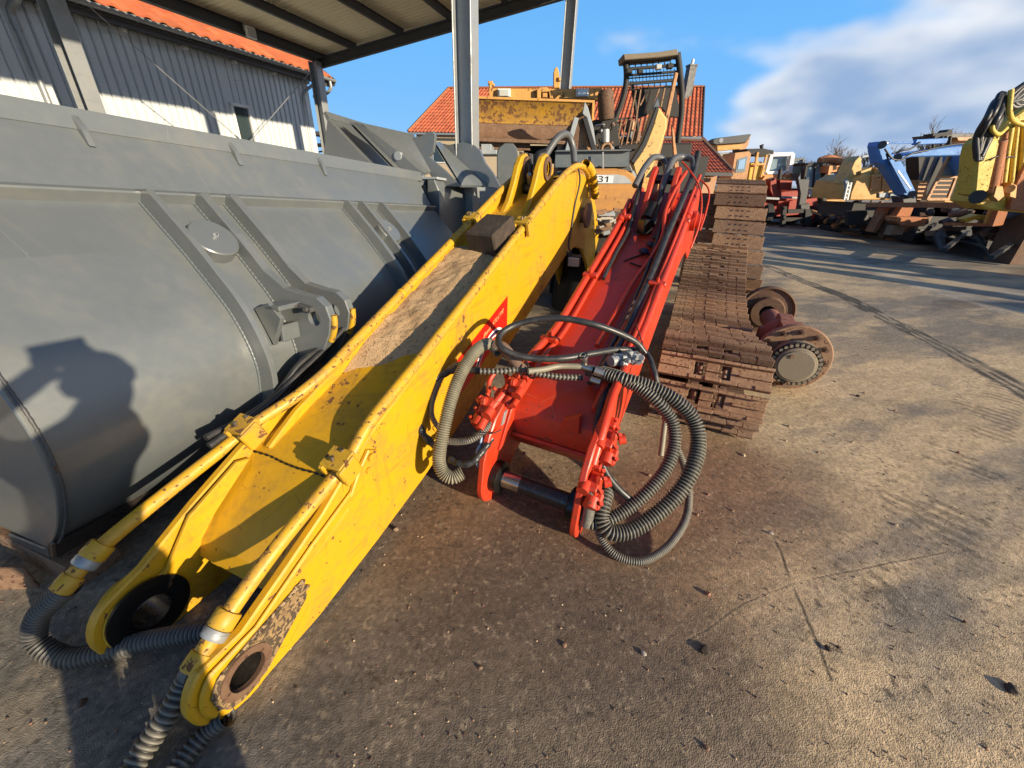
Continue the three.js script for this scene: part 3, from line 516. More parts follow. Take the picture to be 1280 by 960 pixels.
// ---------------------------------------------------------------- the houses behind
{
  const e0 = P(510, 166, 35), e1 = P(877, 170, 31), ye = (e0.y + e1.y) / 2, run = 3.1, rise = 3.15; e0.y = e1.y = ye;
  const t = e1.clone().sub(e0).normalize(), back = V3(t.z, 0, -t.x); if (back.z > 0) back.negate();
  const yr = ye + rise, r1 = e1.clone().addScaledVector(back, run).setY(yr), r0 = e0.clone().addScaledVector(back, run).addScaledVector(t, 2.2).setY(yr);
  const b0 = e0.clone().addScaledVector(back, 2 * run), b1 = e1.clone().addScaledVector(back, 2 * run), mid = e0.clone().lerp(b1, 0.5), L = e0.distanceTo(e1), onF = (a, z, y) => e0.clone().addScaledVector(t, a).addScaledVector(back, z).setY(y);
  const h = thing('house', 'big house with red hipped tile roof and chimney behind the machines', 'house', mid.clone().setY(0));
  part('wall', bar(onF(0.45, run, ye / 2 - 0.05), onF(L - 0.45, run, ye / 2 - 0.05), 2 * run - 0.9, ye - 0.1, 0.01), M.render, h);
  const roof = roofMesh('roof', tileRoof(e0, e1, r1, r0, 74, 14, 0.06, 9, [0.40, 0.10, 0.042]), h);
  roofMesh('roof', tileRoof(b0, e0, r0, r0.clone().addScaledVector(back, 0.02), 24, 14, 0.06, 10, [0.44, 0.12, 0.05]), h);
  roofMesh('roof', tileRoof(b1, b0, r0, r1, 74, 14, 0.06, 11, [0.40, 0.10, 0.042]), h);
  part('gable', ext([[0.5, ye - 0.06], [2 * run - 0.5, ye - 0.06], [run, yr - 0.2]], 0.3).applyMatrix4(new THREE.Matrix4().makeBasis(back, UP, back.clone().cross(UP)).setPosition(onF(L - 0.5, 0, 0))), M.render, h);
  part('verge', bar(e1.clone().addScaledVector(t, 0.04), r1.clone().addScaledVector(t, 0.04).setY(yr + 0.02), 0.08, 0.2), M.darkSteel, h);
  part('ridge', [bar(r0.clone().setY(yr + 0.06), r1.clone().setY(yr + 0.06), 0.24, 0.1), bar(e0.clone().setY(ye + 0.08), r0.clone().setY(yr + 0.06), 0.2, 0.1)], M.rustOrange, h);
  part('gutter', bar(e0.clone().addScaledVector(back, -0.08).setY(ye - 0.08), e1.clone().addScaledVector(back, -0.08).setY(ye - 0.08), 0.12, 0.12), M.galv, h);
  const c = onF(L - 1.1, run - 0.5, yr); part('chimney', [box(0.5, 1.9, 0.5, c.x, yr + 0.15, c.z, 0.2), box(0.58, 0.1, 0.58, c.x, yr + 1.1, c.z, 0.2)], M.darkSteel, roof);
  part('flue', cyl(V3(c.x, yr + 1.1, c.z), V3(c.x, yr + 1.45, c.z), 0.1, 0.1, 10), M.whitePaint, roof);
  for (const a of [2.2, 4.4]) { const w = part('window', bar(onF(a - 0.5, 0.44, ye - 1.35), onF(a + 0.5, 0.44, ye - 1.35), 0.1, 1.2), M.whitePaint, h); part('pane', bar(onF(a - 0.42, 0.385, ye - 1.35), onF(a + 0.42, 0.385, ye - 1.35), 0.03, 1.04), M.glassDark, w); }

  const D = 22, a0 = P(790, 211, D), a1 = P(918, 209, D); a1.y = a0.y; a1.z = a0.z;
  const an = thing('outbuilding', 'low pinkish outbuilding with red hipped tile roof beside the big house', 'building', V3((a0.x + a1.x) / 2, 0, a0.z - 2.5));
  part('wall', box(a1.x - a0.x - 0.9, a0.y, 4.6, (a0.x + a1.x) / 2, a0.y / 2, a0.z - 2.9), M.pinkRender, an);
  const q1 = V3(P(879, 178, D + 2.6).x, P(879, 177, D + 2.6).y, a0.z - 2.6), q0 = V3(a0.x + 0.4, q1.y, q1.z);
  roofMesh('roof', tileRoof(a0, a1, q1, q0, 26, 9, 0.055, 14, [0.36, 0.09, 0.045]), an);
  const bk = V3(a1.x, a0.y, a0.z - 5.2); roofMesh('roof', tileRoof(a1, bk, q1.clone().setZ(q1.z - 0.02), q1, 20, 9, 0.055, 15, [0.3, 0.08, 0.045]), an);
  part('ridge', [bar(a1.clone().setY(a1.y + 0.07), q1.clone().setY(q1.y + 0.06), 0.18, 0.09), bar(q0.clone().setY(q0.y + 0.06), q1.clone().setY(q1.y + 0.06), 0.18, 0.09)], M.rustDark, an);
  part('fascia', bar(a0.clone().add(V3(0, -0.1, 0.02)), a1.clone().add(V3(0, -0.1, 0.02)), 0.1, 0.16), M.darkSteel, an);

  const f0 = P(862, 196, 40), f1 = P(893, 176, 40), fb = thing('far_house', 'distant pink house wall showing behind the outbuilding roof', 'house', V3((f0.x + f1.x) / 2, 0, -43));
  part('wall', box(f1.x - f0.x, f1.y - 0.3, 5, (f0.x + f1.x) / 2, (f1.y - 0.3) / 2, -43), M.pinkRender, fb);
  roofMesh('roof', tileRoof(V3(f0.x - 0.2, f1.y - 0.5, -40.2), V3(f1.x + 0.2, f1.y - 0.5, -40.2), V3(f1.x + 0.2, f1.y + 0.5, -43), V3(f0.x - 0.2, f1.y + 0.5, -43), 12, 6, 0.06, 16, [0.42, 0.16, 0.1]), fb);

  // timber store far left
  const L0 = P(401, 178, 19), st = thing('timber_store', 'small timber store with a flat dark roof behind the canopy corner post', 'shelter', V3(L0.x + 0.8, 0, -20));
  part('roof', [bar(P(398, 169, 19), P(447, 173, 19), 2.6, 0.12)], M.darkSteel, st);
  part('post', [pbar(421, 170, 421, 188, 19, 0.12)], M.darkSteel, st); part('post', [bar(P(421, 200, 19).setY(0), P(421, 186, 19), 0.12, 0.12)], M.darkSteel, st);
  const rr = rng(31), pl = thing('timber_stack', 'pile of sawn timber offcuts under the small store roof', 'timber', V3(L0.x + 0.8, 0, -19.6));
  part('bearer', [box(1.9, 1.55, 1.4, L0.x + 1.0, 0.78, -19.8)], M.rustDark, pl);
  for (let i = 0; i < 34; i++) { const x = 405 + rr() * 40, y = 176 + rr() * 13; part('board', pbar(x - 5 - rr() * 8, y + rr() * 2, x + 5 + rr() * 8, y - rr() * 2, 19 + rr() * 0.8, 0.10, 0.05), rr() > 0.5 ? M.tan : M.wood, pl); }
}

// ---------------------------------------------------------------- the two grey loader buckets
const bU = sight(832, 272).normalize(), bN = V3(-bU.z, 0, bU.x).normalize(), bV = bN.clone().cross(bU.clone().negate()).negate();
if (bV.y < 0) bV.negate();
const bO = G(55, 690, 0.25), bM = new THREE.Matrix4().makeBasis(bN, bV, bU.clone().negate()).setPosition(bO), bI = bM.clone().invert();
const BL = (w, v, s) => V3(w, v, -s).applyMatrix4(bM);                        // bucket frame: outward, up, along
function BS(x, y, s) { const v = sight(x, y), p0 = bO.clone().addScaledVector(bU, s), t = p0.sub(camera.position).dot(bU) / v.dot(bU); const q = v.multiplyScalar(t).add(camera.position).applyMatrix4(bI); return [q.x, q.y]; }
const bPlate = (pts, s, t, o = {}) => ext(pts, t, o.bevel ?? 0.004, o.holes ?? [], o.crease ?? 0.5).translate(0, 0, -s - t).applyMatrix4(bM);
function smoothLine(pts, n) { return new THREE.SplineCurve(pts.map(([x, y]) => new THREE.Vector2(x, y))).getSpacedPoints(n).map((p) => [p.x, p.y]); }
function offset(line, d) { return line.map((p, i) => { const a = line[Math.max(0, i - 1)], b = line[Math.min(line.length - 1, i + 1)], dx = b[0] - a[0], dy = b[1] - a[1], l = Math.hypot(dx, dy) || 1; return [p[0] - dy / l * d, p[1] + dx / l * d]; }); }
function shellGeo(line, t, s0, s1) { return bPlate([...line, ...offset(line, t).reverse()], s0, s1 - s0, { bevel: 0, crease: 0.4 }); }
{
  const b = thing('loader_bucket', 'huge grey wheel loader bucket with its curved back and ribs towards the yellow boom', 'bucket', bO.clone().setY(0), 'grey loader buckets', new THREE.Matrix4().extractRotation(bM));
  const LEN = 4.06;
  const lower = smoothLine([[-0.2, 1.56], [-0.06, 1.42], [0.07, 1.29], [0.2, 1.145], [0.31, 1.01], [0.385, 0.87], [0.425, 0.74], [0.43, 0.63], [0.405, 0.5], [0.33, 0.35], [0.21, 0.19], [0.06, 0.05]], 44);
  part('shell', [shellGeo(lower, -0.03, 0.03, LEN), bPlate([[-0.40, 1.87], [-0.2, 1.57], [-0.23, 1.55], [-0.43, 1.85]], 0.03, LEN - 0.03)], M.greyGloss, b);
  part('floor', bPlate([[0.06, 0.05], [-1.5, 0.0], [-1.5, 0.04], [0.04, 0.09]], 0.03, LEN), M.greyGloss, b);
  part('stiffener', bPlate([[-0.21, 1.60], [-0.150, 1.590], [-0.148, 1.580], [-0.185, 1.505], [-0.25, 1.50]], 0.02, LEN - 0.02), M.greyGloss, b);
  part('weld', sweep(Array.from({ length: 30 }, (_, i) => BL(-0.188, 1.502, 0.05 + (LEN - 0.1) * i / 29)), (q) => 0.007 + 0.0025 * Math.sin(q * 210), { n: 420, m: 6 }), M.greyFar, b);
  part('top_lip', bPlate([[-0.388, 1.862], [-0.412, 1.958], [-0.445, 1.955], [-0.425, 1.85]], 0.0, LEN + 0.12, { bevel: 0.006 }), M.greyGloss, b);
  for (const [x, y] of [[88, 140], [285, 172], [397, 193]]) { const p = (() => { for (let s = 0.3; s < 4; s += 0.005) { const q = BS(x, y, s); if (q[0] < -0.39) return s; } return 1; })(); part('gusset', bPlate([[-0.408, 1.928], [-0.358, 1.872], [-0.330, 1.788], [-0.36, 1.80], [-0.40, 1.86]], p, 0.03, { bevel: 0.003 }), M.greyGloss, b); }
  // side plate at the near end, with the edge of its wear strip
  const side = [[-0.5, 1.95], [-0.4, 1.87], [-0.21, 1.56], ...lower.filter((_, i) => i % 2 === 0), [0.05, 0.05], [-1.5, 0.0], [-1.62, 0.02], [-1.55, 0.3], [-0.9, 1.3]];
  part('side_plate', bPlate(side.map(([x, y]) => [x, y]), 0.0, 0.035), M.greyGloss, b);
  part('side_plate', bPlate(side.map(([x, y]) => [x, y]), LEN - 0.005, 0.035), M.greyGloss, b);
  { const rim = lower.slice(8).filter((_, i) => i % 2 === 0), o = offset(rim, 0.012); part('edge_weld', sweep(o.map(([x, y]) => BL(x + 0.004, y, 0.02)), (s) => 0.006 + 0.002 * Math.sin(s * 260) * Math.sin(s * 97), { n: 160, m: 6 }), M.darkSteel, b); }
  part('heel_plate', bPlate([[0.10, 0.115], [0.03, -0.03], [-0.30, -0.045], [-0.30, 0.0], [0.02, 0.03]], 0.0, LEN, { bevel: 0.006 }), M.darkSteel, b);
  part('wear_strip', bPlate([[0.135, 0.10], [0.075, -0.012], [0.03, -0.02], [0.09, 0.11]], 0.0, 0.9, { bevel: 0.008 }), M.pin, b);
  // ribs: plates standing on the shell
  const profileAt = (line, d) => offset(line, d);
  const rib = (s, h, v1, foot = 0) => { const base = lower.filter(([, y]) => y > v1), out = profileAt(base, h); out[0] = [out[0][0] - 0.06, out[0][1] + 0.03]; if (foot) out[out.length - 1] = base[base.length - 1]; return bPlate([[-0.19, 1.60], ...out.slice(1), ...base.slice().reverse()], s, 0.035, { bevel: 0.004, crease: 0.3 }); };
  const weld = (s, v1) => sweep(lower.filter(([, y], i) => y > v1 && i % 2 === 0).map(([x, y]) => BL(x + 0.004, y + 0.004, s - 0.004)), (q) => 0.007 + 0.002 * Math.sin(q * 230), { n: 150, m: 6 });
  const r1 = part('rib', rib(0.93, 0.105, 0.2), M.greyGloss, b); part('weld', weld(0.93, 0.2), M.greyFar, r1);
  // pair of lugs with the pin bore
  const lug = (s, dx) => {
    const base = lower.filter(([, y]) => y > 0.55), up = profileAt(base, 0.095).filter(([x]) => x < 0.30);
    return bPlate([[-0.19, 1.60], ...up.slice(1), [0.42 + dx, 1.105], [0.54 + dx, 1.085], [0.655 + dx, 1.075], [0.715 + dx, 1.03], [0.738 + dx, 0.955], [0.715 + dx, 0.86], [0.655 + dx, 0.75], [0.58, 0.66], [0.48, 0.56], ...base.slice().reverse()], s, 0.055, { bevel: 0.006, holes: [[0.615 + dx, 0.945, 0.052]], crease: 0.3 });
  };
  for (const [s, dx] of [[1.215, 0], [1.40, -0.02]]) {
    const l = part('lug', lug(s, dx), M.greyGloss, b);
    part('weld', weld(s, 0.6), M.greyFar, l);
    part('worn_edge', sweep([BL(0.742 + dx, 0.975, s + 0.027), BL(0.735 + dx, 0.90, s + 0.027), BL(0.695 + dx, 0.81, s + 0.027)], 0.02, { m: 8 }), M.yellowWorn, l);
    part('boss', lathe([[0.055, 0], [0.085, 0], [0.085, 0.012], [0.055, 0.012]], BL(0.615 + dx, 0.945, s + 0.056), BL(0.615 + dx, 0.945, s + 0.3), 24), M.greyGloss, l);
  }
  part('keeper', [bar(BL(0.49, 1.02, 1.20), BL(0.63, 1.00, 1.20), 0.035, 0.03), cyl(BL(0.52, 1.015, 1.205), BL(0.52, 1.015, 1.165), 0.014, 0.014, 8), cyl(BL(0.60, 1.003, 1.205), BL(0.60, 1.003, 1.165), 0.014, 0.014, 8)], M.darkSteel, b);
  // stop block welded beside the lug
  { const q = [[0.30, 1.145], [0.52, 1.03], [0.50, 0.90], [0.40, 0.90]]; part('stop_block', [bPlate([[0.335, 1.0], [0.455, 1.045], [0.53, 0.965], [0.435, 0.79]], 1.06, 0.03), bar(BL(0.475, 1.02, 1.06), BL(0.475, 1.02, 1.215), 0.11, 0.03), bar(BL(0.475, 0.86, 1.09), BL(0.475, 0.86, 1.215), 0.03, 0.1)], M.greyGloss, b); }
  // far set of ribs
  for (const s of [2.47, 2.655, 2.95]) { const r = part('rib', rib(s, 0.10, 0.2), M.greyGloss, b); part('weld', weld(s, 0.3), M.greyFar, r); }
  // round inspection covers
  for (const s of [1.10, 2.76]) {
    const k = lower.findIndex(([, y]) => y < 1.335), p = lower[k], a = lower[k - 2], e = lower[k + 2], n = [-(e[1] - a[1]), e[0] - a[0]], l = Math.hypot(...n), nx = n[0] / l, ny = n[1] / l;
    const p0 = BL(p[0], p[1], s), p1 = BL(p[0] + nx * 0.075, p[1] + ny * 0.075, s);
    const c = part('cover', lathe([[0.005, 0.075], [0.118, 0.075], [0.124, 0.069], [0.124, -0.03]], p0, p1, 40), M.greyGloss, b);
    part('grease_nipple', [cyl(p1, p1.clone().lerp(p0, -0.16), 0.014, 0.012, 10), sweep([0, 1, 2, 3, 4].map((i) => { const t = i / 4 * 4; return p1.clone().add(BL(0.0 + 0.02 * Math.cos(t), 0.02 * Math.sin(t), 0).sub(BL(0, 0, 0))).addScaledVector(bU, 0.02 * Math.sin(t * 1.2)); }), 0.004, { n: 8, m: 5 })], M.galv, c);
  }
  // timber/steel block under the near corner
  const g0 = G(52, 737, 0), blk = single('support_block', 'rusty brown block under the near corner of the big bucket', 'block', [bar(g0.clone().add(V3(-0.02, 0.075, -0.01)), g0.clone().add(V3(-0.42, 0.075, 0.02)), 0.02, 0.15), bar(BL(-0.55, -0.2, 0.12).setY(0.08), BL(0.07, -0.2, 0.12).setY(0.08), 0.2, 0.155)], M.rust);
  // black hoses lying between bucket and boom
  single('cable_bundle', 'black cables lying along the ground between grey bucket and yellow boom', 'cable', [[-0.02, 0], [0.03, 0.05], [0.07, 0.02]].map(([dx, dy], i) => sweep([[262, 560], [300, 535], [345, 505], [378, 466], [410, 436], [440, 405]].map(([x, y], k) => W(x, y, 22, -2.02 + dx).add(V3(0, dy + 0.012 * Math.sin(k * 2 + i * 2), 0))), 0.018, { n: 40, m: 8 })), M.blackHose);
}
{
  const s0 = 4.18, base = BL(-0.6, 0, 4.6).setY(0);
  const b = thing('loader_bucket', 'smaller grey bucket with lobed side cutter plates behind the far end of the big bucket', 'bucket', base, 'grey loader buckets', new THREE.Matrix4().extractRotation(bM));
  const line = [[-1.70, 2.52], [-1.25, 2.14], [-0.80, 1.82], [-0.42, 1.60], [-0.24, 1.40], [-0.2, 1.1], [-0.3, 0.7], [-0.7, 0.35]], L = smoothLine(line, 30);
  part('shell', shellGeo(L, -0.03, s0, 5.2), M.greyGloss, b);
  part('top_lip', bPlate([[-1.68, 2.52], [-1.74, 2.60], [-1.79, 2.58], [-1.73, 2.48]], s0, 1.0, { bevel: 0.006 }), M.greyGloss, b);
  const near = [...line.slice(0, 8), [-1.9, 0.4], [-2.3, 0.7], [-1.9, 1.9]]; part('side_plate', bPlate(near, s0 - 0.03, 0.035), M.greyGloss, b);
  const px = (list, s) => list.map(([x, y]) => BS(x, y, s));
  const A = px([[436, 152], [446, 153], [470, 168], [500, 191], [528, 216], [540, 262], [522, 240], [497, 214], [462, 182]], 4.25); const holeA = [...BS(498, 195, 4.25), 0.05], holeB = [...BS(526, 226, 4.25), 0.06];
  const ra = part('rib', bPlate(A, 4.25, 0.05, { holes: [] }), M.greyGloss, b); part('pin', [cyl(BL(holeA[0], holeA[1], 4.23), BL(holeA[0], holeA[1], 4.33), 0.05, 0.05, 20)], M.greyLight, ra); part('pin', [cyl(BL(holeB[0], holeB[1], 4.23), BL(holeB[0], holeB[1], 4.33), 0.06, 0.06, 20)], M.greyLight, ra);  // pale stubs put where the rib has white round holes
  part('rib', bPlate(px([[516, 172], [524, 171], [535, 165], [541, 164], [544, 170], [541, 190], [536, 196], [556, 213], [576, 233], [548, 233], [540, 222], [527, 204], [520, 188]], 4.43), 4.43, 0.05), M.greyGloss, b);
  part('side_cutter', bPlate(px([[540, 176], [560, 181], [580, 178], [592, 181], [600, 188], [606, 203], [616, 216], [627, 236], [606, 233], [575, 205]], 4.78), 4.78, 0.05), M.greyGloss, b);
  // curved panels of the back between the ribs
  const panel = (c) => { const q = c.map(([x, y, s]) => { const [w, v] = BS(x, y, s); return BL(w, v, s); }), n = q[1].clone().sub(q[0]).cross(q[3].clone().sub(q[0])).normalize().multiplyScalar(0.03), K = 8, pos = [], at = (i, j, o) => q[0].clone().lerp(q[1], i / K).lerp(q[3].clone().lerp(q[2], i / K), j / K).addScaledVector(n, o); for (const o of [0, -1]) for (let i = 0; i < K; i++) for (let j = 0; j < K; j++) for (const [a, e] of [[0, 0], [1, 0], [1, 1], [0, 0], [1, 1], [0, 1]]) { const p = at(i + a, j + e, o); pos.push(p.x, p.y, p.z); } const g = new THREE.BufferGeometry(); g.setAttribute('position', new THREE.Float32BufferAttribute(pos, 3)); return toCreasedNormals(g, 0.8); };
  part('back_panel', panel([[450, 155, 4.28], [518, 170, 4.47], [540, 216, 4.47], [531, 219, 4.28]]), M.greyGloss, b);
  part('back_panel', panel([[542, 180, 4.52], [548, 179, 4.76], [607, 234, 4.76], [575, 234, 4.52]]), M.greyGloss, b);
  part('back_panel', panel([[434, 152, 4.16], [442, 158, 4.25], [506, 220, 4.25], [494, 215, 4.16]]), M.greyGloss, b);
  part('front_beam', bPlate([[-0.34, 1.88], [-0.24, 1.885], [-0.17, 1.74], [-0.17, 0.95], [-0.3, 0.5], [-0.36, 0.6]], 4.2, 1.0, { bevel: 0.01 }), M.greyGloss, b);
  part('top_flange', bPlate([[-0.60, 1.90], [-0.20, 1.915], [-0.20, 1.89], [-0.6, 1.875]], 4.2, 1.02, { bevel: 0.004 }), M.greyLight, b);
}

// ---------------------------------------------------------------- the yellow boom in front
const plateIn = (hd) => { const u = along(hd), n = across(hd), m = new THREE.Matrix4().makeBasis(u, UP, n); return { u, n, pt: (s, w, y) => u.clone().multiplyScalar(s).addScaledVector(n, w).setY(y), plate: (pts, w, t, o = {}) => ext(pts, t, o.bevel ?? 0.006, o.holes ?? [], o.crease ?? 0.5).translate(0, 0, w).applyMatrix4(m) }; };
{
  const F = plateIn(22), wL = -1.868, wR = -1.247, Y = F.pt;
  const b = thing('excavator_boom', 'long yellow excavator boom lying on the yard with sand in its trough', 'excavator boom', Y(0.45, (wL + wR) / 2, 0), undefined, -R(22));
  const foot = (cx, cy, r, a0, a1, n = 10) => Array.from({ length: n + 1 }, (_, i) => { const a = R(lerp(a0, a1, i / n)); return [cx + r * Math.cos(a), cy + r * Math.sin(a)]; });
  const wB = -1.78;
  const outline = [...foot(0.41, 0.195, 0.185, 285, 125, 14), [0.46, 0.345], [0.70, 0.452], [0.90, 0.545], [1.06, 0.645], [1.25, 0.755], [1.77, 0.955], [2.70, 1.305], [3.40, 1.57], [4.06, 1.82], [4.45, 1.94], [4.75, 1.98], [5.10, 1.95], [5.50, 1.83], [5.90, 1.58], [6.40, 1.15], [6.75, 0.75], [6.75, 0.35], [6.45, 0.25], [6.2, 0.42], [5.75, 0.85], [5.35, 1.10], [4.95, 1.18], [4.54, 1.115], [3.70, 0.84], [3.0, 0.605], [2.11, 0.30], [1.64, 0.175], [1.2, 0.09], [0.75, 0.02]];
  const hole = [[0.41, 0.205, 0.088]];
  part('side_plate', F.plate(outline, wR - 0.045, 0.045, { holes: hole, bevel: 0.008 }), M.yellow, b);
  const box0 = outline.filter(([q]) => q > 0.95), foot0 = [...foot(0.41, 0.195, 0.185, 285, 125, 14), [0.46, 0.40], [0.70, 0.535], [0.98, 0.67], [1.22, 0.77], [1.40, 0.80], [1.45, 0.5], [1.2, 0.09], [0.75, 0.02]];
  part('side_plate', F.plate(box0, wB, 0.04, { bevel: 0.008 }), M.yellow, b); part('side_plate', F.plate(foot0, wL, 0.045, { holes: hole, bevel: 0.008 }), M.yellow, b); part('transition_plate', [bar(Y(1.36, wL + 0.02, 0.46), Y(1.44, wB + 0.02, 0.46), 0.03, 0.60)], M.yellow, b);
  // thickened foot: doubler plates and bushes
  const dbl = [...foot(0.41, 0.195, 0.155, 290, 125, 12), [0.50, 0.33], [0.80, 0.46], [1.08, 0.56], [1.14, 0.52], [1.10, 0.46], [0.86, 0.27], [0.62, 0.07]];
  part('doubler', F.plate(dbl, wR, 0.022, { holes: hole, bevel: 0.008 }), M.yellow, b);
  part('doubler', F.plate(dbl, wL - 0.022, 0.022, { holes: hole, bevel: 0.008 }), M.yellow, b);
  part('doubler', F.plate(dbl, wL + 0.045, 0.02, { holes: hole, bevel: 0.006 }), M.yellow, b);
  part('doubler', F.plate(dbl, wR - 0.065, 0.02, { holes: hole, bevel: 0.006 }), M.yellow, b);
  const hub = (w0, dir, r1, r0, t) => lathe([[r0, 0], [r1, 0], [r1, t * 0.8], [r1 - 0.012, t], [r0 + 0.01, t], [r0, t * 0.8], [r0, 0]], Y(0.41, w0, 0.205), Y(0.41, w0 + dir, 0.205), 36);
  const eye = []; { const c0 = [0.40, 0.195], c1 = [0.67, 0.30], r0 = 0.114, r1 = 0.055, d = Math.hypot(c1[0] - c0[0], c1[1] - c0[1]), th = Math.atan2(c1[1] - c0[1], c1[0] - c0[0]), k = Math.acos((r0 - r1) / d); for (let i = 0; i <= 22; i++) { const a = th + k + (2 * Math.PI - 2 * k) * i / 22, r = r0 * (1 + 0.12 * (hash(i, 3, 8) - 0.5)); eye.push([c0[0] + r * Math.cos(a), c0[1] + r * Math.sin(a)]); } for (let i = 0; i <= 10; i++) { const a = th - k + 2 * k * i / 10, r = r1 * (1 + 0.5 * (hash(i, 5, 9) - 0.5)); eye.push([c1[0] + r * Math.cos(a), c1[1] + r * Math.sin(a)]); } }
  const bR = part('bush', [F.plate(eye, wR + 0.018, 0.022, { holes: [[0.41, 0.205, 0.088]], bevel: 0.008 })], M.wornEye, b, { label: 'worn and greasy outer bush' });
  part('bore', cyl(Y(0.41, wR - 0.14, 0.205), Y(0.41, wR + 0.045, 0.205), 0.0705, 0.0705, 28, true), M.pin, bR);
  part('inner_ring', lathe([[0.069, 0.012], [0.100, 0.012], [0.100, 0.032], [0.069, 0.032], [0.069, 0.012]], Y(0.41, wR + 0.012, 0.205), Y(0.41, wR + 1, 0.205), 30), M.rustDark, bR);
  const bL = part('bush', hub(wL + 0.065, 1, 0.150, 0.075, 0.014), M.grease, b, { label: 'black greased inner bush' });
  part('bore', cyl(Y(0.41, wL - 0.06, 0.205), Y(0.41, wL + 0.082, 0.205), 0.0705, 0.0705, 28, true), M.pin, bL);
  part('bush', hub(wR - 0.065, -1, 0.150, 0.075, 0.014), M.grease, b); part('bush', hub(wL - 0.022, -1, 0.125, 0.075, 0.05), M.yellowWorn, b);
  // box of the boom between the side plates
  const cross = (p, q, t = 0.025, in0 = 0.045) => { const c0 = Y(p[0], 0, p[1]), c1 = Y(q[0], 0, q[1]), mid = (wL + wR) / 2, w = wR - wL - 2 * in0; return bar(c0.addScaledVector(F.n, mid), c1.addScaledVector(F.n, mid), w, t, 0.002, UP); };
  const tp = [[1.02, 0.612], [1.40, 0.757], [1.77, 0.895], [2.70, 1.245], [3.40, 1.505], [4.06, 1.745], [4.45, 1.86], [4.75, 1.90]];
  const line2 = (pts, t, name, mat = M.yellow, wide = false) => part(name, F.plate([...pts, ...offset(pts, -t).reverse()], (wide ? wL + 0.043 : wB + 0.038), wR - (wide ? wL + 0.086 : wB + 0.081), { bevel: 0, crease: 0.35 }), mat, b);
  line2(tp, 0.025, 'top_plate');
  line2([[0.64, 0.29], [0.675, 0.36], [0.76, 0.44], [0.90, 0.535], [1.024, 0.618], [1.40, 0.762]], 0.03, 'nose_plate', M.yellow, true);
  line2([[0.66, 0.28], [0.80, 0.16], [1.2, 0.12], [1.64, 0.205], [2.11, 0.33], [3.0, 0.635], [4.54, 1.145], [4.95, 1.21], [5.35, 1.13]], 0.02, 'bottom_plate');
  line2([[4.75, 1.935], [5.10, 1.90], [5.50, 1.76], [5.90, 1.51], [6.40, 1.08], [6.70, 0.75]], 0.02, 'end_plate');
  part('fold_weld', sweep([0, 0.2, 0.4, 0.6, 0.8, 1].map((t) => Y(1.025 + 0.006 * Math.sin(t * 9), wL + 0.05 + t * 0.52, 0.622)), (s) => 0.005 + 0.002 * Math.sin(s * 170), { n: 90, m: 6 }), M.grease, b);
  // inner gussets of the nose
  part('gusset', F.plate([[0.5, 0.33], [0.72, 0.43], [0.98, 0.62], [0.92, 0.64], [0.66, 0.52]], wL + 0.064, 0.02, { bevel: 0.003 }), M.yellow, b);
  // pipes on the two upper edges
  const edge = [[0.98, 0.665], [1.25, 0.79], [1.77, 1.0], [2.70, 1.36], [3.40, 1.625], [4.06, 1.88]];
  const pR = [[0.30, 0.315, -0.06], [0.45, 0.40, -0.06], [0.71, 0.515, -0.06], [1.0, 0.62, -0.05], [1.12, 0.685, -0.03], [1.27, 0.79, -0.025], [1.77, 0.978, -0.022], [2.7, 1.328, -0.022], [3.4, 1.592, -0.022], [4.0, 1.822, -0.022], [4.4, 1.96, -0.02], [4.72, 2.03, 0.0], [5.05, 2.0, 0.02], [5.3, 1.88, 0.02]];
  const pL = [[0.26, 0.425, -0.09], [0.40, 0.50, -0.085], [0.6, 0.56, -0.08], [0.98, 0.665, -0.05], [1.10, 0.73, 0.0], [1.30, 0.80, 0.07], [1.5, 0.876, 0.108], [1.77, 0.978, 0.108], [2.7, 1.328, 0.108], [3.3, 1.555, 0.108], [4.0, 1.82, 0.108], [4.28, 1.91, 0.108]];
  const pr = part('pipe', sweep(pR.map(([s, y, w]) => Y(s, wR + w, y)), 0.031, { n: 130, m: 16 }), M.yellowPipe, b);
  const pl = part('pipe', sweep(pL.map(([s, y, w]) => Y(s, wL + w, y)), 0.031, { n: 120, m: 16 }), M.yellowPipe, b);
  const collar = (list, w0, i, t, r, l, mat, parent, name = 'clamp') => { const a = Y(list[i][0], w0 + list[i][2], list[i][1]), c = Y(list[i + 1][0], w0 + list[i + 1][2], list[i + 1][1]), p = a.clone().lerp(c, t), d = c.sub(a).normalize(); return part(name, lathe([[0.03, 0], [r * 0.93, 0], [r, 0.006], [r, l - 0.006], [r * 0.93, l], [0.03, l]], p, p.clone().add(d), 18), mat, parent); };
  for (const [list, w0, pp] of [[pR, wR, pr], [pL, wL, pl]]) {
    collar(list, w0, 0, 0.02, 0.040, 0.06, M.yellowWorn, pp, 'hose_tail'); collar(list, w0, 0, 0.62, 0.046, 0.035, M.galv, pp, 'band_clamp'); collar(list, w0, 0, 0.84, 0.047, 0.06, M.yellowWorn, pp, 'pipe_clamp');
    for (const i of [7, 8]) collar(list, w0, i, 0.5, 0.036, 0.03, M.yellow, pp, 'coupling');
  }
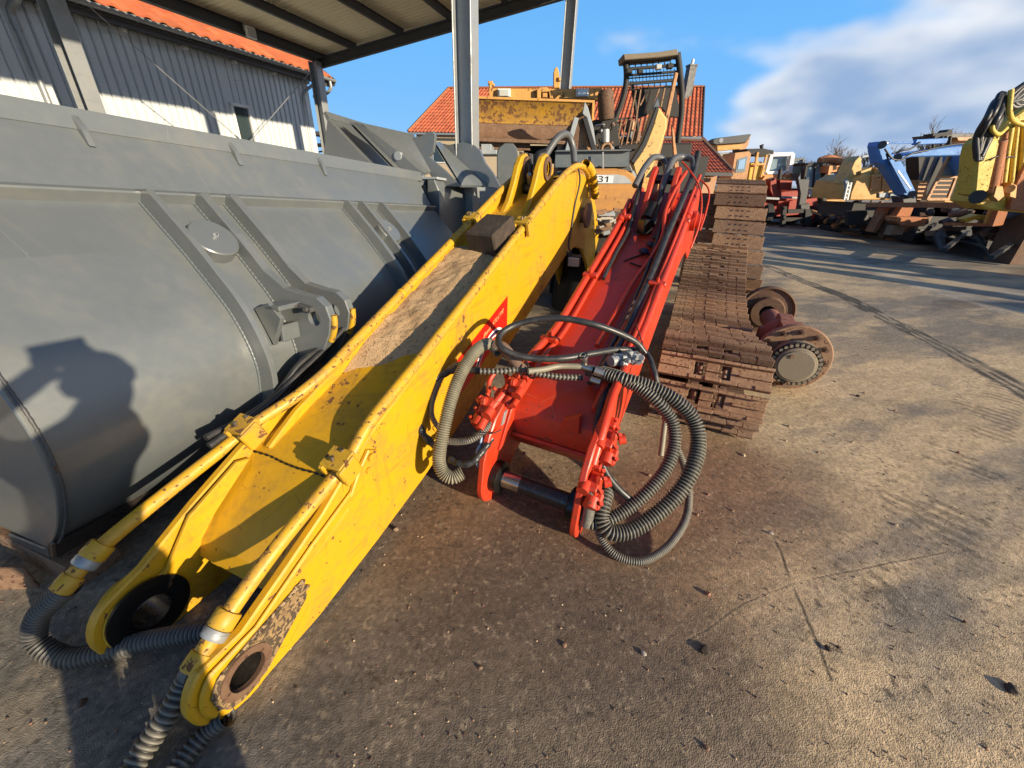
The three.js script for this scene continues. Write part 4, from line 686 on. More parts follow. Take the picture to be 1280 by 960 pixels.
  const saddle = (s, y, w, sgn) => { const p = Y(s, w, y), a = Y(s - 0.05, w, y - 0.02), c = Y(s + 0.05, w, y + 0.02); const k = part('pipe_bracket', [bar(a, c, 0.12, 0.035, 0.004).translate(0, 0.035, 0), bar(a, c, 0.03, 0.11).translate(0.06 * sgn * F.n.x, -0.01, 0.06 * sgn * F.n.z), bar(a, c, 0.03, 0.07).translate(-0.055 * sgn * F.n.x, 0, -0.055 * sgn * F.n.z)], M.yellowWorn, b); part('bolt', [-0.03, 0.03].map((d) => cyl(Y(s + d, w, y + 0.05), Y(s + d, w, y + 0.072), 0.011, 0.011, 6)), M.pinShine, k); };
  saddle(1.06, 0.69, wR - 0.03, 1); saddle(1.04, 0.72, wL + 0.0, 1); saddle(3.28, 1.55, wR - 0.03, 1); saddle(3.30, 1.555, wB + 0.02, 1);
  part('lug_plate', [F.plate([[1.12, 0.63], [1.20, 0.70], [1.26, 0.66], [1.20, 0.56], [1.05, 0.50], [1.04, 0.53]], wR, 0.025), cyl(Y(1.2, wR, 0.66), Y(1.2, wR + 0.04, 0.66), 0.022, 0.022, 10), cyl(Y(1.17, wR, 0.60), Y(1.17, wR + 0.035, 0.60), 0.016, 0.016, 8)], M.yellow, b);
  part('rib', F.plate([[0.80, 0.40], [1.02, 0.485], [1.03, 0.475], [0.83, 0.385]], wR + 0.0, 0.028), M.yellow, b);
  // ears of the stick cylinder near the top of the arch
  const ear = [[3.62, 1.56], [3.80, 1.70], [3.92, 1.86], [4.00, 2.00], [4.08, 2.08], [4.20, 2.115], [4.32, 2.08], [4.40, 1.99], [4.46, 1.86], [4.62, 1.86], [4.62, 1.80]];
  for (const w of [wB + 0.10, wR - 0.22]) { const e = part('ear', F.plate(ear, w, 0.055, { holes: [[4.20, 1.985, 0.062]], bevel: 0.01 }), M.yellow, b); part('ear_bush', lathe([[0.062, 0], [0.105, 0], [0.105, 0.02], [0.062, 0.02]], Y(4.20, w + 0.055, 1.985), Y(4.20, w + 1, 1.985), 26), M.rustDark, e); }
  part('cylinder_pin', cyl(Y(4.20, wL + 0.13, 1.985), Y(4.20, wL + 0.26, 1.985), 0.055, 0.055, 20), M.grease, b);
  part('swivel', [cyl(Y(4.16, (wL + wR) / 2 - 0.05, 1.80), Y(4.16, (wL + wR) / 2 + 0.06, 1.80), 0.07, 0.07, 18), cyl(Y(4.13, (wL + wR) / 2, 1.82), Y(4.13, (wL + wR) / 2, 2.02), 0.035, 0.03, 12)], M.grease, b);
  part('fitting', lathe([[0.0, 0], [0.028, 0], [0.033, 0.03], [0.02, 0.10], [0, 0.105]], Y(4.1, (wL + wR) / 2 + 0.02, 1.86), Y(4.0, (wL + wR) / 2 + 0.03, 1.97), 14), M.steel, b);
  // ribbed yellow hose at the top and grey hydraulic hoses behind it
  part('hose', ribbed([Y(4.95, wR + 0.03, 2.06), Y(5.15, wR + 0.05, 2.0), Y(5.35, wR + 0.06, 1.86), Y(5.5, wR + 0.06, 1.72)], 0.05, 0.05, { m: 12 }), M.yellow, b);
  part('hose', [sweep([Y(4.45, wR - 0.33, 1.98), Y(4.55, wR - 0.3, 2.12), Y(4.72, wR - 0.22, 2.30), Y(4.85, wR - 0.17, 2.32), Y(4.9, wR - 0.12, 2.22), Y(4.85, wR - 0.07, 2.06)], 0.036, { n: 40, m: 12 })], M.greyHose, b);
  part('hose', [sweep([Y(4.4, wL + 0.3, 1.95), Y(4.5, wR - 0.36, 2.10), Y(4.55, wR - 0.30, 2.13)], 0.05, { n: 14, m: 12 }), sweep([Y(4.4, wL + 0.33, 1.70), Y(4.42, wL + 0.32, 1.88), Y(4.5, wL + 0.33, 2.02)], 0.035, { n: 14, m: 10 })], M.black, b);
  // pivot boss at the far end, work lamp and its cable
  part('pivot_boss', lathe([[0.0, 0], [0.085, 0], [0.09, 0.05], [0.14, 0.055], [0.14, 0.085], [0, 0.09]], Y(5.15, wR, 1.52), Y(5.15, wR + 1, 1.52), 24), M.rust, b);
  { const p = Y(4.62, wR + 0.09, 1.08); const l = part('work_lamp', [chamferBox(0.15, 0.13, 0.07, 0.012).translate(0, 0, 0)].map((g) => g.rotateX(0.35).rotateY(-0.2).translate(p.x, p.y, p.z)), M.black, b); part('lens', [chamferBox(0.125, 0.105, 0.014, 0.004).translate(0, 0, 0.038).rotateX(0.35).rotateY(-0.2).translate(p.x, p.y, p.z)], M.lampGlass, l); part('bracket', bar(p, Y(4.62, wR - 0.01, 1.17), 0.03, 0.02), M.black, l);
    part('cable', sweep([Y(4.70, wR + 0.01, 2.03), Y(4.75, wR + 0.035, 1.90), Y(4.72, wR + 0.014, 1.65), Y(4.66, wR + 0.014, 1.40), Y(4.60, wR + 0.02, 1.22), Y(4.6, wR + 0.07, 1.14)], 0.009, { n: 40, m: 6 }), M.black, b); }
  // sticker on the right flank: its print is flat
  {
    const cv = document.createElement('canvas'); cv.width = 1024; cv.height = 384; const c = cv.getContext('2d');
    c.fillStyle = '#c81e12'; c.fillRect(0, 0, 1024, 384);
    c.fillStyle = '#e6c963'; c.font = 'bold 190px sans-serif'; c.setTransform(1, 0, -0.12, 1, 0, 0); c.fillText('MT', 190, 250);
    c.fillStyle = '#dd9a68'; c.font = 'italic bold 70px sans-serif'; c.fillText('Bwd. STLCTR', 520, 130); c.setTransform(1, 0, 0, 1, 0, 0);
    c.fillStyle = '#f2d66a'; c.fillRect(0, 150, 120, 46);
    c.lineWidth = 22; c.strokeStyle = '#efe9e2'; c.beginPath(); c.arc(640, 520, 330, -2.6, -0.55); c.stroke(); c.lineWidth = 34; c.strokeStyle = '#2a3452'; c.beginPath(); c.arc(640, 530, 310, -2.6, -0.5); c.stroke(); c.lineWidth = 16; c.strokeStyle = '#efe9e2'; c.beginPath(); c.arc(640, 545, 290, -2.6, -0.5); c.stroke();
    const t = new THREE.CanvasTexture(cv); t.colorSpace = THREE.SRGBColorSpace; t.anisotropy = 8;
    const m = new THREE.MeshStandardMaterial({ map: t, roughness: 0.35 }); m.name = 'printed sticker';
    const q = [[2.05, 0.52], [2.92, 0.79], [2.92, 1.055], [2.05, 0.80]].map(([s, y]) => Y(s, wR + 0.004, y)), g = new THREE.BufferGeometry();
    const pos = [], uv = [], N = 8; for (let i = 0; i < N; i++) { const a = i / N, e = (i + 1) / N, lo = (x) => q[0].clone().lerp(q[1], x), hi = (x) => q[3].clone().lerp(q[2], x); for (const [p, u, v] of [[lo(a), a, 0], [lo(e), e, 0], [hi(e), e, 1], [lo(a), a, 0], [hi(e), e, 1], [hi(a), a, 1]]) { pos.push(p.x, p.y, p.z); uv.push(u, v); } }
    g.setAttribute('position', new THREE.Float32BufferAttribute(pos, 3)); g.setAttribute('uv', new THREE.Float32BufferAttribute(uv, 2)); g.computeVertexNormals();
    b.updateWorldMatrix(true, false); g.applyMatrix4(b.matrixWorld.clone().invert()); const s = new THREE.Mesh(g, m); s.name = 'sticker'; s.userData.label = 'red sticker with pale lettering and a dark blue curve'; s.receiveShadow = true; b.add(s);
  }
  // hoses at the foot
  const hL = Y(0.26, wL - 0.09, 0.425), hR = Y(0.30, wR - 0.05, 0.30);
  const k1 = [hL.clone().add(F.u.clone().multiplyScalar(0.03)), G(70, 748, 0.36), G(48, 770, 0.27), G(44, 800, 0.16), G(80, 822, 0.10), G(130, 815, 0.12), G(190, 800, 0.17), G(245, 791, 0.22), G(278, 788, 0.24), G(300, 800, 0.2)];
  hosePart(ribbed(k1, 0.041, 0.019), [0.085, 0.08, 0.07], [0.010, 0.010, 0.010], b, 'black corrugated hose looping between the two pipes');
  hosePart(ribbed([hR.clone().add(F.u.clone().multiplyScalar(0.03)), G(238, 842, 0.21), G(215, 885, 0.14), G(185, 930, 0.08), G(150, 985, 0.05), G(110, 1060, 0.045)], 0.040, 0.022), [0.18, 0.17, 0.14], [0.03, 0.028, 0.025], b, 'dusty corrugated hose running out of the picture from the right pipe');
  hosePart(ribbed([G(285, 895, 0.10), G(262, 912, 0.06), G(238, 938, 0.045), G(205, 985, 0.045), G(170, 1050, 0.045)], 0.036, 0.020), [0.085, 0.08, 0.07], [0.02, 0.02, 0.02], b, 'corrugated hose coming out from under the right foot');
  // sand in the trough: a low heap with a ragged outline
  {
    const pos = [], nS = 90, nW = 26, top = (s) => { for (let i = 0; i + 1 < tp.length; i++) if (s <= tp[i + 1][0]) { const t = (s - tp[i][0]) / (tp[i + 1][0] - tp[i][0]); return lerp(tp[i][1], tp[i + 1][1], t); } return 2; };
    const hgt = (i, j) => { const s = 1.42 + 1.68 * i / nS, t = j / nW, w = wB + 0.042 + t * (wR - wB - 0.088), n = fbm(s * 6, w * 6, 71, 4), f = fbm(s * 40, w * 40, 75, 2); const e = step(1.42 + 0.34 * t + 0.24 * (n - 0.4), 1.80 + 0.3 * t + 0.2 * n, s) * step(3.12, 2.96 - 0.1 * n, s); return Y(s, w, top(s) - 0.012 + e * (0.062 - 0.02 * t + 0.045 * (n - 0.5) + 0.014 * (f - 0.5))); };
    for (let i = 0; i < nS; i++) for (let j = 0; j < nW; j++) { const a = hgt(i, j), q = hgt(i, j + 1), c = hgt(i + 1, j + 1), d = hgt(i + 1, j); for (const p of [a, c, q, a, d, c]) pos.push(p.x, p.y, p.z); }
    const g = new THREE.BufferGeometry(); g.setAttribute('position', new THREE.Float32BufferAttribute(pos, 3)); 
    single('sand', 'brown sand spilled along the trough of the yellow boom', 'sand', toCreasedNormals(g, 1.2), M.sand, { kind: 'stuff' });
  }
  // timber block wedged in the trough
  { const m = new THREE.Matrix4().makeBasis(F.u, UP.clone(), F.n); const g = chamferBox(0.34, 0.20, 0.26, 0.012).rotateZ(Math.atan(0.39)).rotateY(-0.12).applyMatrix4(m); const p = Y(3.05, wB + 0.33, 1.48); single('timber_block', 'dark weathered timber block lying in the trough of the yellow boom', 'timber', g.translate(p.x, p.y, p.z), M.wood); }
}

// ---------------------------------------------------------------- the red boom
{
  const F = plateIn(26), Y = F.pt, wR = -0.364, wL = -1.017, wm = (wL + wR) / 2;
  const b = thing('excavator_stick', 'signal red excavator arm with pipes and a tangle of hoses on its foot', 'excavator arm', Y(1.8, wm, 0), undefined, -R(26));
  const arc = (cx, cy, r, a0, a1, n = 10) => Array.from({ length: n + 1 }, (_, i) => { const a = R(lerp(a0, a1, i / n)); return [cx + r * Math.cos(a), cy + r * Math.sin(a)]; });
  const top = [[1.92, 0.66], [2.15, 0.72], [2.4, 0.78], [2.75, 0.83], [3.0, 0.91], [3.4, 1.07], [3.9, 1.26], [4.4, 1.47], [4.8, 1.68], [5.15, 1.86]];
  const out = [...arc(1.80, 0.16, 0.17, 285, 165, 10), [1.66, 0.36], [1.72, 0.50], [1.80, 0.60], ...top, [5.35, 1.84], [5.60, 1.66], [5.85, 1.35], [5.9, 1.1], [5.7, 1.05], [5.2, 1.2], [4.8, 1.18], [4.3, 1.02], [3.6, 0.72], [3.0, 0.46], [2.5, 0.30], [2.1, 0.16]];
  for (const w of [wR - 0.04, wL]) { const p = part('side_plate', F.plate(out, w, 0.04, { holes: [[1.80, 0.17, 0.058]], bevel: 0.007 }), M.red, b); part('bush', lathe([[0.058, 0], [0.10, 0], [0.10, 0.03], [0.058, 0.03], [0.058, 0]], Y(1.80, w === wL ? wL : wR, 0.17), Y(1.80, w === wL ? wL - 1 : wR + 1, 0.17), 26), M.red, p); part('boss', lathe([[0.058, 0], [0.105, 0], [0.105, 0.05], [0.09, 0.06], [0.058, 0.06]], Y(1.80, w === wL ? wL + 0.04 : wR - 0.04, 0.17), Y(1.80, w === wL ? wL + 1 : wR - 1, 0.17), 26), M.grease, p); }
  part('pin', cyl(Y(1.80, wL - 0.02, 0.17), Y(1.80, wR + 0.02, 0.17), 0.056, 0.056, 28), M.pin, b, { label: 'dark greased steel pin between the two feet' });
  part('pin_sleeve', cyl(Y(1.80, wL + 0.11, 0.17), Y(1.80, wL + 0.23, 0.17), 0.0575, 0.0575, 28), M.pinShine, b);
  const line2 = (pts, t, name) => part(name, F.plate([...pts, ...offset(pts, -t).reverse()], wL + 0.038, wR - wL - 0.076, { bevel: 0, crease: 0.4 }), M.red, b);
  const sink = top.slice(1).map(([s, y]) => [s, y - 0.055]);
  line2([[2.02, 0.36], [2.0, 0.46], [2.02, 0.56], [2.08, 0.63], ...sink], 0.02, 'top_plate');
  line2([[2.0, 0.40], [2.1, 0.28], [2.5, 0.33], [3.0, 0.49], [3.6, 0.75], [4.3, 1.05], [4.8, 1.21], [5.2, 1.22]], 0.02, 'bottom_plate');
  // stiffening wedges on the nose
  for (const [w, f] of [[wL + 0.04, 1], [wR - 0.06, -1]]) part('gusset', F.plate([[1.82, 0.36], [2.05, 0.42], [2.2, 0.64], [2.0, 0.62]], w, 0.02), M.red, b);
  part('stop_lug', [ext([[0, 0], [0.13, 0.03], [0.12, 0.15], [0.02, 0.10]], 0.05, 0.006).applyMatrix4(new THREE.Matrix4().makeBasis(F.n, UP, F.u.clone().negate()).setPosition(Y(2.05, wm + 0.05, 0.50)))], M.red, b);
  // pipes on both edges
  const run = (w, dy, r, s0 = 2.05, s1 = 5.1, pre = [], post = []) => sweep([...pre, ...top.filter(([s]) => s >= s0 && s <= s1).map(([s, y]) => Y(s, w, y + dy)), ...post], r, { n: 90, m: 12 });
  const pipes = [part('pipe', run(wL + 0.012, 0.035, 0.028, 2.1, 5.1, [Y(1.72, wL - 0.03, 0.55), Y(1.85, wL - 0.03, 0.62), Y(2.0, wL + 0.0, 0.70)]), M.red, b), part('pipe', run(wL + 0.078, 0.012, 0.020, 2.3, 5.1, [Y(1.9, wL + 0.10, 0.66), Y(2.1, wL + 0.09, 0.70)]), M.red, b), part('pipe', run(wR - 0.015, 0.038, 0.030, 2.1, 5.1, [Y(1.80, wR + 0.0, 0.50), Y(1.92, wR - 0.0, 0.64)]), M.red, b), part('pipe', run(wR - 0.095, 0.01, 0.020, 2.3, 5.0, [Y(2.1, wR - 0.1, 0.66)]), M.red, b)];
  for (const s of [2.6, 3.5, 4.5]) { const k = top.findIndex(([q]) => q > s), [a, c] = [top[k - 1], top[k]], y = lerp(a[1], c[1], (s - a[0]) / (c[0] - a[0])), y2 = y + 0.05 * (c[1] - a[1]) / (c[0] - a[0]); for (const [w, wd] of [[wL + 0.04, 0.16], [wR - 0.045, 0.17]]) part('pipe_clamp', [bar(Y(s - 0.02, w, y + 0.04), Y(s + 0.03, w, y2 + 0.04), wd * 0.85, 0.045, 0.01), cyl(Y(s, w, y + 0.07), Y(s, w, y + 0.1), 0.014, 0.014, 6)], M.red, b); }
  for (const [s, w] of [[4.45, wL + 0.01], [2.8, wR - 0.015], [4.6, wR - 0.015]]) { const k = top.findIndex(([q]) => q > s), [a, c] = [top[k - 1], top[k]], f = (q) => lerp(a[1], c[1], (q - a[0]) / (c[0] - a[0])) + 0.036; part('coupling', cyl(Y(s, w, f(s)), Y(s + 0.07, w, f(s + 0.07)), 0.041, 0.041, 6), M.red, b); }
  // bent pipes and black hoses lying on the top plate
  const on = (s, w, h = 0.02) => { let y = 2; for (let i = 0; i + 1 < sink.length; i++) if (s <= sink[i + 1][0]) { y = lerp(sink[i][1], sink[i + 1][1], (s - sink[i][0]) / (sink[i + 1][0] - sink[i][0])); break; } return Y(s, w, y + h); };
  part('pipe', sweep([on(2.75, wL + 0.36, 0.04), on(3.1, wL + 0.37, 0.035), on(3.6, wL + 0.40, 0.04), on(4.0, wL + 0.47, 0.08), on(4.2, wL + 0.49, 0.14), on(4.45, wL + 0.44, 0.2), on(4.7, wL + 0.45, 0.24), on(5.0, wL + 0.50, 0.28)], 0.018, { n: 70 }), M.red, b);
  part('pipe', sweep([on(2.95, wL + 0.48, 0.04), on(3.2, wL + 0.49, 0.035), on(3.5, wL + 0.49, 0.04), on(3.9, wL + 0.51, 0.07), on(4.4, wL + 0.53, 0.16)], 0.016, { n: 60 }), M.red, b);
  part('valve', [0, 1, 2].map((i) => cyl(on(3.08 + i * 0.09, wL + 0.495, 0.055), on(3.12 + i * 0.09, wL + 0.495, 0.058), 0.024, 0.024, 8)), M.galv, b);
  part('hose', sweep([on(2.45, wR - 0.16, 0.05), on(2.8, wR - 0.14, 0.05), on(3.2, wR - 0.13, 0.07), on(3.7, wR - 0.125, 0.10), on(4.2, wR - 0.12, 0.16), on(4.7, wR - 0.10, 0.20), on(5.1, wR - 0.09, 0.24), on(5.25, wR - 0.10, 0.2)], 0.030, { n: 80, m: 12 }), M.blackHose, b);
  part('hose', sweep([on(2.3, wR - 0.20, 0.03), on(2.7, wR - 0.20, 0.03), on(3.1, wR - 0.185, 0.035), on(3.6, wR - 0.18, 0.05), on(4.1, wR - 0.20, 0.08), on(4.5, wR - 0.22, 0.14)], 0.017, { n: 60, m: 8 }), M.blackHose, b);
  part('hose', sweep([on(3.6, wL + 0.13, 0.03), on(4.0, wL + 0.12, 0.04), on(4.4, wL + 0.13, 0.07), on(4.7, wL + 0.10, 0.16), on(5.0, wL + 0.07, 0.25)], 0.02, { n: 40, m: 8 }), M.blackHose, b);
  part('pipe', sweep([on(2.6, wR - 0.05, 0.10), on(3.2, wR - 0.05, 0.105), on(3.9, wR - 0.05, 0.11), on(4.5, wR - 0.045, 0.13), on(4.9, wR - 0.03, 0.18), on(5.1, wR - 0.02, 0.2)], 0.016, { n: 60, m: 8 }), M.red, b);
  part('cable_mark', sweep([on(3.95, wL + 0.22, 0.008), on(4.05, wL + 0.32, 0.008), on(4.1, wL + 0.40, 0.008), on(4.0, wL + 0.46, 0.01), on(3.9, wL + 0.40, 0.01), on(3.93, wL + 0.28, 0.01)], 0.007, { n: 50, m: 6 }), M.grease, b);
  const ragM = plain('dark blue rag', [0.02, 0.02, 0.05], 0.8); for (const [s, w] of [[4.1, 0.36], [4.22, 0.40], [4.35, 0.42]]) { const p = on(s, wL + w, 0.03); part('rag', new THREE.IcosahedronGeometry(0.05, 1).scale(1, 0.6, 1).rotateY(s * 7).translate(p.x, p.y, p.z), ragM, b); }
  // ears and hoses at the far top
  const ear = [[4.45, 1.45], [4.62, 1.62], [4.74, 1.80], [4.84, 1.98], [4.95, 2.05], [5.07, 2.02], [5.14, 1.92], [5.2, 1.80], [5.2, 1.7]];
  for (const w of [wL + 0.17, wR - 0.25]) part('ear', F.plate(ear, w, 0.05, { holes: [[4.96, 1.93, 0.05]], bevel: 0.008 }), M.red, b);
  part('cross_pin', cyl(Y(4.96, wL + 0.16, 1.93), Y(4.96, wR - 0.19, 1.93), 0.045, 0.045, 18), M.grease, b);
  part('swivel', [cyl(on(4.5, wL + 0.27, 0.1), on(4.62, wL + 0.29, 0.17), 0.06, 0.05, 14), box(0.12, 0.14, 0.1, on(4.42, wL + 0.28, 0.08).x, on(4.42, wL + 0.28, 0.08).y, on(4.42, wL + 0.28, 0.08).z, 0.5)], M.grease, b);
  part('hose', sweep([Y(4.75, wL + 0.05, 1.86), Y(4.95, wL + 0.09, 2.05), Y(5.1, wL + 0.14, 2.14), Y(5.2, wL + 0.22, 2.12), Y(5.2, wL + 0.28, 2.0)], 0.032, { n: 36 }), M.greyHose, b);
  part('hose', sweep([Y(4.8, wL + 0.31, 1.80), Y(4.95, wL + 0.32, 1.98), Y(5.1, wL + 0.34, 2.12), Y(5.22, wL + 0.42, 2.15), Y(5.2, wL + 0.52, 2.12), Y(5.1, wL + 0.56, 2.0)], 0.036, { n: 40 }), M.greyHose, b);
  part('hose', sweep([Y(4.5, wL + 0.33, 1.52), Y(4.7, wL + 0.32, 1.70), Y(4.85, wL + 0.31, 1.86)], 0.034, { n: 20 }), M.black, b);
  part('wire', sweep([Y(5.05, wR - 0.22, 2.1), Y(5.0, wR - 0.12, 2.02), Y(4.9, wR + 0.02, 1.86), Y(4.8, wR + 0.08, 1.70), Y(4.7, wR + 0.10, 1.5), Y(4.6, wR + 0.08, 1.32)], 0.009, { n: 40, m: 6 }), M.red, b);
  part('wire', sweep([Y(5.1, wR - 0.02, 1.95), Y(5.0, wR + 0.1, 1.85), Y(4.85, wR + 0.13, 1.65), Y(4.72, wR + 0.12, 1.48)], 0.009, { n: 40, m: 6 }), M.red, b);
  part('pivot_boss', [lathe([[0, 0], [0.10, 0], [0.10, 0.05], [0.075, 0.055], [0.075, 0.11], [0, 0.112]], Y(4.95, wR, 1.55), Y(4.95, wR + 1, 1.55), 24)], M.red, b);
  // junction blocks on the two feet
  const junction = (s, w, y, sg) => { const o = (ds, dw, dy) => Y(s + ds * 0.85, w + dw * sg * 0.8, y + dy * 0.85); const j = part('pipe_manifold', [bar(o(-0.06, 0, 0.02), o(0.10, 0, 0.06), 0.075, 0.06, 0.012), bar(o(0.0, 0.03, -0.02), o(0.02, 0.03, 0.11), 0.04, 0.05, 0.01), bar(o(-0.10, 0.05, -0.06), o(0.0, 0.05, -0.01), 0.055, 0.045, 0.01), bar(o(0.12, -0.02, 0.07), o(0.2, -0.02, 0.10), 0.05, 0.045, 0.01)], M.red, b); for (const f of [cyl(o(-0.11, 0.02, -0.06), o(-0.05, 0.02, -0.02), 0.04, 0.04, 12), cyl(o(-0.09, -0.05, 0.03), o(-0.02, -0.05, 0.05), 0.034, 0.034, 12), cyl(o(0.04, 0.06, 0.05), o(0.06, 0.10, 0.06), 0.03, 0.03, 10)]) part('flange', f, M.red, j); for (const f of [[-0.04, 0.06, 0.03], [0.02, 0.06, 0.09], [0.08, 0.03, 0.1], [-0.08, 0.08, -0.03], [0.13, 0.0, 0.13]].map(([x, y2, z]) => cyl(o(x, y2, z), o(x - 0.012, y2 + 0.012, z + 0.022), 0.012, 0.012, 6))) part('bolt', f, M.red, j); return j; };
  junction(1.84, wL - 0.05, 0.60, -1); junction(2.02, wL + 0.06, 0.68, -1); junction(1.92, wR + 0.045, 0.56, 1); junction(1.74, wR + 0.035, 0.38, 1);
  part('guard_loop', sweep([Y(1.95, wL - 0.1, 0.66), Y(1.97, wL - 0.1, 0.76), Y(2.03, wL - 0.08, 0.8), Y(2.1, wL - 0.06, 0.76), Y(2.12, wL - 0.05, 0.68)], 0.016, { n: 20 }), M.red, b);
  part('stub_pipe', [sweep([Y(1.72, wR + 0.03, 0.40), Y(1.70, wR + 0.04, 0.28), Y(1.69, wR + 0.04, 0.16)], 0.034, { n: 12 })], M.dustHose, b);
  part('mud_cake', [[1.70, 0.40, 0.05], [1.69, 0.34, 0.04], [1.73, 0.46, 0.035]].map(([s, y, r]) => { const p = Y(s, wL - 0.015, y); return new THREE.IcosahedronGeometry(r, 1).scale(0.35, 1.2, 0.8).rotateY(-R(26)).translate(p.x, p.y, p.z); }), plain('pale blue grease', [0.25, 0.33, 0.45], 0.6), b);
  part('steel_patch', F.plate([[1.86, 0.52], [1.90, 0.60], [1.94, 0.60], [1.90, 0.52]], wL + 0.04, 0.008, { bevel: 0.001 }), M.galv, b);

  // hoses: [photo x, y, height above ground] picked along each one
  const H = (list) => list.map(([x, y, h]) => G(x, y, h));
  const tones = new Map([[M.blackHose, [[0.135, 0.125, 0.10], [0.006, 0.006, 0.006]]], [M.dustHose, [[0.18, 0.165, 0.135], [0.05, 0.046, 0.04]]], [M.paleHose, [[0.215, 0.20, 0.145], [0.10, 0.09, 0.062]]]]);
  const hose = (label, geo, mat) => geo.attributes.tone ? hosePart(geo, ...tones.get(mat), b, label) : part('hose', geo, mat, b, { label });
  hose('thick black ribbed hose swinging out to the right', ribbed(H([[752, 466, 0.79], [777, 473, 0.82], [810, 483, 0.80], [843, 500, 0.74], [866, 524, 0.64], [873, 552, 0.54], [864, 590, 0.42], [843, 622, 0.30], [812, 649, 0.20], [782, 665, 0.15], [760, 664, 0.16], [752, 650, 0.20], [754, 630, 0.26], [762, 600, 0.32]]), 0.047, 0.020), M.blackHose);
  hose('black ribbed hose curving inside the larger loop', ribbed(H([[735, 463, 0.80], [757, 468, 0.82], [793, 482, 0.80], [822, 503, 0.74], [840, 527, 0.64], [843, 554, 0.54], [834, 583, 0.44], [813, 611, 0.34], [787, 634, 0.25], [760, 650, 0.19], [738, 654, 0.17], [726, 641, 0.20], [726, 626, 0.25], [731, 607, 0.30]]), 0.039, 0.018), M.blackHose);
  hose('thin dusty ribbed hose hanging lowest to the ground', ribbed(H([[846, 560, 0.36], [856, 585, 0.28], [861, 612, 0.20], [859, 642, 0.12], [847, 668, 0.07], [825, 691, 0.04], [797, 702, 0.035], [770, 694, 0.04], [751, 672, 0.08], [743, 635, 0.18], [739, 595, 0.30], [738, 568, 0.38]]), 0.024, 0.012), M.dustHose);
  hose('smooth black hose running down over the nose', sweep(H([[765, 478, 0.74], [752, 505, 0.70], [746, 532, 0.62], [746, 558, 0.54], [757, 590, 0.42], [772, 610, 0.34], [792, 628, 0.26]]), 0.021, { n: 70, m: 12 }), M.blackHose);
  hose('smooth black hose bent into a flat loop over the arm', sweep(H([[806, 441, 0.90], [795, 428, 0.97], [772, 416, 1.04], [740, 405, 1.10], [702, 398, 1.12], [668, 400, 1.10], [640, 408, 1.06], [624, 420, 1.02], [626, 434, 0.98], [645, 444, 0.94], [668, 448, 0.92], [702, 448, 0.92], [740, 442, 0.92], [775, 437, 0.91], [806, 441, 0.88], [816, 460, 0.82], [821, 478, 0.74], [826, 495, 0.6]]), 0.021, { n: 160, m: 12 }), M.blackHose);
  hose('thick pale ribbed hose arching against the yellow boom', ribbed(H([[624, 440, 0.90], [613, 430, 0.93], [600, 434, 0.94], [586, 450, 0.90], [573, 474, 0.82], [563, 502, 0.72], [555, 535, 0.60], [550, 560, 0.50], [549, 578, 0.42], [555, 592, 0.36], [566, 597, 0.34], [578, 591, 0.36]]), 0.040, 0.013), M.paleHose);
  hose('brown smooth pipe end of the pale hose', sweep(H([[618, 432, 0.93], [628, 434, 0.93], [637, 443, 0.90], [645, 454, 0.86], [655, 464, 0.82]]), 0.036, { n: 24, m: 14 }), M.brownHose);
  hose('spiral wrapped black hose lying across the arm', ribbed(H([[600, 464, 0.83], [628, 464, 0.83], [652, 462, 0.83], [672, 467, 0.80], [700, 471, 0.78], [728, 472, 0.77]]), 0.021, 0.026), M.blackHose);
  part('hose_tie', [[646, 458], [652, 462], [658, 459], [664, 466]].map(([x, y], i) => { const p = G(x, y, 0.83); return new THREE.TorusGeometry(0.036, 0.006, 6, 16).rotateY(0.9 + i * 0.5).translate(p.x, p.y, p.z); }), M.black, b);
  hose('beige hose with steel fitting across the arm', sweep(H([[660, 464, 0.85], [678, 462, 0.85], [698, 458, 0.85], [728, 458, 0.85]]), 0.019, { n: 30, m: 10 }), M.paleHose);
  hose('black taped hose hanging beside the yellow boom', sweep(H([[600, 463, 0.82], [570, 462, 0.82], [543, 474, 0.78], [526, 496, 0.70], [521, 522, 0.60], [531, 546, 0.50], [548, 560, 0.44]]), (s) => 0.024 + 0.003 * Math.sin(s * 90), { n: 110, m: 10 }), M.blackHose);
  hose('thin grey hose hanging beside the yellow boom', ribbed(H([[592, 452, 0.86], [574, 455, 0.85], [555, 467, 0.80], [542, 495, 0.70], [540, 520, 0.60], [552, 540, 0.52]]), 0.018, 0.012), M.dustHose);
  hose('grey ribbed hose joined to the left foot', ribbed(H([[556, 551, 0.44], [572, 552, 0.46], [590, 549, 0.50], [602, 541, 0.53], [612, 531, 0.56], [622, 514, 0.60]]), 0.022, 0.012), M.dustHose);
  hose('black hose below the left foot fitting', sweep(H([[562, 574, 0.38], [575, 580, 0.38], [590, 578, 0.40], [603, 564, 0.44], [614, 548, 0.48]]), (s) => 0.021 + 0.002 * Math.sin(s * 110), { n: 70, m: 10 }), M.blackHose);
  hose('thin beige hose hanging behind the right foot', sweep(H([[806, 480, 0.66], [822, 497, 0.60], [831, 516, 0.52], [829, 545, 0.40], [826, 570, 0.30]]), 0.018, { n: 40 }), M.paleHose);
  hose('grey ribbed stub below the right foot', ribbed(H([[757, 600, 0.30], [753, 625, 0.22], [752, 655, 0.12]]), 0.034, 0.015), M.dustHose);
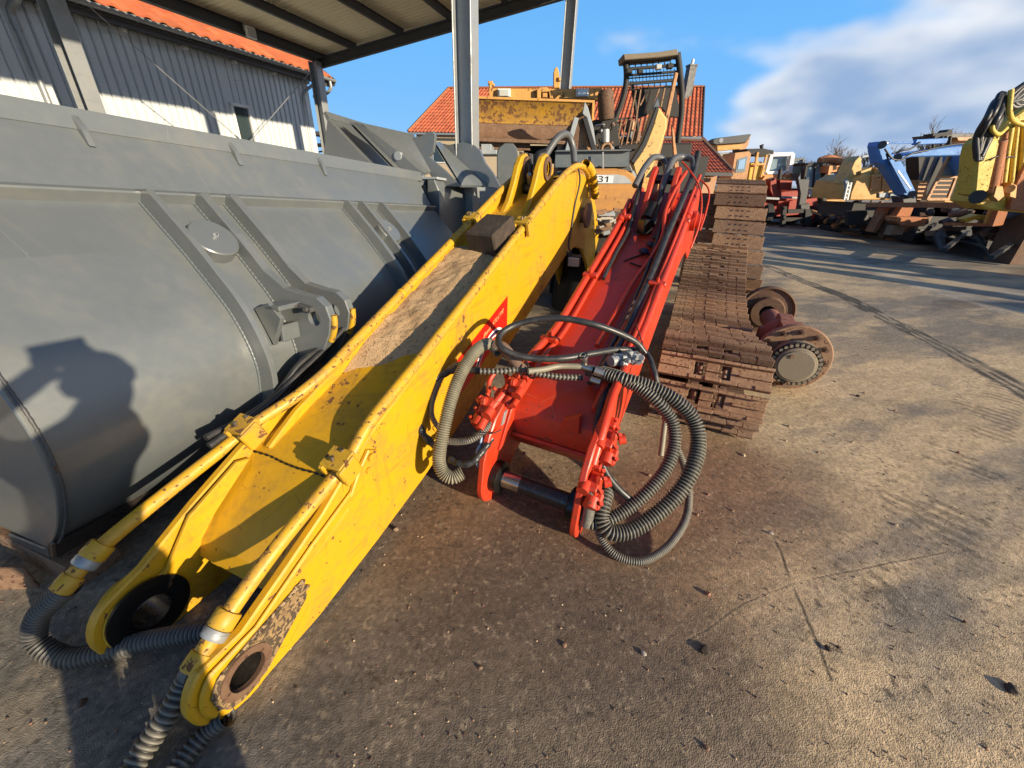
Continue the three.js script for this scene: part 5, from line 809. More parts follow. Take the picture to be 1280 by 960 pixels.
  part('fitting', [cyl(G(724, 457, 0.85), G(741, 462, 0.84), 0.026, 0.026, 8), cyl(G(731, 455, 0.86), G(730, 446, 0.92), 0.018, 0.024, 12), cyl(G(742, 463, 0.84), G(756, 468, 0.82), 0.032, 0.030, 14), cyl(G(738, 474, 0.79), G(750, 478, 0.78), 0.022, 0.022, 8)], M.pinShine, b);
  part('pipe_end', [cyl(G(730, 447, 0.92), G(729.5, 444, 0.94), 0.026, 0.026, 14, true)], M.steel, b);
  { const rr = rng(77), p = G(787, 452, 0.86); part('valve_block', [bar(G(766, 450, 0.86), G(800, 446, 0.88), 0.07, 0.07, 0.01), cyl(G(763, 452, 0.86), G(770, 450, 0.86), 0.036, 0.036, 16), ...Array.from({ length: 16 }, () => { const q = p.clone().add(V3((rr() - 0.5) * 0.14, (rr() - 0.4) * 0.10, (rr() - 0.5) * 0.1)); return cyl(q, q.clone().add(V3((rr() - 0.5) * 0.06, (rr() - 0.3) * 0.05, (rr() - 0.5) * 0.06)), 0.010 + rr() * 0.010, 0.010 + rr() * 0.008, 7); })], M.galv, b, { label: 'dull silver valve block with many fittings' }); }
  for (const tie of [sweep(H([[583, 548, 0.52], [592, 545, 0.58], [606, 543, 0.57], [618, 541, 0.54], [627, 537, 0.54]]), 0.004, { n: 24, m: 5 }), sweep(H([[806, 441, 0.91], [800, 420, 0.98], [795, 405, 1.0]]), 0.004, { n: 20, m: 5 })]) part('cable_tie', tie, M.black, b);
}

// ---------------------------------------------------------------- rusty crawler tracks: every shoe is a part
{
  // a track shoe: plate with three grousers, two clearing windows, bolts; origin at its middle, x across, y outward, z along the chain
  const shoe = (w, p, v, holes) => {
    const g = [], r = rng(500 + v), hx = holes ? [-0.10 * w, 0.12 * w] : [];
    const strips = holes ? [[-w / 2, hx[0] - 0.045], [hx[0] + 0.045, hx[1] - 0.045], [hx[1] + 0.045, w / 2]] : [[-w / 2, w / 2]];
    for (const [a, b] of strips) g.push(chamferBox(b - a, 0.018, p * (holes ? 0.80 : 0.93), 0.003).translate((a + b) / 2, 0, 0));
    if (holes) for (const x of hx) g.push(chamferBox(0.09, 0.018, p * 0.16, 0.003).translate(x, 0, -p * 0.37), chamferBox(0.09, 0.018, p * 0.16, 0.003).translate(x, 0, p * 0.37));
    for (const [z, h, t] of holes ? [[-0.38, 0.060, 0.032], [0.0, 0.030, 0.02], [0.37, 0.052, 0.026]] : [[-0.44, 0.024, 0.026]]) {
      const n = 7; for (let i = 0; i < n; i++) { const a = -w / 2 + w * i / n, hh = h * (0.72 + 0.42 * r()); if (holes && z === 0.0 && Math.abs(a + w / n / 2 - hx[0]) < 0.07 || holes && z === 0.0 && Math.abs(a + w / n / 2 - hx[1]) < 0.07) continue; g.push(chamferBox(w / n + 0.001, hh, t, 0.005).translate(a + w / n / 2, hh / 2 + 0.006, z * p + (r() - 0.5) * 0.004)); }
    }
    return fuse(g);
  };
  const pinGeo = (w, p) => [-0.10 * w, 0.12 * w].map((x) => fuse([cyl(V3(x - 0.008, -0.02, -p * 0.14), V3(x - 0.008, -0.02, p * 0.16), 0.020, 0.020, 10)]));
  const boltGeo = (w, p) => fuse([-0.17, -0.05, 0.05, 0.17].flatMap((x) => [-0.2, 0.2].map((z) => cyl(V3(x * w, 0.006, z * p), V3(x * w, 0.022, z * p), 0.013, 0.013, 6))));
  const linkGeo = (w, p) => fuse([-0.13, 0.13].flatMap((x) => [chamferBox(0.045, 0.10, p * 0.98, 0.01).translate(x * w, -0.065, 0), cyl(V3(x * w - 0.03, -0.07, p * 0.45), V3(x * w + 0.03, -0.07, p * 0.45), 0.05, 0.05, 12)]));
  function lay(t, path, hd, w, p, mats, wc, opt = {}) {                     // path of [s, y] points, outward side to the left of travel unless flipped
    const curve = new THREE.CatmullRomCurve3(path.map(([s, y]) => V3(s, y, 0)), false, 'centripetal'); const L = curve.getLength(), n = Math.floor(L / p), u = along(hd), nn = across(hd), rr = rng(opt.seed ?? 1);
    const kinds = [0, 1, 2, 3].map((v) => shoe(w, p, v + (opt.seed ?? 0) * 10, opt.holes)), pins = pinGeo(w, p), bolts = boltGeo(w, p), links = linkGeo(w, p);
    t.updateWorldMatrix(true, false); const inv = t.matrixWorld.clone().invert();
    for (let i = 0; i < n; i++) {
      const a = curve.getPointAt((i + 0.03) / n), c = curve.getPointAt((i + 0.97) / n), mid = a.clone().add(c).multiplyScalar(0.5), d = c.clone().sub(a).normalize();
      const W3 = (q) => u.clone().multiplyScalar(q.x).addScaledVector(nn, wc).setY(q.y);
      const Z = u.clone().multiplyScalar(d.x).setY(d.y), X = nn.clone(), Yv = Z.clone().cross(X); if (opt.flip) { Yv.negate(); X.negate(); }
      const jit = (rr() - 0.5) * (opt.jitter ?? 0.012), m = new THREE.Matrix4().makeBasis(X, Yv, Z).setPosition(W3(mid).addScaledVector(nn, jit + (opt.lean ?? 0) * (1.1 - mid.y))).multiply(new THREE.Matrix4().makeRotationX((rr() - 0.5) * 0.10));
      const mesh = new THREE.Mesh(kinds[Math.floor(rr() * 4)], mats[Math.floor(rr() * mats.length)]); mesh.name = 'track_shoe'; mesh.castShadow = mesh.receiveShadow = true; mesh.applyMatrix4(m.clone().premultiply(inv)); t.add(mesh);
      if (opt.holes) { for (const pg of pins) { const q = new THREE.Mesh(pg, M.rustLight); q.name = 'pin'; q.castShadow = q.receiveShadow = true; mesh.add(q); } } 
      if (opt.bolts) { const q = new THREE.Mesh(bolts, M.rustDark); q.name = 'bolt'; q.castShadow = q.receiveShadow = true; mesh.add(q); }
      const q = new THREE.Mesh(links, M.rustDark); q.name = 'link'; q.castShadow = q.receiveShadow = true; mesh.add(q);
    }
  }
  const hd = 22.5, c0 = G(940, 563), wr = c0.dot(across(hd)), Pt = (s, w, y) => along(hd).multiplyScalar(s).addScaledVector(across(hd), w).setY(y), w = 0.84;
  const t1 = thing('crawler_track', 'rusty crawler track lying folded on the yard right of the red arm', 'crawler track', Pt(3.3, wr - w / 2, 0), 'rusty crawler tracks');
  lay(t1, [[4.3, 0.04], [3.75, 0.03], [3.42, 0.05], [3.26, 0.16], [3.23, 0.32], [3.30, 0.48], [3.45, 0.62], [3.66, 0.66], [3.95, 0.60], [4.35, 0.51], [4.9, 0.475], [5.5, 0.50], [6.2, 0.62], [6.8, 0.82], [7.3, 1.04]], hd, w, 0.225, [M.rust, M.rust, M.rustLight, M.rustDark], wr - w / 2, { holes: true, seed: 1, flip: true });
  lay(t1, [[3.7, 0.30], [4.2, 0.27], [5.0, 0.28], [5.8, 0.30], [6.8, 0.55], [7.4, 0.85]], hd, w * 0.97, 0.19, [M.rustDark, M.rust], wr - w / 2 - 0.02, { seed: 2, flip: true });
  lay(t1, [[3.8, 0.05], [4.6, 0.05], [5.6, 0.06], [6.6, 0.10], [7.4, 0.2]], hd, w * 0.98, 0.19, [M.rustDark], wr - w / 2 + 0.01, { seed: 3, flip: true });
  // second track, rolled up and standing behind the first
  const hd2 = 25, e = P(921, 300, 7.9), w2 = e.dot(across(hd2)), s2 = e.dot(along(hd2));
  const Q = (s, w, y) => along(hd2).multiplyScalar(s).addScaledVector(across(hd2), w).setY(y), t2 = thing('crawler_track', 'tall rusty crawler track rolled up on end behind the lying one', 'crawler track', Q(s2 + 0.4, w2, 0), 'rusty crawler tracks');
  lay(t2, [[s2 + 0.9, 0.10], [s2 + 0.2, 0.06], [s2 - 0.10, 0.18], [s2 - 0.19, 0.42], [s2 - 0.15, 0.75], [s2 - 0.06, 1.08], [s2 + 0.08, 1.42], [s2 + 0.24, 1.72], [s2 + 0.5, 1.92], [s2 + 0.9, 1.98], [s2 + 1.4, 1.96], [s2 + 2.2, 1.9]], hd2, 0.84, 0.245, [M.rustDark, M.rust, M.rustDark, M.rustLight], w2, { bolts: true, seed: 4, flip: true, jitter: 0.03, lean: 0.2 });
  const e3 = P(878, 292, 8.3), w3 = e3.dot(across(hd2)), s3 = e3.dot(along(hd2)), t3 = thing('crawler_track', 'rusty crawler track half hidden between red arm and the rolled up track', 'crawler track', Q(s3 + 0.4, w3, 0), 'rusty crawler tracks');
  lay(t3, [[s3 + 0.9, 0.06], [s3 + 0.4, 0.05], [s3 + 0.12, 0.2], [s3, 0.5], [s3 - 0.02, 0.9], [s3 + 0.03, 1.25], [s3 + 0.15, 1.5], [s3 + 0.4, 1.66], [s3 + 1.0, 1.7], [s3 + 2, 1.66]], hd2, 0.5, 0.245, [M.rustDark, M.rust], w3, { bolts: true, seed: 5, flip: true });
}

// ---------------------------------------------------------------- axle with wheel hubs on the ground
{
  const A = G(992, 452, 0.345), B = G(958, 389, 0.335), d = B.clone().sub(A).normalize(), base = A.clone().lerp(B, 0.5).setY(0);
  const a = thing('drive_axle', 'rusty drive axle with two wheel hubs lying right of the crawler track', 'axle', base);
  const on = (t) => A.clone().addScaledVector(d, t), L = A.distanceTo(B);
  const fl = part('wheel_flange', lathe([[0.10, -0.01], [0.335, -0.01], [0.345, 0.0], [0.345, 0.05], [0.325, 0.07], [0.30, 0.075], [0.27, 0.16], [0.10, 0.20]], on(0.10), on(1), 48), M.rustLight, a, { label: 'sandy rust coloured brake drum flange' });
  part('dark_gap_ring', lathe([[0.17, -0.073], [0.2275, -0.073], [0.2275, -0.066], [0.17, -0.066]], on(0), on(1), 40), M.blackMatt, a);  // black ring paints the dark gaps between the hub bolts
  part('hub', lathe([[0, -0.17], [0.165, -0.17], [0.18, -0.16], [0.18, -0.12], [0.22, -0.12], [0.225, -0.115], [0.225, -0.06], [0.20, -0.05], [0.20, 0.11]], on(0.05), on(1), 48), M.dust, a);
  const X = UP.clone().cross(d).normalize(), Yv = d.clone().cross(X);
  const ringAt = (t, r, k, n, ph = 0) => on(t).addScaledVector(X, Math.cos(k / n * 6.2832 + ph) * r).addScaledVector(Yv, Math.sin(k / n * 6.2832 + ph) * r);
  for (let k = 0; k < 28; k++) part('bolt', cyl(ringAt(-0.07, 0.203, k, 28), ringAt(-0.098, 0.203, k, 28), 0.017, 0.017, 6), M.dust, a);
  for (let k = 0; k < 12; k++) part('wheel_stud', [cyl(ringAt(0.10, 0.282, k, 12), ringAt(0.03, 0.282, k, 12), 0.016, 0.014, 10), cyl(ringAt(0.095, 0.282, k, 12), ringAt(0.07, 0.282, k, 12), 0.028, 0.028, 6)], M.rustDark, a);
  part('cover', lathe([[0, -0.005], [0.15, -0.005], [0.155, 0], [0.155, 0.02]], on(-0.125), on(1), 40), M.dust, a);
  part('plug', [cyl(ringAt(-0.125, 0.11, 1, 8, 0.2), ringAt(-0.14, 0.11, 1, 8, 0.2), 0.02, 0.02, 6), cyl(ringAt(-0.10, 0.215, 6, 8, 0.1), ringAt(-0.13, 0.215, 6, 8, 0.1), 0.03, 0.03, 10)], M.rust, a);
  const red = reuse(M.rust, 'faded red axle paint', [1.15, 0.72, 0.75]);
  part('axle_tube', [cyl(on(0.25), on(0.5), 0.17, 0.13, 24), lathe([[0.12, 0], [0.14, 0.05], [0.20, 0.14], [0.24, 0.26], [0.23, 0.36], [0.17, 0.48], [0.12, 0.56], [0.12, L - 0.75]], on(0.42), on(2), 24), bar(on(0.35).add(V3(0, 0.16, 0)), on(0.95).add(V3(0, 0.2, 0)), 0.16, 0.09, 0.015), bar(on(0.5).addScaledVector(X, 0.16), on(0.9).addScaledVector(X, 0.2), 0.07, 0.16, 0.012)], red, a);
  part('spring_pad', [bar(on(0.42).add(V3(0, 0.22, 0)), on(0.62).add(V3(0, 0.225, 0)), 0.22, 0.05, 0.008)], red, a);
  part('wheel_flange', lathe([[0.10, -0.10], [0.20, -0.10], [0.22, -0.04], [0.30, -0.03], [0.33, -0.06], [0.345, -0.05], [0.345, 0.05], [0.33, 0.06], [0.1, 0.06]], on(L), on(L + 1), 44), M.rustDark, a, { label: 'dark rusty far brake drum' });
  part('hub', lathe([[0.20, 0], [0.20, 0.15], [0.14, 0.18], [0, 0.18]], on(L + 0.05), on(L + 2), 32), M.rust, a);
}

// ---------------------------------------------------------------- machines and scrap straight behind the booms
{
  // wheel loader with its rusty bucket raised
  const d = 10, o = P(672, 190, d + 2.2).setY(0);
  const l = thing('wheel_loader', 'yellow wheel loader with a rusty scraped bucket raised behind the booms', 'wheel loader', o);
  const x0 = P(574, 122, d).x, x1 = P(747, 122, d).x, yT = P(660, 122, d).y, yB = P(660, 178, d).y, H = yT - yB;
  const prof = smoothLine([[-0.36, yT], [-0.44, yT - 0.12 * H], [-0.52, yT - 0.3 * H], [-0.56, yT - 0.5 * H], [-0.50, yT - 0.74 * H], [-0.25, yB + 0.06], [0.30, yB]], 26);
  { const pr = (list) => list.map(([z, y]) => [z, y]); const body = ext([...prof, ...offset(prof, -0.05).reverse()], x1 - x0, 0, [], 0.5).applyMatrix4(new THREE.Matrix4().makeBasis(V3(0, 0, 1), UP, V3(-1, 0, 0)).setPosition(x1, 0, -d)); const bk = part('bucket', body, M.rust, l, { label: 'rusty bucket interior with yellow paint left along the top' });
    const upper = prof.filter((_, i) => i < 9), yel = ext([...upper, ...offset(upper, 0.012).reverse()], x1 - x0 - 0.1, 0, [], 0.5).applyMatrix4(new THREE.Matrix4().makeBasis(V3(0, 0, 1), UP, V3(-1, 0, 0)).setPosition(x1 - 0.05, 0, -d)); part('paint_remains', yel, M.scraped, bk);
    part('top_edge', bar(V3(x0, yT + 0.02, -d - 0.37), V3(x1, yT + 0.02, -d - 0.37), 0.10, 0.045), M.yellowFar, bk);
    part('cutting_edge', [bar(V3(x0, yB - 0.01, -d + 0.28), V3(x1 - 0.2, yB - 0.01, -d + 0.28), 0.28, 0.06), bar(V3(x0, yB - 0.10, -d + 0.12), V3(x0 + 1.5, yB - 0.10, -d + 0.12), 0.2, 0.12)], M.rust, bk);
    const sp = [[-0.34, yT + 0.03], [-0.22, yT - 0.25], [0.12, yT - 0.75 * H], [0.32, yB], [-0.25, yB + 0.05], [-0.54, yT - 0.75 * H], [-0.6, yT - 0.5 * H], [-0.48, yT - 0.1 * H]];
    for (const x of [x0, x1 - 0.05]) part('side_plate', ext(sp, 0.05, 0.006).applyMatrix4(new THREE.Matrix4().makeBasis(V3(0, 0, 1), UP, V3(-1, 0, 0)).setPosition(x + 0.05, 0, -d)), x === x0 ? M.rust : M.yellowFar, bk); }
  part('front_frame', [slab([[611, 110], [700, 111], [753, 110], [753, 124], [611, 124]], d + 0.95, 0.35)], M.yellowFar, l);
  for (const [a, b] of [[622, 638], [720, 736]]) { const h = part('headlight', slab([[a, 110.5], [b, 110.5], [b, 121], [a, 121]], d + 0.86, 0.12), M.whitePaint, l); part('lens', slab([[a + 2, 112], [b - 2, 112], [b - 2, 120], [a + 2, 120]], d + 0.83, 0.03), M.lampGlass, h); }
  part('bracket', [slab([[671, 111], [676, 109], [684, 109], [690, 114], [691, 123], [687, 123], [686, 115], [676, 115], [676, 123], [671, 123]], d + 0.84, 0.15), slab([[693, 124], [701, 115], [704, 115], [704, 118], [698, 124]], d + 0.86, 0.1), slab([[678, 116], [684, 116], [684, 122], [678, 122]], d + 0.86, 0.1)], M.yellowFar, l);
  part('lift_arm', [slab([[692, 90], [694, 84], [697, 84], [699, 91], [700, 110], [692, 110]], d + 1.4, 0.16), slab([[698, 96], [701, 97], [701, 101], [698, 101]], d + 1.35, 0.1)], M.yellowFar, l);
  part('grab_rail', [ptube([[613, 110, d + 1], [613, 105, d + 1], [618, 107, d + 1]], 0.03), slab([[610, 101], [616, 101], [616, 106], [610, 106]], d + 1, 0.08)], M.yellowFar, l);
  part('body', [box(2.6, 1.0, 3.2, o.x + 0.2, 1.2, o.z - 0.9), box(1.7, 0.7, 1.4, o.x + 0.2, 1.85, o.z - 1.8)], M.yellowFar, l);
  for (const [x, z] of [[-1.15, 0], [1.25, 0], [-1.15, -2.8], [1.25, -2.8]]) { const c = V3(o.x + 0.1 + x, 0.78, o.z + z), t = part('wheel', lathe([[0.40, -0.28], [0.66, -0.30], [0.76, -0.22], [0.78, 0], [0.76, 0.22], [0.66, 0.30], [0.40, 0.28]], c, c.clone().add(V3(1, 0, 0)), 28), M.tyre, l); part('rim', lathe([[0, -0.2], [0.4, -0.24], [0.42, 0], [0.4, 0.24], [0, 0.2]], c, c.clone().add(V3(1, 0, 0)), 22), M.yellowFar, t); }
  part('axle_beam', box(3.0, 0.3, 0.3, o.x + 0.1, 0.78, o.z), M.blackMatt, l);
  part('lift_arm', [slab([[625, 178], [640, 178], [640, 215], [625, 215]], d + 0.6, 0.3), slab([[705, 178], [718, 178], [718, 215], [705, 215]], d + 0.6, 0.3)], M.blackMatt, l);
  part('hydraulic_block', [slab([[655, 182], [697, 182], [697, 204], [655, 204]], d + 0.9, 0.5), slab([[661, 186], [676, 186], [676, 189], [661, 189]], d + 0.86, 0.05)], M.blackMatt, l);
  single('steel_crate', 'pale grey steel crate standing left of the wheel loader under its bucket', 'crate', [slab([[601, 180], [614, 180], [614, 187], [621, 187], [621, 193], [601, 193]], d - 1.2, 0.9), box(0.5, 1.9, 0.7, P(608, 190, d - 0.9).x, 0.95, -d + 0.55)], M.greyLight);

  // small grey digging bucket and ribbed parts just behind the yellow boom's head
  const g1 = P(632, 200, 6.6); const dg = thing('digging_bucket', 'small dark grey bucket with rounded side behind the yellow boom head', 'bucket', g1.clone().setY(0));
  part('side_plate', slab([[621, 192], [624, 184], [631, 179], [641, 179], [646, 185], [650, 204], [650, 236], [621, 236]], 6.6, 0.05), M.grey, dg); part('shell', [slab([[628, 186], [644, 182], [648, 205], [648, 236], [626, 236]], 6.66, 0.8)], M.greyFar, dg);
  for (const x of [652, 658, 664, 670]) part('tooth', slab([[x - 3, 189 + (x - 652) * 0.2], [x + 2, 190 + (x - 652) * 0.2], [x + 3.5, 214], [x, 214]], 6.75, 0.12), M.darkSteel, dg);
  part('base', box(0.9, 1.3, 0.7, g1.x + 0.1, 0.65, -7.1), M.darkSteel, dg);
  // upright steel bracket
  const br = thing('steel_bracket', 'upright tapering steel bracket with pale edges in front of the raised bucket', 'bracket', P(724, 192, 8).setY(0));
  part('web', slab([[721, 148], [731, 144], [724, 165], [722, 192], [709, 192]], 8.0, 0.06), M.rustDark, br); part('plate', slab([[724, 150], [732, 147], [744, 192], [722, 192]], 8.1, 0.05), M.tan, br);
  part('edge_strip', [pbar(720.5, 147, 708, 192, 7.97, 0.05, 0.08)], M.greyLight, br); part('fin', slab([[731, 127], [735, 134], [742, 160], [745, 182], [741, 180], [732, 146], [728, 142]], 8.02, 0.04), M.greyLight, br); part('seal', pbar(730.5, 147, 744, 194, 7.98, 0.09, 0.08), M.black, br); part('foot', box(0.8, P(724, 192, 8).y, 0.5, P(724, 192, 8.2).x, P(724, 192, 8).y / 2, -8.3), M.rustDark, br);
  // grey girder in front of it, carried by stub posts
  const gd = thing('steel_girder', 'grey steel girder lying across in front of the scrapped engine', 'girder', P(745, 200, 7.4).setY(0));
  const ga = P(694, 199, 7.4), gb = P(786, 198, 7.4);
  part('beam', hBeam(ga, gb, 0.24, 0.22, 0.02).concat([]), M.greyFar, gd); part('side_sheet', slab([[705, 203], [786, 202], [790, 214], [705, 214]], 7.52, 0.03), M.darkSteel, gd);
  for (const x of [703, 778]) part('support', bar(P(x, 220, 7.5).setY(0), P(x, 204, 7.5), 0.16, 0.16), M.darkSteel, gd);
  part('sling', [pbar(753.5, 190, 754.5, 262, 7.25, 0.025), pbar(734, 197, 734, 214, 7.28, 0.02)], M.galv, gd);

  // yellow counterweight with a number
  const cw = thing('counterweight', 'rounded yellow counterweight with a white band and black number behind the booms', 'counterweight', P(760, 235, 6.6).setY(0));
  const cpts = [[715, 211], [770, 210.5], [783, 212.5], [792, 218], [799, 226], [804, 236], [804, 262], [715, 262]];
  part('body', slab(cpts, 6.6, 1.1, { bevel: 0.03 }), M.ochre, cw); part('lower_step', slab([[714, 236], [806, 236], [806, 264], [714, 264]], 6.57, 0.08, { bevel: 0.01 }), M.ochre, cw);
  part('white_band', slab([[716, 218.5], [772, 218], [781, 220], [787, 224.5], [790, 229.5], [716, 230]], 6.588, 0.012, { bevel: 0.002 }), M.greyLight, cw);
  { const cv = document.createElement('canvas'); cv.width = 256; cv.height = 96; const c = cv.getContext('2d'); c.fillStyle = '#c9cdd0'; c.fillRect(0, 0, 256, 96); c.fillStyle = '#0b0b0c'; c.font = 'bold 104px sans-serif'; c.save(); c.scale(1.22, 1); c.fillText('731', 6, 86); c.restore(); const t = new THREE.CanvasTexture(cv); t.colorSpace = THREE.SRGBColorSpace; const m = new THREE.MeshStandardMaterial({ map: t, roughness: 0.5 }); m.name = 'printed number';
    const a = P(738, 229, 6.58), e = P(766, 229, 6.58), f = P(766, 219.5, 6.58); const q = new THREE.PlaneGeometry(e.x - a.x, f.y - e.y); q.translate((a.x + e.x) / 2, (f.y + e.y) / 2, -6.583); const s = new THREE.Mesh(q, m); s.name = 'number_sign'; cw.updateWorldMatrix(true, false); q.applyMatrix4(cw.matrixWorld.clone().invert()); cw.add(s); }
  part('plinth', box(1.2, 0.9, 0.9, P(760, 262, 7.2).x, 0.45, -7.3), M.blackMatt, cw);
  // scrap heap below it
  { const rr = rng(13), sc = thing('scrap_heap', 'heap of pale and rusty scrap bars under the yellow counterweight', 'scrap heap', P(762, 290, 6.3).setY(0)); const c = P(762, 285, 6.3);
    part('heap', [new THREE.IcosahedronGeometry(1, 2).scale(0.75, c.y + 0.1, 0.6).translate(c.x, 0, c.z - 0.35)], M.blackMatt, sc);
    for (let i = 0; i < 40; i++) { const x = 742 + rr() * 48, y = 262 + rr() * 34, a = -0.5 + rr() * 0.7, l = 6 + rr() * 12; part('bar', pbar(x - l * Math.cos(a) * 0.6, y - l * Math.sin(a) * 0.6, x + l * Math.cos(a) * 0.6, y + l * Math.sin(a) * 0.6, 6.0 + rr() * 0.4, 0.02 + rr() * 0.04, 0.02 + rr() * 0.04), [M.greyLight, M.rustLight, M.rust, M.concrete][Math.floor(rr() * 4)], sc); } }
  // yellow curved cover
  const yc = thing('engine_cover', 'tall yellow curved engine cover with black edge leaning by the cage', 'cover', P(812, 190, 7.9).setY(0));
  part('panel', slab([[823, 133], [828, 139], [834, 148], [834, 160], [826, 185], [815, 212], [800, 230], [796, 228], [790, 204], [797, 196], [806, 181], [815, 158]], 7.9, 0.5, { bevel: 0.03 }), M.cream, yc); part('edge_seal', [slab([[820, 133], [824, 134], [808, 182], [793, 205], [788, 202], [803, 178], [814, 150]], 7.86, 0.06)], M.black, yc);
  part('tip', slab([[822, 121], [825, 133], [816, 136]], 8.0, 0.06), M.greyFar, yc); part('strut', [pbar(790, 214, 799, 232, 7.8, 0.05), pbar(786, 206, 797, 231, 7.84, 0.035)], M.greyLight, yc); part('foot', bar(P(806, 230, 8.2).setY(0), P(806, 222, 8.2), 0.5, 0.4), M.yellowFar, yc);
  // roll cage of a dismantled machine with its fence and engine
  const cg = thing('roll_cage', 'tall dark cab guard with grid windows and hanging rods on a dismantled machine', 'cab guard', P(812, 200, 10).setY(0));
  part('top_beam', slab([[779.5, 67.5], [800, 66.5], [825, 64.5], [847, 61], [848, 68.5], [825, 71.5], [800, 73.5], [780.5, 75]], 9.8, 0.5), M.dust, cg);
  const post = (pts, r = 0.06, d2 = 10) => part('post', sweep(pts.map(([x, y]) => P(x, y, d2)), r * 0.75, { n: 50, m: 8 }), M.blackMatt, cg);
  post([[781, 72], [783, 90], [782, 108], [777, 128], [769, 150], [763, 172], [757, 200]], 0.075); post([[847, 66], [850, 90], [852, 112], [852, 140], [848, 172], [846, 205]], 0.08); post([[790, 102], [793, 125], [796, 150], [797, 168]], 0.05, 10.4); post([[757, 170], [755, 190], [752, 210]], 0.04);
  const rowsY = [[74.5, 2, 0.5], [82, 4, 0], [90.5, 3, 0], [95, 1.5, 0], [100.5, 4, 0], [109.5, 1.6, 0]];
  for (const [y, h] of rowsY) part('cross_bar', slab([[782, y + 2.2], [849, y - 3], [849, y - 3 + h], [782, y + 2.2 + h]], 10, 0.05), M.blackMatt, cg);
  for (let k = 0; k <= 8; k++) { const x = 786 + k * 7.4; for (const [a, y0, y1] of [[0, 76, 84], [2, 101, 112]]) part('grid_bar', pbar(x + a, y0, x + a + 1, y1, 10.02, 0.02), M.blackMatt, cg); }
  for (let k = 0; k <= 12; k++) { const x = 790 + k * 4.4; part('grid_bar', pbar(x, 86, x + 0.5, 101, 10.03, 0.012), M.blackMatt, cg); }
  for (const [x, y] of [[787, 88], [801, 88.5], [824, 83], [838, 82]]) { const h = part('lamp', slab([[x - 3.4, y - 3], [x + 3.4, y - 3.4], [x + 3.4, y + 3], [x - 3.4, y + 3.4]], 9.78, 0.12), x === 824 ? M.lampGlass : M.blackMatt, cg); }
  part('rear_panel', slab([[793, 112], [844, 109], [851, 140], [848, 147], [836, 146], [824, 131], [808, 145], [797, 147]], 10.5, 0.06), M.blackMatt, cg);
  for (const [x0, y0, x1, y1] of [[795, 113, 788, 148], [801, 112, 795, 149], [813, 112, 806, 142], [809, 114, 800, 132], [824, 111, 816, 135], [831, 110, 826, 134]]) part('hanging_rod', pbar(x0, y0, x1, y1, 9.95, 0.03), M.rustLight, cg);
  part('ladder_rail', [slab([[844, 90], [848, 91], [838, 140], [831, 170], [820, 212], [815, 210], [826, 168], [834, 135]], 9.6, 0.08), slab([[840, 156], [842, 162], [849, 210], [843, 210]], 9.5, 0.08)], M.tan, cg);
  part('floor_frame', [pbar(755, 187, 800, 183, 9.8, 0.12, 0.10), pbar(757, 150, 800, 147, 10, 0.03), pbar(757, 190, 856, 190, 10.3, 0.8, 0.3)], M.blackMatt, cg);
  for (let k = 0; k < 8; k++) { const x = 760 + k * 6.2; part('fence_bar', pbar(x + 5, 150 - k * 0.5, x - 3, 187 - k * 0.4, 9.85, 0.028), M.rustLight, cg); }
  part('chassis', [box(2.6, P(800, 190, 10.5).y - 0.05, 2.0, P(806, 190, 11).x, P(800, 190, 10.5).y / 2 - 0.02, -11.4)], M.blackMatt, cg);
  { const rr = rng(19), en = thing('engine', 'dismantled black diesel engine with grey filter between bucket and cage', 'engine', P(757, 190, 9.3).setY(0));
    part('block', [slab([[742, 150], [771, 146], [776, 196], [740, 198]], 9.4, 0.7), box(1.1, P(757, 194, 9.4).y, 0.7, P(757, 194, 9.8).x, P(757, 194, 9.4).y / 2, -9.85)], M.blackMatt, en); part('air_cleaner', lathe([[0, 0], [0.13, 0], [0.15, 0.05], [0.15, 0.42], [0.11, 0.48], [0, 0.48]], P(758, 150, 9.2), P(757, 118, 9.2), 22), M.rustDark, en); part('oil_filter', cyl(P(756.5, 178, 9.15), P(756.5, 162, 9.15), 0.085, 0.085, 18), M.galv, en);
    part('pulley', [new THREE.TorusGeometry(0.09, 0.03, 8, 20).translate(...P(758, 186, 9.1).toArray())], M.rustLight, en);
    for (let i = 0; i < 16; i++) { const x = 744 + rr() * 28, y = 152 + rr() * 40; part('pipe', ptube([[x, y, 9.2], [x + (rr() - 0.5) * 10, y + (rr() - 0.5) * 8, 9.1], [x + (rr() - 0.5) * 16, y + (rr() - 0.5) * 14, 9.2]], 0.015 + rr() * 0.02, { n: 10, m: 6 }), [M.rust, M.galv, M.black, M.blackMatt][i % 4], en); }
    const jk = thing('scrap_pile', 'beige and rusty machine parts heaped behind the fence bars of the cage', 'scrap', P(780, 185, 10.2).setY(0)); part('base', box(1.3, P(780, 172, 10.2).y - 0.05, 0.7, P(780, 180, 10.4).x, P(780, 172, 10.2).y / 2, -10.8), M.rustDark, jk);
    for (let i = 0; i < 30; i++) { const x = 760 + rr() * 38, y = 154 + rr() * 30, q = P(x, y, 10.15 + rr() * 0.2); part('casting', rr() > 0.5 ? box(0.08 + rr() * 0.14, 0.06 + rr() * 0.14, 0.1, q.x, q.y, q.z, rr() * 3, 0.01) : cyl(q, q.clone().add(V3((rr() - 0.5) * 0.2, (rr() - 0.5) * 0.2, 0.05)), 0.03 + rr() * 0.05, 0.03 + rr() * 0.04, 10), [M.tan, M.rustLight, M.rust, M.greyFar, M.blackMatt][i % 5], jk); } }
}

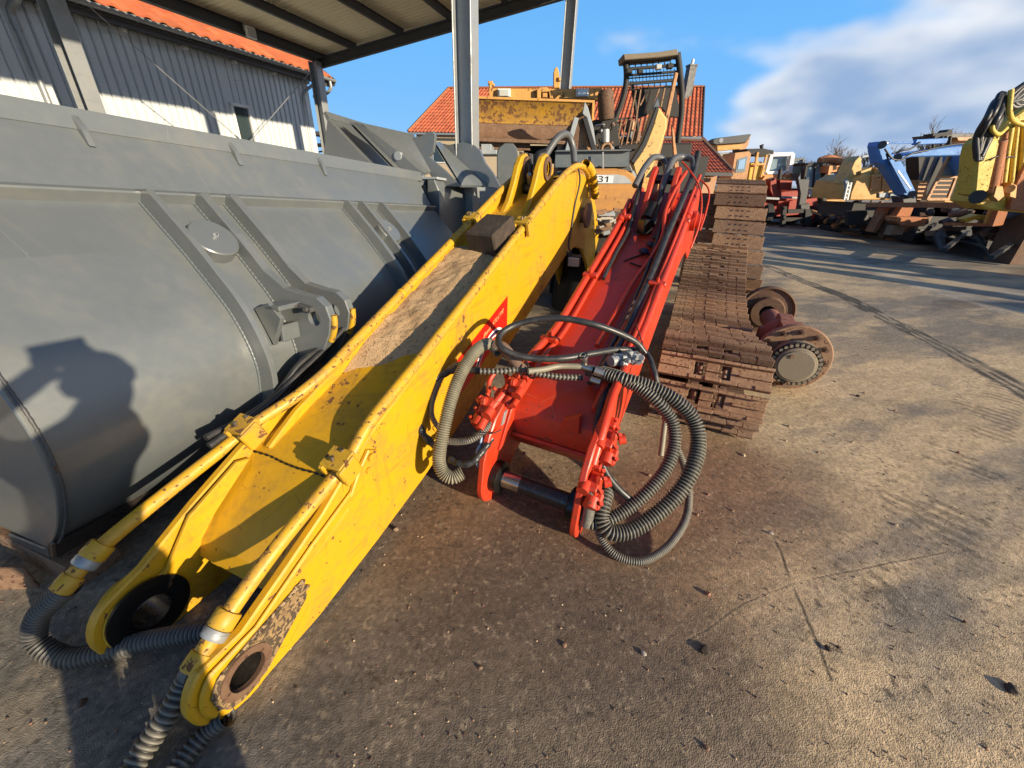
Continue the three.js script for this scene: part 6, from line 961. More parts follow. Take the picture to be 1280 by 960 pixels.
// ---------------------------------------------------------------- the row of machines along the right of the yard
const gp = (x, y, d) => P(x, y, d).setY(0);
function wheelAt(c, r, w, dir, parent, rim = M.yellowFar) { const a = c.clone().addScaledVector(dir, -w / 2), t = part('wheel', lathe([[r * 0.5, 0], [r * 0.86, 0], [r, w * 0.18], [r, w * 0.82], [r * 0.86, w], [r * 0.5, w]], a, a.clone().add(dir), 24), M.tyre, parent); part('rim', lathe([[0, w * 0.1], [r * 0.5, 0.02], [r * 0.52, w * 0.5], [r * 0.5, w - 0.02], [0, w * 0.9]], a, a.clone().add(dir), 20), rim, t); return t; }
function crawler(c, len, h, w, parent) { const t = part('crawler', [ext([[-len / 2 + h / 2, 0], [len / 2 - h / 2, 0], [len / 2 - h * 0.15, h * 0.25], [len / 2, h * 0.55], [len / 2 - h * 0.3, h], [-len / 2 + h * 0.3, h], [-len / 2, h * 0.55], [-len / 2 + h * 0.15, h * 0.25]], w, 0.03).translate(c.x, 0, c.z - w)], M.blackMatt, parent); return t; }
{
  // crane lorry
  const d = 27, t = thing('mobile_crane', 'mobile crane with orange boom box and dark folded jib beside the outbuilding', 'crane', gp(912, 200, d + 1));
  part('boom', slab([[896, 180], [924, 176], [927, 178], [927, 186], [897, 189]], d, 1.0), M.yellowFar, t); part('jib', slab([[891.5, 175], [896, 172.5], [937, 167.5], [939, 168], [933, 178], [896, 180.5], [892, 179.5]], d - 0.2, 0.7), M.darkSteel, t); part('boom_head', slab([[924, 180], [931, 179], [934, 172], [938.5, 168.5], [935, 182], [928, 192], [923, 193]], d + 0.1, 0.8), M.tan, t);
  part('lamp', cyl(P(901.5, 175.5, d - 0.25), P(901.5, 175.5, d + 0.1), 0.11, 0.11, 12), M.whitePaint, t);
  const cab = part('cab', slab([[897, 191], [922, 190], [921, 218], [912, 226], [897, 226]], d + 0.4, 1.4), M.greyLight, t); part('window', slab([[905, 195], [919.5, 194], [919, 203], [905, 204]], d + 0.36, 0.06), M.glassDark, cab);
  part('ladder', [pbar(922, 192, 914, 226, d - 0.1, 0.08), pbar(927, 194, 921, 226, d - 0.1, 0.08), ...[0, 1, 2, 3, 4].map((k) => pbar(921.5 - k * 1.6, 197 + k * 6, 926.5 - k * 1.3, 197 + k * 6, d - 0.1, 0.05))], M.tan, t);
  part('chassis', box(2.6, 1.3, 6, P(912, 220, d + 3).x, 0.9, -d - 3.5), M.yellowFar, t); for (const [x, z] of [[-1.2, 1], [1.2, 1], [-1.2, 5], [1.2, 5]]) wheelAt(V3(P(912, 220, d + 3).x + x, 0.55, -d - z), 0.55, 0.4, V3(1, 0, 0), t);
}
{
  const d = 25, t = thing('excavator', 'yellow excavator with a blue glazed cab seen between crane and white cab', 'excavator', gp(930, 230, d));
  const cab = part('cab', slab([[919, 191], [936, 189], [939, 192], [933, 228], [913, 228]], d, 1.5), M.tan, t); part('window', slab([[922, 199], [935, 195], [931, 215], [919, 216]], d - 0.03, 0.06), M.glass, cab); part('pane', slab([[924, 201], [932, 198], [930, 211], [922, 212]], d - 0.05, 0.03), plain('sky blue film', [0.28, 0.42, 0.6], 0.15), cab);
  part('roof', slab([[934, 186], [955, 185.5], [964, 188], [964, 192], [950, 195], [934, 192]], d + 0.2, 1.4), M.blackMatt, t); part('roof_lamp', [slab([[951.5, 181.5], [955, 180], [954, 186], [952.5, 186]], d + 0.3, 0.2), slab([[962, 187], [967, 188], [967, 191.5], [962, 191]], d + 0.3, 0.2)], M.blackMatt, t);
  part('frame', [pbar(947, 190, 941, 226, d + 0.2, 0.12), pbar(959, 190, 951, 222, d + 0.3, 0.10), pbar(941, 206, 955, 205, d + 0.2, 0.1)], M.yellowFar, t); part('body', slab([[938, 204], [952, 202], [956, 213], [950, 232], [934, 236]], d + 0.4, 1.6), M.yellowLemon, t); crawler(gp(935, 240, d + 3), 3.4, 0.9, 2.2, t);
}
{
  const d = 25.5, t = thing('telescopic_handler', 'yellow machine with white framed cab behind the red telehandler', 'loader', gp(972, 240, d));
  part('window', slab([[964, 196], [985, 195], [982, 213], [961, 214]], d + 0.25, 0.05), M.glass, t);
  part('cab_frame', [pbar(965, 193.5, 990, 192.5, d, 0.2), pbar(964, 193, 957.5, 216, d, 0.2), pbar(990, 192, 986, 217, d, 0.24), pbar(958, 216, 987, 216, d, 0.16), pbar(965, 193, 968, 190.5, d + 1.4, 0.1), slab([[960, 191.8], [992, 190.5], [992, 194], [961, 195.5]], d, 1.5)], M.whitePaint, t);
  part('rear_frame', [bar(P(964, 194, d + 1.5), P(962, 216, d + 1.5), 0.14, 0.14), bar(P(990, 194, d + 1.5), P(988, 216, d + 1.5), 0.14, 0.14)], M.whitePaint, t);
  part('body', slab([[952, 217], [988, 217], [990, 238], [948, 240], [946, 232]], d, 1.9), M.yellowFar, t); part('front_loader', [pbar(957, 221, 946, 236, d - 0.2, 0.3), slab([[951, 218], [975, 219], [973, 232], [955, 233]], d - 0.1, 0.3)], M.orangeFar, t);
  for (const [x, z] of [[-1.1, 0.4], [1.1, 0.4], [-1.1, 2.2], [1.1, 2.2]]) wheelAt(V3(P(970, 240, d + 1).x + x, 0.6, -d - z), 0.6, 0.4, V3(1, 0, 0), t);
  part('seat_back', slab([[972, 205], [979, 205], [979, 214], [971, 214]], d + 0.8, 0.2), M.whitePaint, t);
}
{
  // red telehandler in front
  const d = 23.6, t = thing('telehandler', 'dark red telehandler with black fork carriage at the end of the row', 'telehandler', gp(985, 280, d));
  part('body', [slab([[955, 238], [970, 234], [976, 240], [1000, 238], [1005, 252], [1002, 268], [956, 272], [953, 258]], d + 0.2, 2.0), slab([[953, 252], [968, 258], [992, 250], [992, 262], [958, 274], [953, 271]], d - 0.1, 0.3)], M.redFar, t);
  part('arm', [slab([[963, 224], [969, 222], [977, 240], [977, 250], [969, 250], [963, 238]], d, 0.5), slab([[975, 225], [991, 226], [989, 238], [975, 236]], d - 0.1, 0.5)], M.redFar, t);
  part('exhaust', cyl(P(974, 224, d - 0.2), P(975.5, 211, d - 0.2), 0.09, 0.09, 12), M.blackMatt, t); part('steering_wheel', new THREE.TorusGeometry(0.2, 0.025, 6, 18).rotateX(0.7).translate(...P(984, 219, d + 0.4).toArray()), M.black, t);
  part('light_bar', [slab([[954, 246], [975, 247], [975, 250], [954, 249]], d - 0.15, 0.1), slab([[977, 245], [997, 246], [997, 248.5], [977, 248]], d - 0.15, 0.1)], M.galv, t);
  part('mast', [slab([[998, 224], [1012, 224], [1010, 240], [1006, 262], [998, 262], [1001, 242]], d - 0.7, 0.25), slab([[1001, 256], [1012, 254], [1013, 278], [1003, 280]], d - 0.8, 0.2)], M.darkSteel, t);
  part('fork_carriage', [slab([[985, 262], [1008, 261], [1008, 266], [985, 267]], d - 1.0, 0.15), slab([[983, 272], [1010, 272], [1010, 276], [982, 277]], d - 1.0, 0.15), slab([[979, 258], [984, 258], [982, 283], [977, 284]], d - 1.05, 0.2), slab([[1007, 262], [1016, 262], [1014, 283], [1006, 284]], d - 1.05, 0.2)], M.blackMatt, t);
  part('wheel_guard', slab([[1000, 250], [1030, 246], [1032, 262], [1022, 272], [1002, 272]], d + 0.3, 1.4), M.redFar, t);
  const wx = P(985, 270, d).x; for (const [x, z] of [[-1.2, 0.1], [1.5, 0.1], [-1.2, 2.6], [1.5, 2.6]]) wheelAt(V3(wx + x, 0.55, -d - z), 0.55, 0.45, V3(1, 0, 0), t, M.redFar);
  part('bumper', slab([[962, 274], [978, 274], [978, 277], [962, 277.5]], d - 0.1, 0.2), M.greyLight, t);
}
{
  const d = 24.6, t = thing('tractor', 'dark green glazed tractor cab standing right of the red telehandler mast', 'tractor', gp(1020, 270, d));
  const f = part('cab_frame', [pbar(1008, 206, 1031, 205, d, 0.16), pbar(1008, 206, 1004, 232, d, 0.14), pbar(1031, 205, 1027, 238, d, 0.16), slab([[1006, 203.5], [1033, 203], [1032, 207], [1007, 207.5]], d, 1.6), pbar(1019, 206, 1016, 234, d + 0.02, 0.07)], M.blackMatt, t);
  part('window', slab([[1009, 208], [1030, 207], [1026, 236], [1005, 233]], d + 0.08, 0.05), M.glass, f); part('interior', box(1.0, 1.3, 0.8, P(1018, 225, d + 1).x, P(1018, 225, d).y, -d - 1.1), M.blackMatt, t);
  part('bonnet', slab([[1011, 238], [1024, 238], [1023, 246], [1011, 246]], d - 0.3, 0.6), M.greyLight, t); part('body', slab([[1003, 236], [1030, 238], [1032, 262], [1002, 266]], d, 2.0), M.blackMatt, t);
  const back = part('rear_cab', [slab([[988, 201], [1004, 199], [1003, 216], [988, 217]], d + 1.9, 1.4)], M.glass, t); part('pillar', [pbar(1004, 199, 1001, 234, d + 1.8, 0.1), slab([[987, 198], [1006, 197], [1006, 201], [988, 202]], d + 1.85, 1.5)], M.greyFar, t); part('panel', slab([[988, 217], [1000, 216], [997, 226], [988, 226]], d + 1.8, 0.2), M.greyLight, t);
  const wx = P(1018, 262, d).x; for (const [x, z] of [[-1.1, 0.4], [1.1, 0.4], [-1.1, 2.2], [1.1, 2.2]]) wheelAt(V3(wx + x, 0.7, -d - z), 0.7, 0.4, V3(1, 0, 0), t);
}
{
  const d = 24, t = thing('excavator', 'faded orange excavator cab with one large window right of the green tractor', 'excavator', gp(1042, 270, d));
  const c = part('cab', [slab([[1037, 207], [1053, 207], [1053, 214], [1035, 216]], d, 1.6), pbar(1053, 207, 1046, 241, d, 0.22), pbar(1036, 215, 1028, 240, d, 0.14), slab([[1027, 239], [1047, 240], [1044, 248], [1026, 247]], d, 1.6)], M.orangeFar, t); part('window', slab([[1035.5, 217], [1050, 216], [1045, 239], [1030, 239]], d + 0.06, 0.05), M.glass, c); part('back', box(1.3, 1.5, 0.1, P(1041, 228, d + 1).x, P(1041, 228, d).y, -d - 1.4), M.blackMatt, t);
  part('body', slab([[1030, 250], [1056, 249], [1057, 270], [1048, 278], [1032, 276]], d - 0.4, 1.8), M.yellowFar, t); part('counterweight', slab([[1032, 258], [1043, 257], [1044, 275], [1033, 275]], d - 0.6, 0.4), M.orangeFar, t);
  part('boom', [sweep([P(1024, 202, d + 2), P(1036, 199, d + 2), P(1050, 203, d + 2), P(1058, 210, d + 1.6)], 0.22, { n: 20, m: 8 })], M.rustOrange, t); crawler(gp(1046, 278, d + 3), 3.2, 0.8, 2.2, t);
  const rr = rng(3); part('hose', [0, 1, 2, 3].map(() => ptube([[1054 + rr() * 6, 216 + rr() * 6, d - 0.1], [1060 + rr() * 4, 226, d - 0.2], [1056 + rr() * 6, 246 + rr() * 6, d - 0.1]], 0.03, { n: 14, m: 6 })), M.black, t);
}
{
  const d = 17.8, t = thing('excavator', 'yellow excavator house with two orange doors and folded triangular boom', 'excavator', gp(1090, 290, d));
  part('boom', [slab([[1056, 229], [1069, 201], [1075, 195], [1077, 199], [1077, 212], [1066, 225], [1058, 232]], d + 0.5, 0.7), slab([[1076, 214], [1090, 209], [1091, 216], [1077, 222]], d + 0.4, 0.6), slab([[1058, 228], [1066, 224], [1064, 245], [1056, 246], [1055, 238]], d + 0.3, 0.3)], M.cream, t); part('cylinder', [pbar(1077, 196, 1097, 193, d + 0.6, 0.08), pbar(1057, 225, 1062, 246, d + 0.2, 0.14)], M.greyLight, t);
  const h = part('house', slab([[1070, 226], [1086, 218], [1120, 218], [1122, 247], [1110, 250], [1062, 250], [1064, 240]], d, 2.4, { bevel: 0.03 }), M.yellowFar, t); part('top_box', [slab([[1096, 209], [1109, 209], [1109, 218], [1093, 218]], d + 0.3, 1), cyl(P(1102.5, 213, d + 0.25), P(1102.5, 213, d + 0.45), 0.13, 0.13, 16)], M.yellowFar, t);
  for (const [a, b, c2, e] of [[1090, 1102, 1088, 1101], [1103.5, 1117, 1102, 1116]]) { const q = part('door', slab([[a, 219], [b, 219.5], [e, 238], [c2, 238]], d - 0.05, 0.08), M.orangeFar, h); part('handle', pbar((a + b) / 2 + 3, 221, (a + b) / 2 + 3, 223, d - 0.09, 0.03), M.black, q); }
  part('lower_panel', [slab([[1099, 241], [1111, 241], [1111, 247], [1099, 247]], d - 0.06, 0.06), slab([[1113, 242], [1125, 242], [1124, 248], [1112, 248]], d - 0.06, 0.06)], M.greyLight, t); part('side_shade', slab([[1116, 219], [1122, 220], [1124, 246], [1117, 246]], d - 0.02, 0.1), M.rustDark, t);  // side strip: dark slab stands in for the shaded end of the house
  part('ladder', [pbar(1060, 228, 1055, 250, d - 0.3, 0.06), pbar(1064, 228, 1059, 250, d - 0.3, 0.06), ...[0, 1, 2, 3].map((k) => pbar(1059.5 - k, 232 + k * 5, 1063.5 - k, 232 + k * 5, d - 0.3, 0.04))], M.whitePaint, t); crawler(gp(1096, 290, d + 3), 3.4, 0.9, 1.9, t); part('turntable', box(3.0, 0.5, 2.0, P(1092, 260, d + 1).x, 1.15, -d - 1.2), M.blackMatt, t);
  part('panel_below', slab([[1060, 264], [1084, 263], [1088, 280], [1060, 282]], d - 0.8, 0.2), M.black, t);
}
{
  // blue excavator arm
  const d = 15.8, t = thing('excavator', 'blue excavator with angled boom and thin cylinders in front of yellow cab', 'excavator', gp(1170, 300, d + 1));
  part('stick', slab([[1096, 182], [1098, 177], [1106, 176], [1113, 184], [1119, 193], [1128, 203], [1137, 222], [1146, 241], [1144, 248], [1130, 244], [1114, 217], [1107, 208], [1099, 203]], d, 0.45, { bevel: 0.03 }), M.blueFar, t); part('boom', slab([[1119, 194], [1130, 193], [1140, 190], [1200, 182], [1236, 176], [1240, 192], [1232, 200], [1222, 194], [1140, 196], [1128, 199]], d + 0.1, 0.5, { bevel: 0.03 }), M.blueFar, t);
  part('cylinder', [pbar(1142, 178, 1182, 176, d + 0.2, 0.16), pbar(1110, 178.5, 1142, 178, d + 0.2, 0.07), pbar(1112, 199, 1134, 240, d - 0.1, 0.13)], M.blueFar, t); part('rod', pbar(1104, 179, 1140, 178, d + 0.2, 0.05), M.steel, t); part('rod', pbar(1122, 213, 1138, 236, d - 0.15, 0.05), M.steel, t);
  const rr = rng(23); part('hose', [ptube([[1106, 186, d - 0.1], [1115, 198, d - 0.15], [1124, 200, d - 0.1], [1140, 192, d - 0.05], [1160, 188, d]], 0.03, { n: 26, m: 6 }), ptube([[1108, 192, d - 0.1], [1112, 204, d - 0.1], [1120, 215, d - 0.1]], 0.03, { n: 16, m: 6 }), ptube([[1160, 187, d], [1190, 181, d], [1226, 178, d]], 0.025, { n: 16, m: 6 }), ptube([[1120, 191, d - 0.05], [1128, 188, d - 0.1], [1138, 186, d - 0.05], [1150, 178, d + 0.1]], 0.03, { n: 20, m: 6 })], M.black, t);
  for (const [x, y] of [[1103, 181], [1122, 197], [1140, 243]]) part('pin', cyl(P(x, y, d - 0.07), P(x, y, d + 0.55), 0.12, 0.12, 14), M.darkSteel, t); part('bucket_link', slab([[1128, 246], [1145, 247], [1146, 256], [1130, 256]], d + 0.05, 0.5), M.darkSteel, t);
  part('body', [slab([[1219, 190], [1240, 186], [1244, 214], [1224, 220], [1218, 204]], d + 0.3, 1.2)], M.blueFar, t); part('undercarriage', box(3.4, 1.2, 2.2, P(1200, 270, d + 2).x, 0.6, -d - 2.6), M.blackMatt, t);
}
{
  const d = 17, t = thing('wheeled_excavator', 'tan machine cab with slatted lower window behind the blue boom', 'excavator', gp(1185, 290, d));
  part('cab_frame', [pbar(1186, 196, 1158, 250, d, 0.10), pbar(1172, 221, 1215, 221, d, 0.09), pbar(1159, 249, 1210, 249, d, 0.10), pbar(1195, 221, 1184, 249, d, 0.08), pbar(1221, 196, 1206, 249, d, 0.10), pbar(1186, 196, 1222, 195, d, 0.1)], M.tan, t); for (let k = 0; k < 4; k++) part('slat', pbar(1170.5 - k * 2.6, 226 + k * 5.5, 1191.5 - k * 2.2, 226 + k * 5.5, d + 0.05, 0.10, 0.05), M.tan, t);
  part('window', slab([[1187, 198], [1215, 197], [1208, 220], [1176, 220]], d + 0.06, 0.04), M.glass, t); part('side_panel', slab([[1206, 204], [1216, 215], [1207, 221], [1194, 220]], d - 0.02, 0.06), M.yellowFar, t); part('interior', slab([[1148, 196], [1186, 196], [1212, 200], [1208, 250], [1150, 252]], d + 1.0, 0.6), M.blackMatt, t);
  part('door_post', [pbar(1172, 196, 1148, 250, d + 0.5, 0.14), pbar(1160, 196, 1145, 240, d + 0.7, 0.12)], M.greyFar, t); part('seat', slab([[1148, 225], [1160, 226], [1158, 250], [1146, 250]], d + 0.4, 0.4), M.tan, t); part('body', box(3.2, 1.3, 2.4, P(1185, 262, d + 1).x, 0.75, -d - 1.4), M.blackMatt, t); part('turret', box(2.6, 0.5, 1.6, P(1185, 258, d + 1).x, 1.3, -d - 1.0), M.yellowFar, t);
}
{
  const d = 22, t = thing('bulldozer', 'machine with flat beige roof and black roof lamps behind the blue boom', 'bulldozer', gp(1200, 280, d));
  part('roof', [slab([[1182, 167], [1240, 166.5], [1240, 172], [1184, 172]], d, 1.8)], M.darkSteel, t); part('roof_band', slab([[1196, 171.5], [1240, 171], [1240, 176], [1198, 176]], d - 0.05, 1.6), M.tan, t); part('lamp', [slab([[1166, 167], [1183, 165], [1187, 161.5], [1191, 163], [1191, 168], [1166, 174]], d - 0.1, 0.5), ...[1168, 1178, 1188].map((x) => cyl(P(x, 170, d - 0.12), P(x - 2, 186, d - 0.12), 0.06, 0.06, 8))], M.blackMatt, t);
  for (const x of [1186, 1236]) part('post', bar(P(x, 176, d + 0.3), P(x, 225, d + 0.3), 0.14, 0.14), M.blackMatt, t); part('body', box(3.6, 2.4, 3, P(1210, 240, d + 1).x, 1.2, -d - 1.6), M.yellowFar, t);
}
{
  // big yellow boom standing upright at the right
  const d = 11.6, t = thing('excavator_boom', 'tall lemon yellow excavator boom standing upright with a crest of black hoses', 'excavator boom', gp(1255, 300, d + 0.6));
  part('boom', slab([[1240, 180], [1262, 150], [1290, 130], [1330, 150], [1330, 270], [1236, 262], [1216, 252], [1222, 240]], d + 0.4, 0.7, { bevel: 0.04 }), M.yellowLemon, t); part('arm_cover', slab([[1221, 196], [1225, 180], [1234, 171], [1247, 170], [1252, 178], [1238, 238], [1226, 246], [1217, 243], [1219, 222]], d, 0.5, { bevel: 0.06 }), M.yellowLemon, t);
  part('cylinder', [ptube([[1250, 176, d + 0.1], [1238, 240, d + 0.1]], 0.14, { n: 8 }), ptube([[1257, 166, d + 0.2], [1247, 250, d + 0.2]], 0.05, { n: 8 })], M.rustOrange, t); part('pipe', [ptube([[1264, 160, d + 0.34], [1258, 200, d + 0.34], [1252, 250, d + 0.34]], 0.06, { n: 20 }), ptube([[1272, 152, d + 0.34], [1267, 200, d + 0.34], [1262, 256, d + 0.34]], 0.05, { n: 20 }), ptube([[1281, 150, d + 0.34], [1278, 200, d + 0.34], [1272, 232, d + 0.34]], 0.05, { n: 20 })], M.yellowLemon, t);
  part('rusty_plate', slab([[1282, 205], [1330, 160], [1330, 270], [1262, 262], [1268, 236]], d + 0.25, 0.12), M.rustOrange, t);
  const rr = rng(29); for (let i = 0; i < 26; i++) { const o = -6 + rr() * 20, k = rr() * 20 - 4; part('hose', ptube([[1222 + k * 0.3, 196 - o, d - 0.1 - rr() * 0.2], [1224 + k, 172 - o, d - 0.2], [1236 + k, 150 - o * 0.8, d - 0.2 - rr() * 0.2], [1247 + k, 130 - o, d - 0.1], [1262 + k, 116 + o * 0.9 + rr() * 8, d], [1300, 100 + o * 1.6, d + 0.1]], 0.035 + rr() * 0.035, { n: 40, m: 7 }), rr() > 0.25 ? M.blackHose : M.black, t); }
  part('hose', [ptube([[1264, 112, d - 0.2], [1262, 140, d - 0.3], [1268, 152, d - 0.2], [1290, 160, d - 0.2]], 0.05, { n: 26, m: 8 }), ptube([[1244, 150, d - 0.3], [1240, 160, d - 0.35], [1248, 168, d - 0.3], [1258, 160, d - 0.2]], 0.045, { n: 26, m: 8 })], M.yellowLemon, t);
  part('hose', [ptube([[1258, 190, d], [1245, 196, d], [1238, 200, d - 0.05]], 0.02, { n: 12, m: 6 }), ptube([[1268, 196, d + 0.3], [1256, 197, d + 0.2], [1240, 200, d + 0.1]], 0.02, { n: 12, m: 6 })], M.black, t);
  part('bracket', [slab([[1246, 232], [1254, 233], [1256, 245], [1248, 252], [1242, 246]], d - 0.05, 0.2), cyl(P(1262, 236, d), P(1262, 236, d + 0.4), 0.1, 0.1, 14), slab([[1264, 228], [1272, 232], [1270, 248], [1262, 246]], d, 0.2)], M.yellowFar, t); { const f = P(1310, 250, d + 1.6); part('foot', box(1.8, f.y, 0.8, f.x + 0.4, f.y / 2, f.z), M.rustDark, t); } part('lower_boss', cyl(P(1222, 246, d - 0.1), P(1222, 246, d + 0.6), 0.16, 0.16, 18), M.black, t);
}
{
  // rusty frames and beams lying in front of the row
  const t = thing('steel_trestle', 'long rust orange steel frame lying along the right side of the yard', 'steel frame', G(1110, 300));
  const d0 = 17, d1 = 12;
  part('long_beam', bar(P(1084, 256, d0), P(1300, 257, d1), 0.14, 0.16), M.rustOrange, t); part('long_beam', bar(P(1180, 280, 14.5), P(1252, 281, 13.4), 0.12, 0.10), M.rustOrange, t);
  part('leg', [pbar(1106, 258, 1088, 290, 16.6, 0.42, 0.18)], M.rustOrange, t); part('leg', [pbar(1117, 258, 1102, 296, 16.4, 0.3, 0.16)], M.rustDark, t); part('leg', pbar(1128, 258, 1114, 294, 16.2, 0.2, 0.2), M.rustOrange, t);
  part('bracket', slab([[1128, 258], [1144, 256], [1139, 268], [1132, 280], [1122, 282], [1118, 274]], 16, 0.3), M.rustOrange, t); part('bracket', slab([[1121, 271], [1160, 272], [1156, 283], [1126, 282], [1120, 277]], 15.6, 0.5), M.rustOrange, t); part('bracket', slab([[1118, 282], [1134, 281], [1128, 294], [1112, 294]], 15.7, 0.3), M.rustLight, t);
  part('base_rail', bar(G(1108, 296, 0.12), G(1149, 300, 0.12), 0.24, 0.22), M.rustOrange, t); part('base_rail', bar(G(1056, 289, 0.1), G(1108, 296, 0.1), 0.3, 0.2), M.rustLight, t); part('upright', bar(P(1253, 258, 13.2), P(1244, 282, 13.2), 0.14, 0.3), M.rustOrange, t);
  part('gusset', slab([[1239, 262], [1256, 260], [1252, 276], [1232, 280]], 13.5, 0.1), M.yellowFar, t); part('cross_piece', slab([[1204, 274], [1222, 268], [1240, 270], [1236, 277], [1220, 274], [1210, 278]], 13.9, 0.25), M.yellowLemon, t);
}
{
  const t = thing('dozer_blade', 'dark grey blade lying flat at the edge of the yard on the right', 'blade', G(1215, 315));
  const a = G(1152, 303, 0.0), b = G(1236, 326, 0.0), q = V3(b.x - a.x, 0, b.z - a.z).normalize(), n = V3(-q.z, 0, q.x); if (n.z > 0) n.negate();
  part('blade', ext(smoothLine([[0, 0], [0.08, 0.22], [0.26, 0.42], [0.5, 0.5]], 12).concat(smoothLine([[0.52, 0.44], [0.3, 0.36], [0.13, 0.2], [0.05, 0]], 12)), a.distanceTo(b)).applyMatrix4(new THREE.Matrix4().makeBasis(n, UP, n.clone().cross(UP)).setPosition(n.clone().cross(UP).dot(q) > 0 ? a : b)), M.darkSteel, t);
  part('frame', [bar(G(1200, 296, 0.5), G(1272, 302, 0.5), 0.1, 0.1), bar(G(1180, 312, 0.5), G(1210, 290, 0.6), 0.12, 0.1), bar(G(1238, 322, 0.5), G(1282, 294, 0.6), 0.12, 0.1)], M.blackMatt, t);
  const rr = rng(41), s = thing('scrap_heap', 'dark heap of rusty parts behind the long frame on the right', 'scrap heap', G(1200, 296));
  for (let i = 0; i < 90; i++) { const x = 1140 + rr() * 180, y = 262 + rr() * 40, d = 15.6 - (x - 1140) / 180 * 3.2 + rr() * 1.2, p = P(x, y, d); if (p.y < 0.05) continue; const l = 0.2 + rr() * 0.5, v = V3(rr() - 0.5, (rr() - 0.5) * 0.6, rr() - 0.5).normalize().multiplyScalar(l); part('scrap_piece', rr() > 0.45 ? bar(p, p.clone().add(v), 0.08 + rr() * 0.2, 0.06 + rr() * 0.12, 0.01) : cyl(p, p.clone().add(v), 0.05 + rr() * 0.12, 0.05 + rr() * 0.12, 10), [M.rustDark, M.blackMatt, M.darkSteel, M.rust, M.blackMatt, M.rustDark][i % 6], s); }
  part('base', [0, 1, 2, 3, 4].map((k) => { const p = G(1150 + k * 34, 298 + k * 3.5); return new THREE.IcosahedronGeometry(1, 1).scale(1.1, 0.85, 0.8).translate(p.x + 0.6, 0.1, p.z - 1.0); }), M.blackMatt, s);
  const u = thing('scrap_heap', 'scattered machine parts on the ground before the yellow excavator house', 'scrap heap', G(1075, 286));
  for (let i = 0; i < 40; i++) { const x = 1026 + rr() * 90, y = 252 + rr() * 32, d = 21.5 - (x - 1026) / 90 * 3.6, p = P(x, y, d); if (p.y < 0.04) continue; const v = V3(rr() - 0.5, (rr() - 0.5) * 0.5, rr() - 0.5).normalize().multiplyScalar(0.25 + rr() * 0.5); part('scrap_piece', rr() > 0.4 ? bar(p, p.clone().add(v), 0.1 + rr() * 0.25, 0.08 + rr() * 0.16, 0.01) : cyl(p, p.clone().add(v), 0.06 + rr() * 0.14, 0.05 + rr() * 0.12, 10), [M.rust, M.blackMatt, M.yellowFar, M.rustDark, M.tan, M.blackMatt][i % 6], u); }
  part('pallet', [bar(G(1058, 286, 0.2), G(1090, 292, 0.2), 0.8, 0.1), bar(G(1030, 283, 0.15), G(1060, 287, 0.15), 0.6, 0.2)], M.blackMatt, u);
}
// unseen machines beyond the right edge, placed so their shadows band the yard
{
  const build = (name, label, cat, x, z, hts, mat) => { const t = thing(name, label, cat, V3(x, 0, z)); part('crawler', [box(0.6, 0.9, 3.8, x - 1.1, 0.45, z), box(0.6, 0.9, 3.8, x + 1.1, 0.45, z)], M.blackMatt, t); part('house', box(2.2, 1.0, 1.8, x, 1.5, z + 0.3, 0.1, 0.05), mat, t); part('cab', box(1.0, 1.3, 1.2, x - 0.5, 2.2, z - 0.4, 0.1, 0.05), mat, t); part('boom', [bar(V3(x, 2.0, z - 1.2), V3(x - 0.6, hts, z - 3.4), 0.45, 0.6, 0.03), bar(V3(x - 0.6, hts, z - 3.4), V3(x - 1.4, 0.6, z - 5.2), 0.35, 0.45, 0.03)], mat, t); return t; };
  build('excavator', 'yellow excavator out of view on the right, placed to shade the yard, nearest one', 'excavator', 17.5, -6.5, 4.3, M.yellowFar);
  build('excavator', 'orange excavator out of view on the right, placed to shade the yard, farther one', 'excavator', 18.5, -0.5, 4.8, M.orangeFar);
}

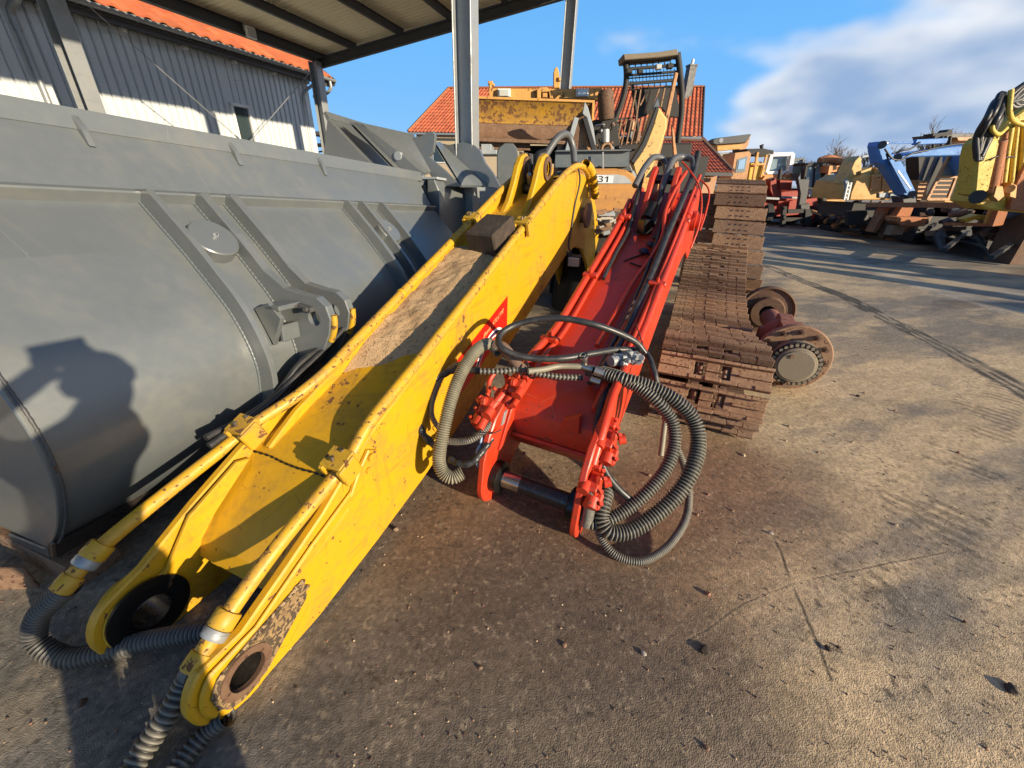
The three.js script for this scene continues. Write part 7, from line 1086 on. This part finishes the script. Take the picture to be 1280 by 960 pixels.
// ---------------------------------------------------------------- bare trees behind
{
  function tree(seed, h) {
    const r = rng(seed), tw = [], lim = [];
    const grow = (p, dir, len, rad, lv) => {
      const q = p.clone().addScaledVector(dir, len); (lv < 2 ? lim : tw).push([p, q, rad, rad * 0.65]);
      if (lv >= 5) return; const n = lv < 1 ? 5 : lv < 3 ? 4 : 3;
      for (let i = 0; i < n; i++) { const d = dir.clone().add(V3((r() - 0.5) * 1.5, r() * 0.55, (r() - 0.5) * 1.5)).normalize(); grow(p.clone().lerp(q, 0.55 + 0.45 * r()), d, len * (0.58 + 0.22 * r()), rad * 0.58, lv + 1); }
    };
    grow(V3(0, 0, 0), V3(0, 1, 0), h * 0.3, h * 0.018, 0);
    const mk = (l, n) => mergeGeometries(l.map(([p, q, a, b]) => clean(new THREE.CylinderGeometry(Math.max(b, 0.011), Math.max(a, 0.013), p.distanceTo(q), n, 1, true).rotateX(Math.PI / 2).applyMatrix4(frameOf(p, q)))));
    return [mk(lim, 6), mk(tw, 3)];
  }
  const kinds = [tree(101, 8), tree(102, 8.6), tree(103, 7.2)];
  const spots = [[1022, 60, 0, 1.0, 'bare tree behind the faded orange excavator cab, trunk hidden'], [1040, 62, 1, 1.05, 'brownish bare tree left of the yellow triangular boom'], [1084, 55, 2, 1.15, 'bare tree between yellow triangular boom and blue stick'], [1098, 58, 0, 1.05, 'bare tree just behind the head of the blue stick'], [1150, 52, 1, 1.2, 'bare tree above the thin cylinder of the blue boom'], [1172, 54, 2, 1.35, 'bare tree left of the black roof lamps'], [1205, 50, 0, 1.3, 'bare tree above the flat beige machine roof'], [1228, 52, 1, 1.25, 'bare tree left of the crest of black hoses'], [1000, 70, 2, 1.05, 'faint distant bare tree behind the white framed cab']];
  spots.forEach(([x, d, k, s, label], i) => {
    const p = P(x, 230, d).setY(0), t = thing('bare_tree', label, 'tree', p, undefined, i * 1.7); t.scale.setScalar(s * 1.02); t.updateMatrixWorld(true);
    const a = new THREE.Mesh(kinds[k][0], M.bark), c = new THREE.Mesh(kinds[k][1], M.bark); a.name = 'trunk'; c.name = 'crown'; for (const m of [a, c]) { m.castShadow = m.receiveShadow = true; t.add(m); }
  });
}

// ---------------------------------------------------------------- the photographer, standing beside and behind the lens; only the shadow shows
{
  const TURN = R(52), base = V3(0.49, 0, 0.49), toN = V3(-Math.sin(TURN), 0, -Math.cos(TURN)), rt = V3(Math.cos(TURN), 0, -Math.sin(TURN));   // facing half left, away from the sun
  const p = thing('person', 'person in dark jacket holding up a phone, seen only as a shadow on the bucket', 'person', base);
  const K = 1.09, J = (f, r, y) => toN.clone().multiplyScalar(f * K).addScaledVector(rt, r * K).setY(y * K);
  const bones = [[J(0, -0.12, 1.0), J(0, 0.02, 1.45), 0.16, 0.175], [J(0, -0.15, 1.46), J(0, 0.14, 1.46), 0.085, 0.085], [J(0, 0.04, 1.47), J(0.02, 0.11, 1.62), 0.07, 0.06], [J(0, -0.21, 0.95), J(0.02, -0.26, 0.50), 0.10, 0.07], [J(0.02, -0.26, 0.50), J(0, -0.28, 0.08), 0.065, 0.05], [J(0, -0.03, 0.95), J(0.02, -0.04, 0.50), 0.10, 0.07], [J(0.02, -0.04, 0.50), J(-0.02, -0.05, 0.08), 0.065, 0.05], [J(-0.03, -0.28, 0.05), J(0.17, -0.30, 0.04), 0.05, 0.04], [J(-0.05, -0.05, 0.05), J(0.15, -0.03, 0.04), 0.05, 0.04],
    [J(0, -0.12, 1.48), J(0.10, -0.24, 1.62), 0.065, 0.055], [J(0.10, -0.24, 1.62), J(0.20, 0.04, 1.75), 0.05, 0.04], [J(0, 0.15, 1.46), J(0.24, 0.16, 1.46), 0.062, 0.055], [J(0.24, 0.16, 1.46), J(0.22, 0.16, 1.73), 0.05, 0.04], [J(0, -0.22, 0.98), J(0, -0.03, 0.98), 0.14, 0.14]];
  const hc = 0.165, head = [[J(0.02, hc, 1.67), J(0.03, hc, 1.74), 0.085, 0.098], [J(0.07, hc, 1.68), J(0.09, hc, 1.66), 0.045, 0.035], [J(0.12, hc, 1.735), J(0.128, hc, 1.715), 0.012, 0.015], [J(0.02, hc - 0.09, 1.73), J(0.01, hc - 0.092, 1.71), 0.022, 0.015], [J(0.02, hc + 0.09, 1.73), J(0.01, hc + 0.092, 1.71), 0.022, 0.015], [J(0.02, hc - 0.02, 1.56), J(0.02, hc, 1.66), 0.06, 0.06]];
  function field(list, k, lo, hi, n) {
    const mc = new MarchingCubes(n, new THREE.MeshBasicMaterial(), false, false, 200000), size = hi.clone().sub(lo), q = V3();
    for (let z = 0; z < n; z++) for (let y = 0; y < n; y++) for (let x = 0; x < n; x++) {
      q.set(lo.x + size.x * x / n, lo.y + size.y * y / n, lo.z + size.z * z / n); let acc = 0;
      for (const [a, b, ra, rb] of list) { const ab = b.clone().sub(a), t = clamp(q.clone().sub(a).dot(ab) / ab.lengthSq()); acc += Math.exp(-k * (q.distanceTo(a.clone().addScaledVector(ab, t)) - lerp(ra, rb, t))); }
      mc.field[x + y * n + z * n * n] = Math.log(acc) / k;
    }
    mc.isolation = 0; mc.update();
    const g = new THREE.BufferGeometry(), c = mc.count; const pos = new Float32Array(c * 3), nor = new Float32Array(c * 3);
    for (let i = 0; i < c; i++) for (let e = 0; e < 3; e++) { pos[i * 3 + e] = lerp(lo.getComponent(e), hi.getComponent(e), (mc.positionArray[i * 3 + e] + 1) / 2); nor[i * 3 + e] = mc.normalArray[i * 3 + e]; }
    g.setAttribute('position', new THREE.BufferAttribute(pos, 3)); g.setAttribute('normal', new THREE.BufferAttribute(nor, 3)); return g;
  }
  const fingers = []; for (const [f, r, y] of [[0.21, 0.05, 1.77], [0.23, 0.165, 1.76]]) { const s = r < 0.1 ? 1 : -1; fingers.push([J(f - 0.01, r, y - 0.03), J(f, r, y + 0.02), 0.03, 0.03]); for (let i = 0; i < 4; i++) fingers.push([J(f + 0.02, r, y - 0.02 + i * 0.02), J(f + 0.03, r + s * 0.055, y - 0.015 + i * 0.022), 0.010, 0.008]); fingers.push([J(f - 0.015, r, y + 0.02), J(f - 0.01, r + s * 0.05, y + 0.05), 0.011, 0.009]); }
  const W0 = (g) => { g.translate(base.x, 0, base.z); return g; };
  part('clothes', W0(field(bones, 40, V3(-0.8, -0.05, -0.8), V3(0.8, 2.25, 0.8), 76)), M.cloth, p);
  part('head', W0(field(head, 70, J(0, hc, 1.74).add(V3(-0.24, -0.28, -0.24)), J(0, hc, 1.74).add(V3(0.24, 0.28, 0.24)), 48)), M.skin, p); part('hair', W0((() => { const q = J(0.012, hc, 1.735); return new THREE.SphereGeometry(0.113, 20, 12, 0, 7, 0, 1.5).translate(q.x, q.y, q.z); })()), M.black, p);
  part('hands', W0(field(fingers, 160, J(0.22, 0.11, 1.77).add(V3(-0.2, -0.14, -0.2)), J(0.22, 0.11, 1.77).add(V3(0.2, 0.14, 0.2)), 72)), M.skin, p);
  const c = J(0.25, 0.105, 1.80).add(base), ph = thing('phone', 'black phone held up by the photographer outside the picture', 'phone', c.clone().add(V3(0, -0.04, 0)));
  part('case', [chamferBox(0.165, 0.078, 0.010, 0.004).rotateY(TURN).translate(c.x, c.y, c.z)], M.black, ph); part('screen', chamferBox(0.155, 0.068, 0.002, 0.0005).rotateY(TURN).translate(c.x - toN.x * 0.007, c.y, c.z - toN.z * 0.007), M.glassDark, ph);
}

renderer.render(scene, camera);
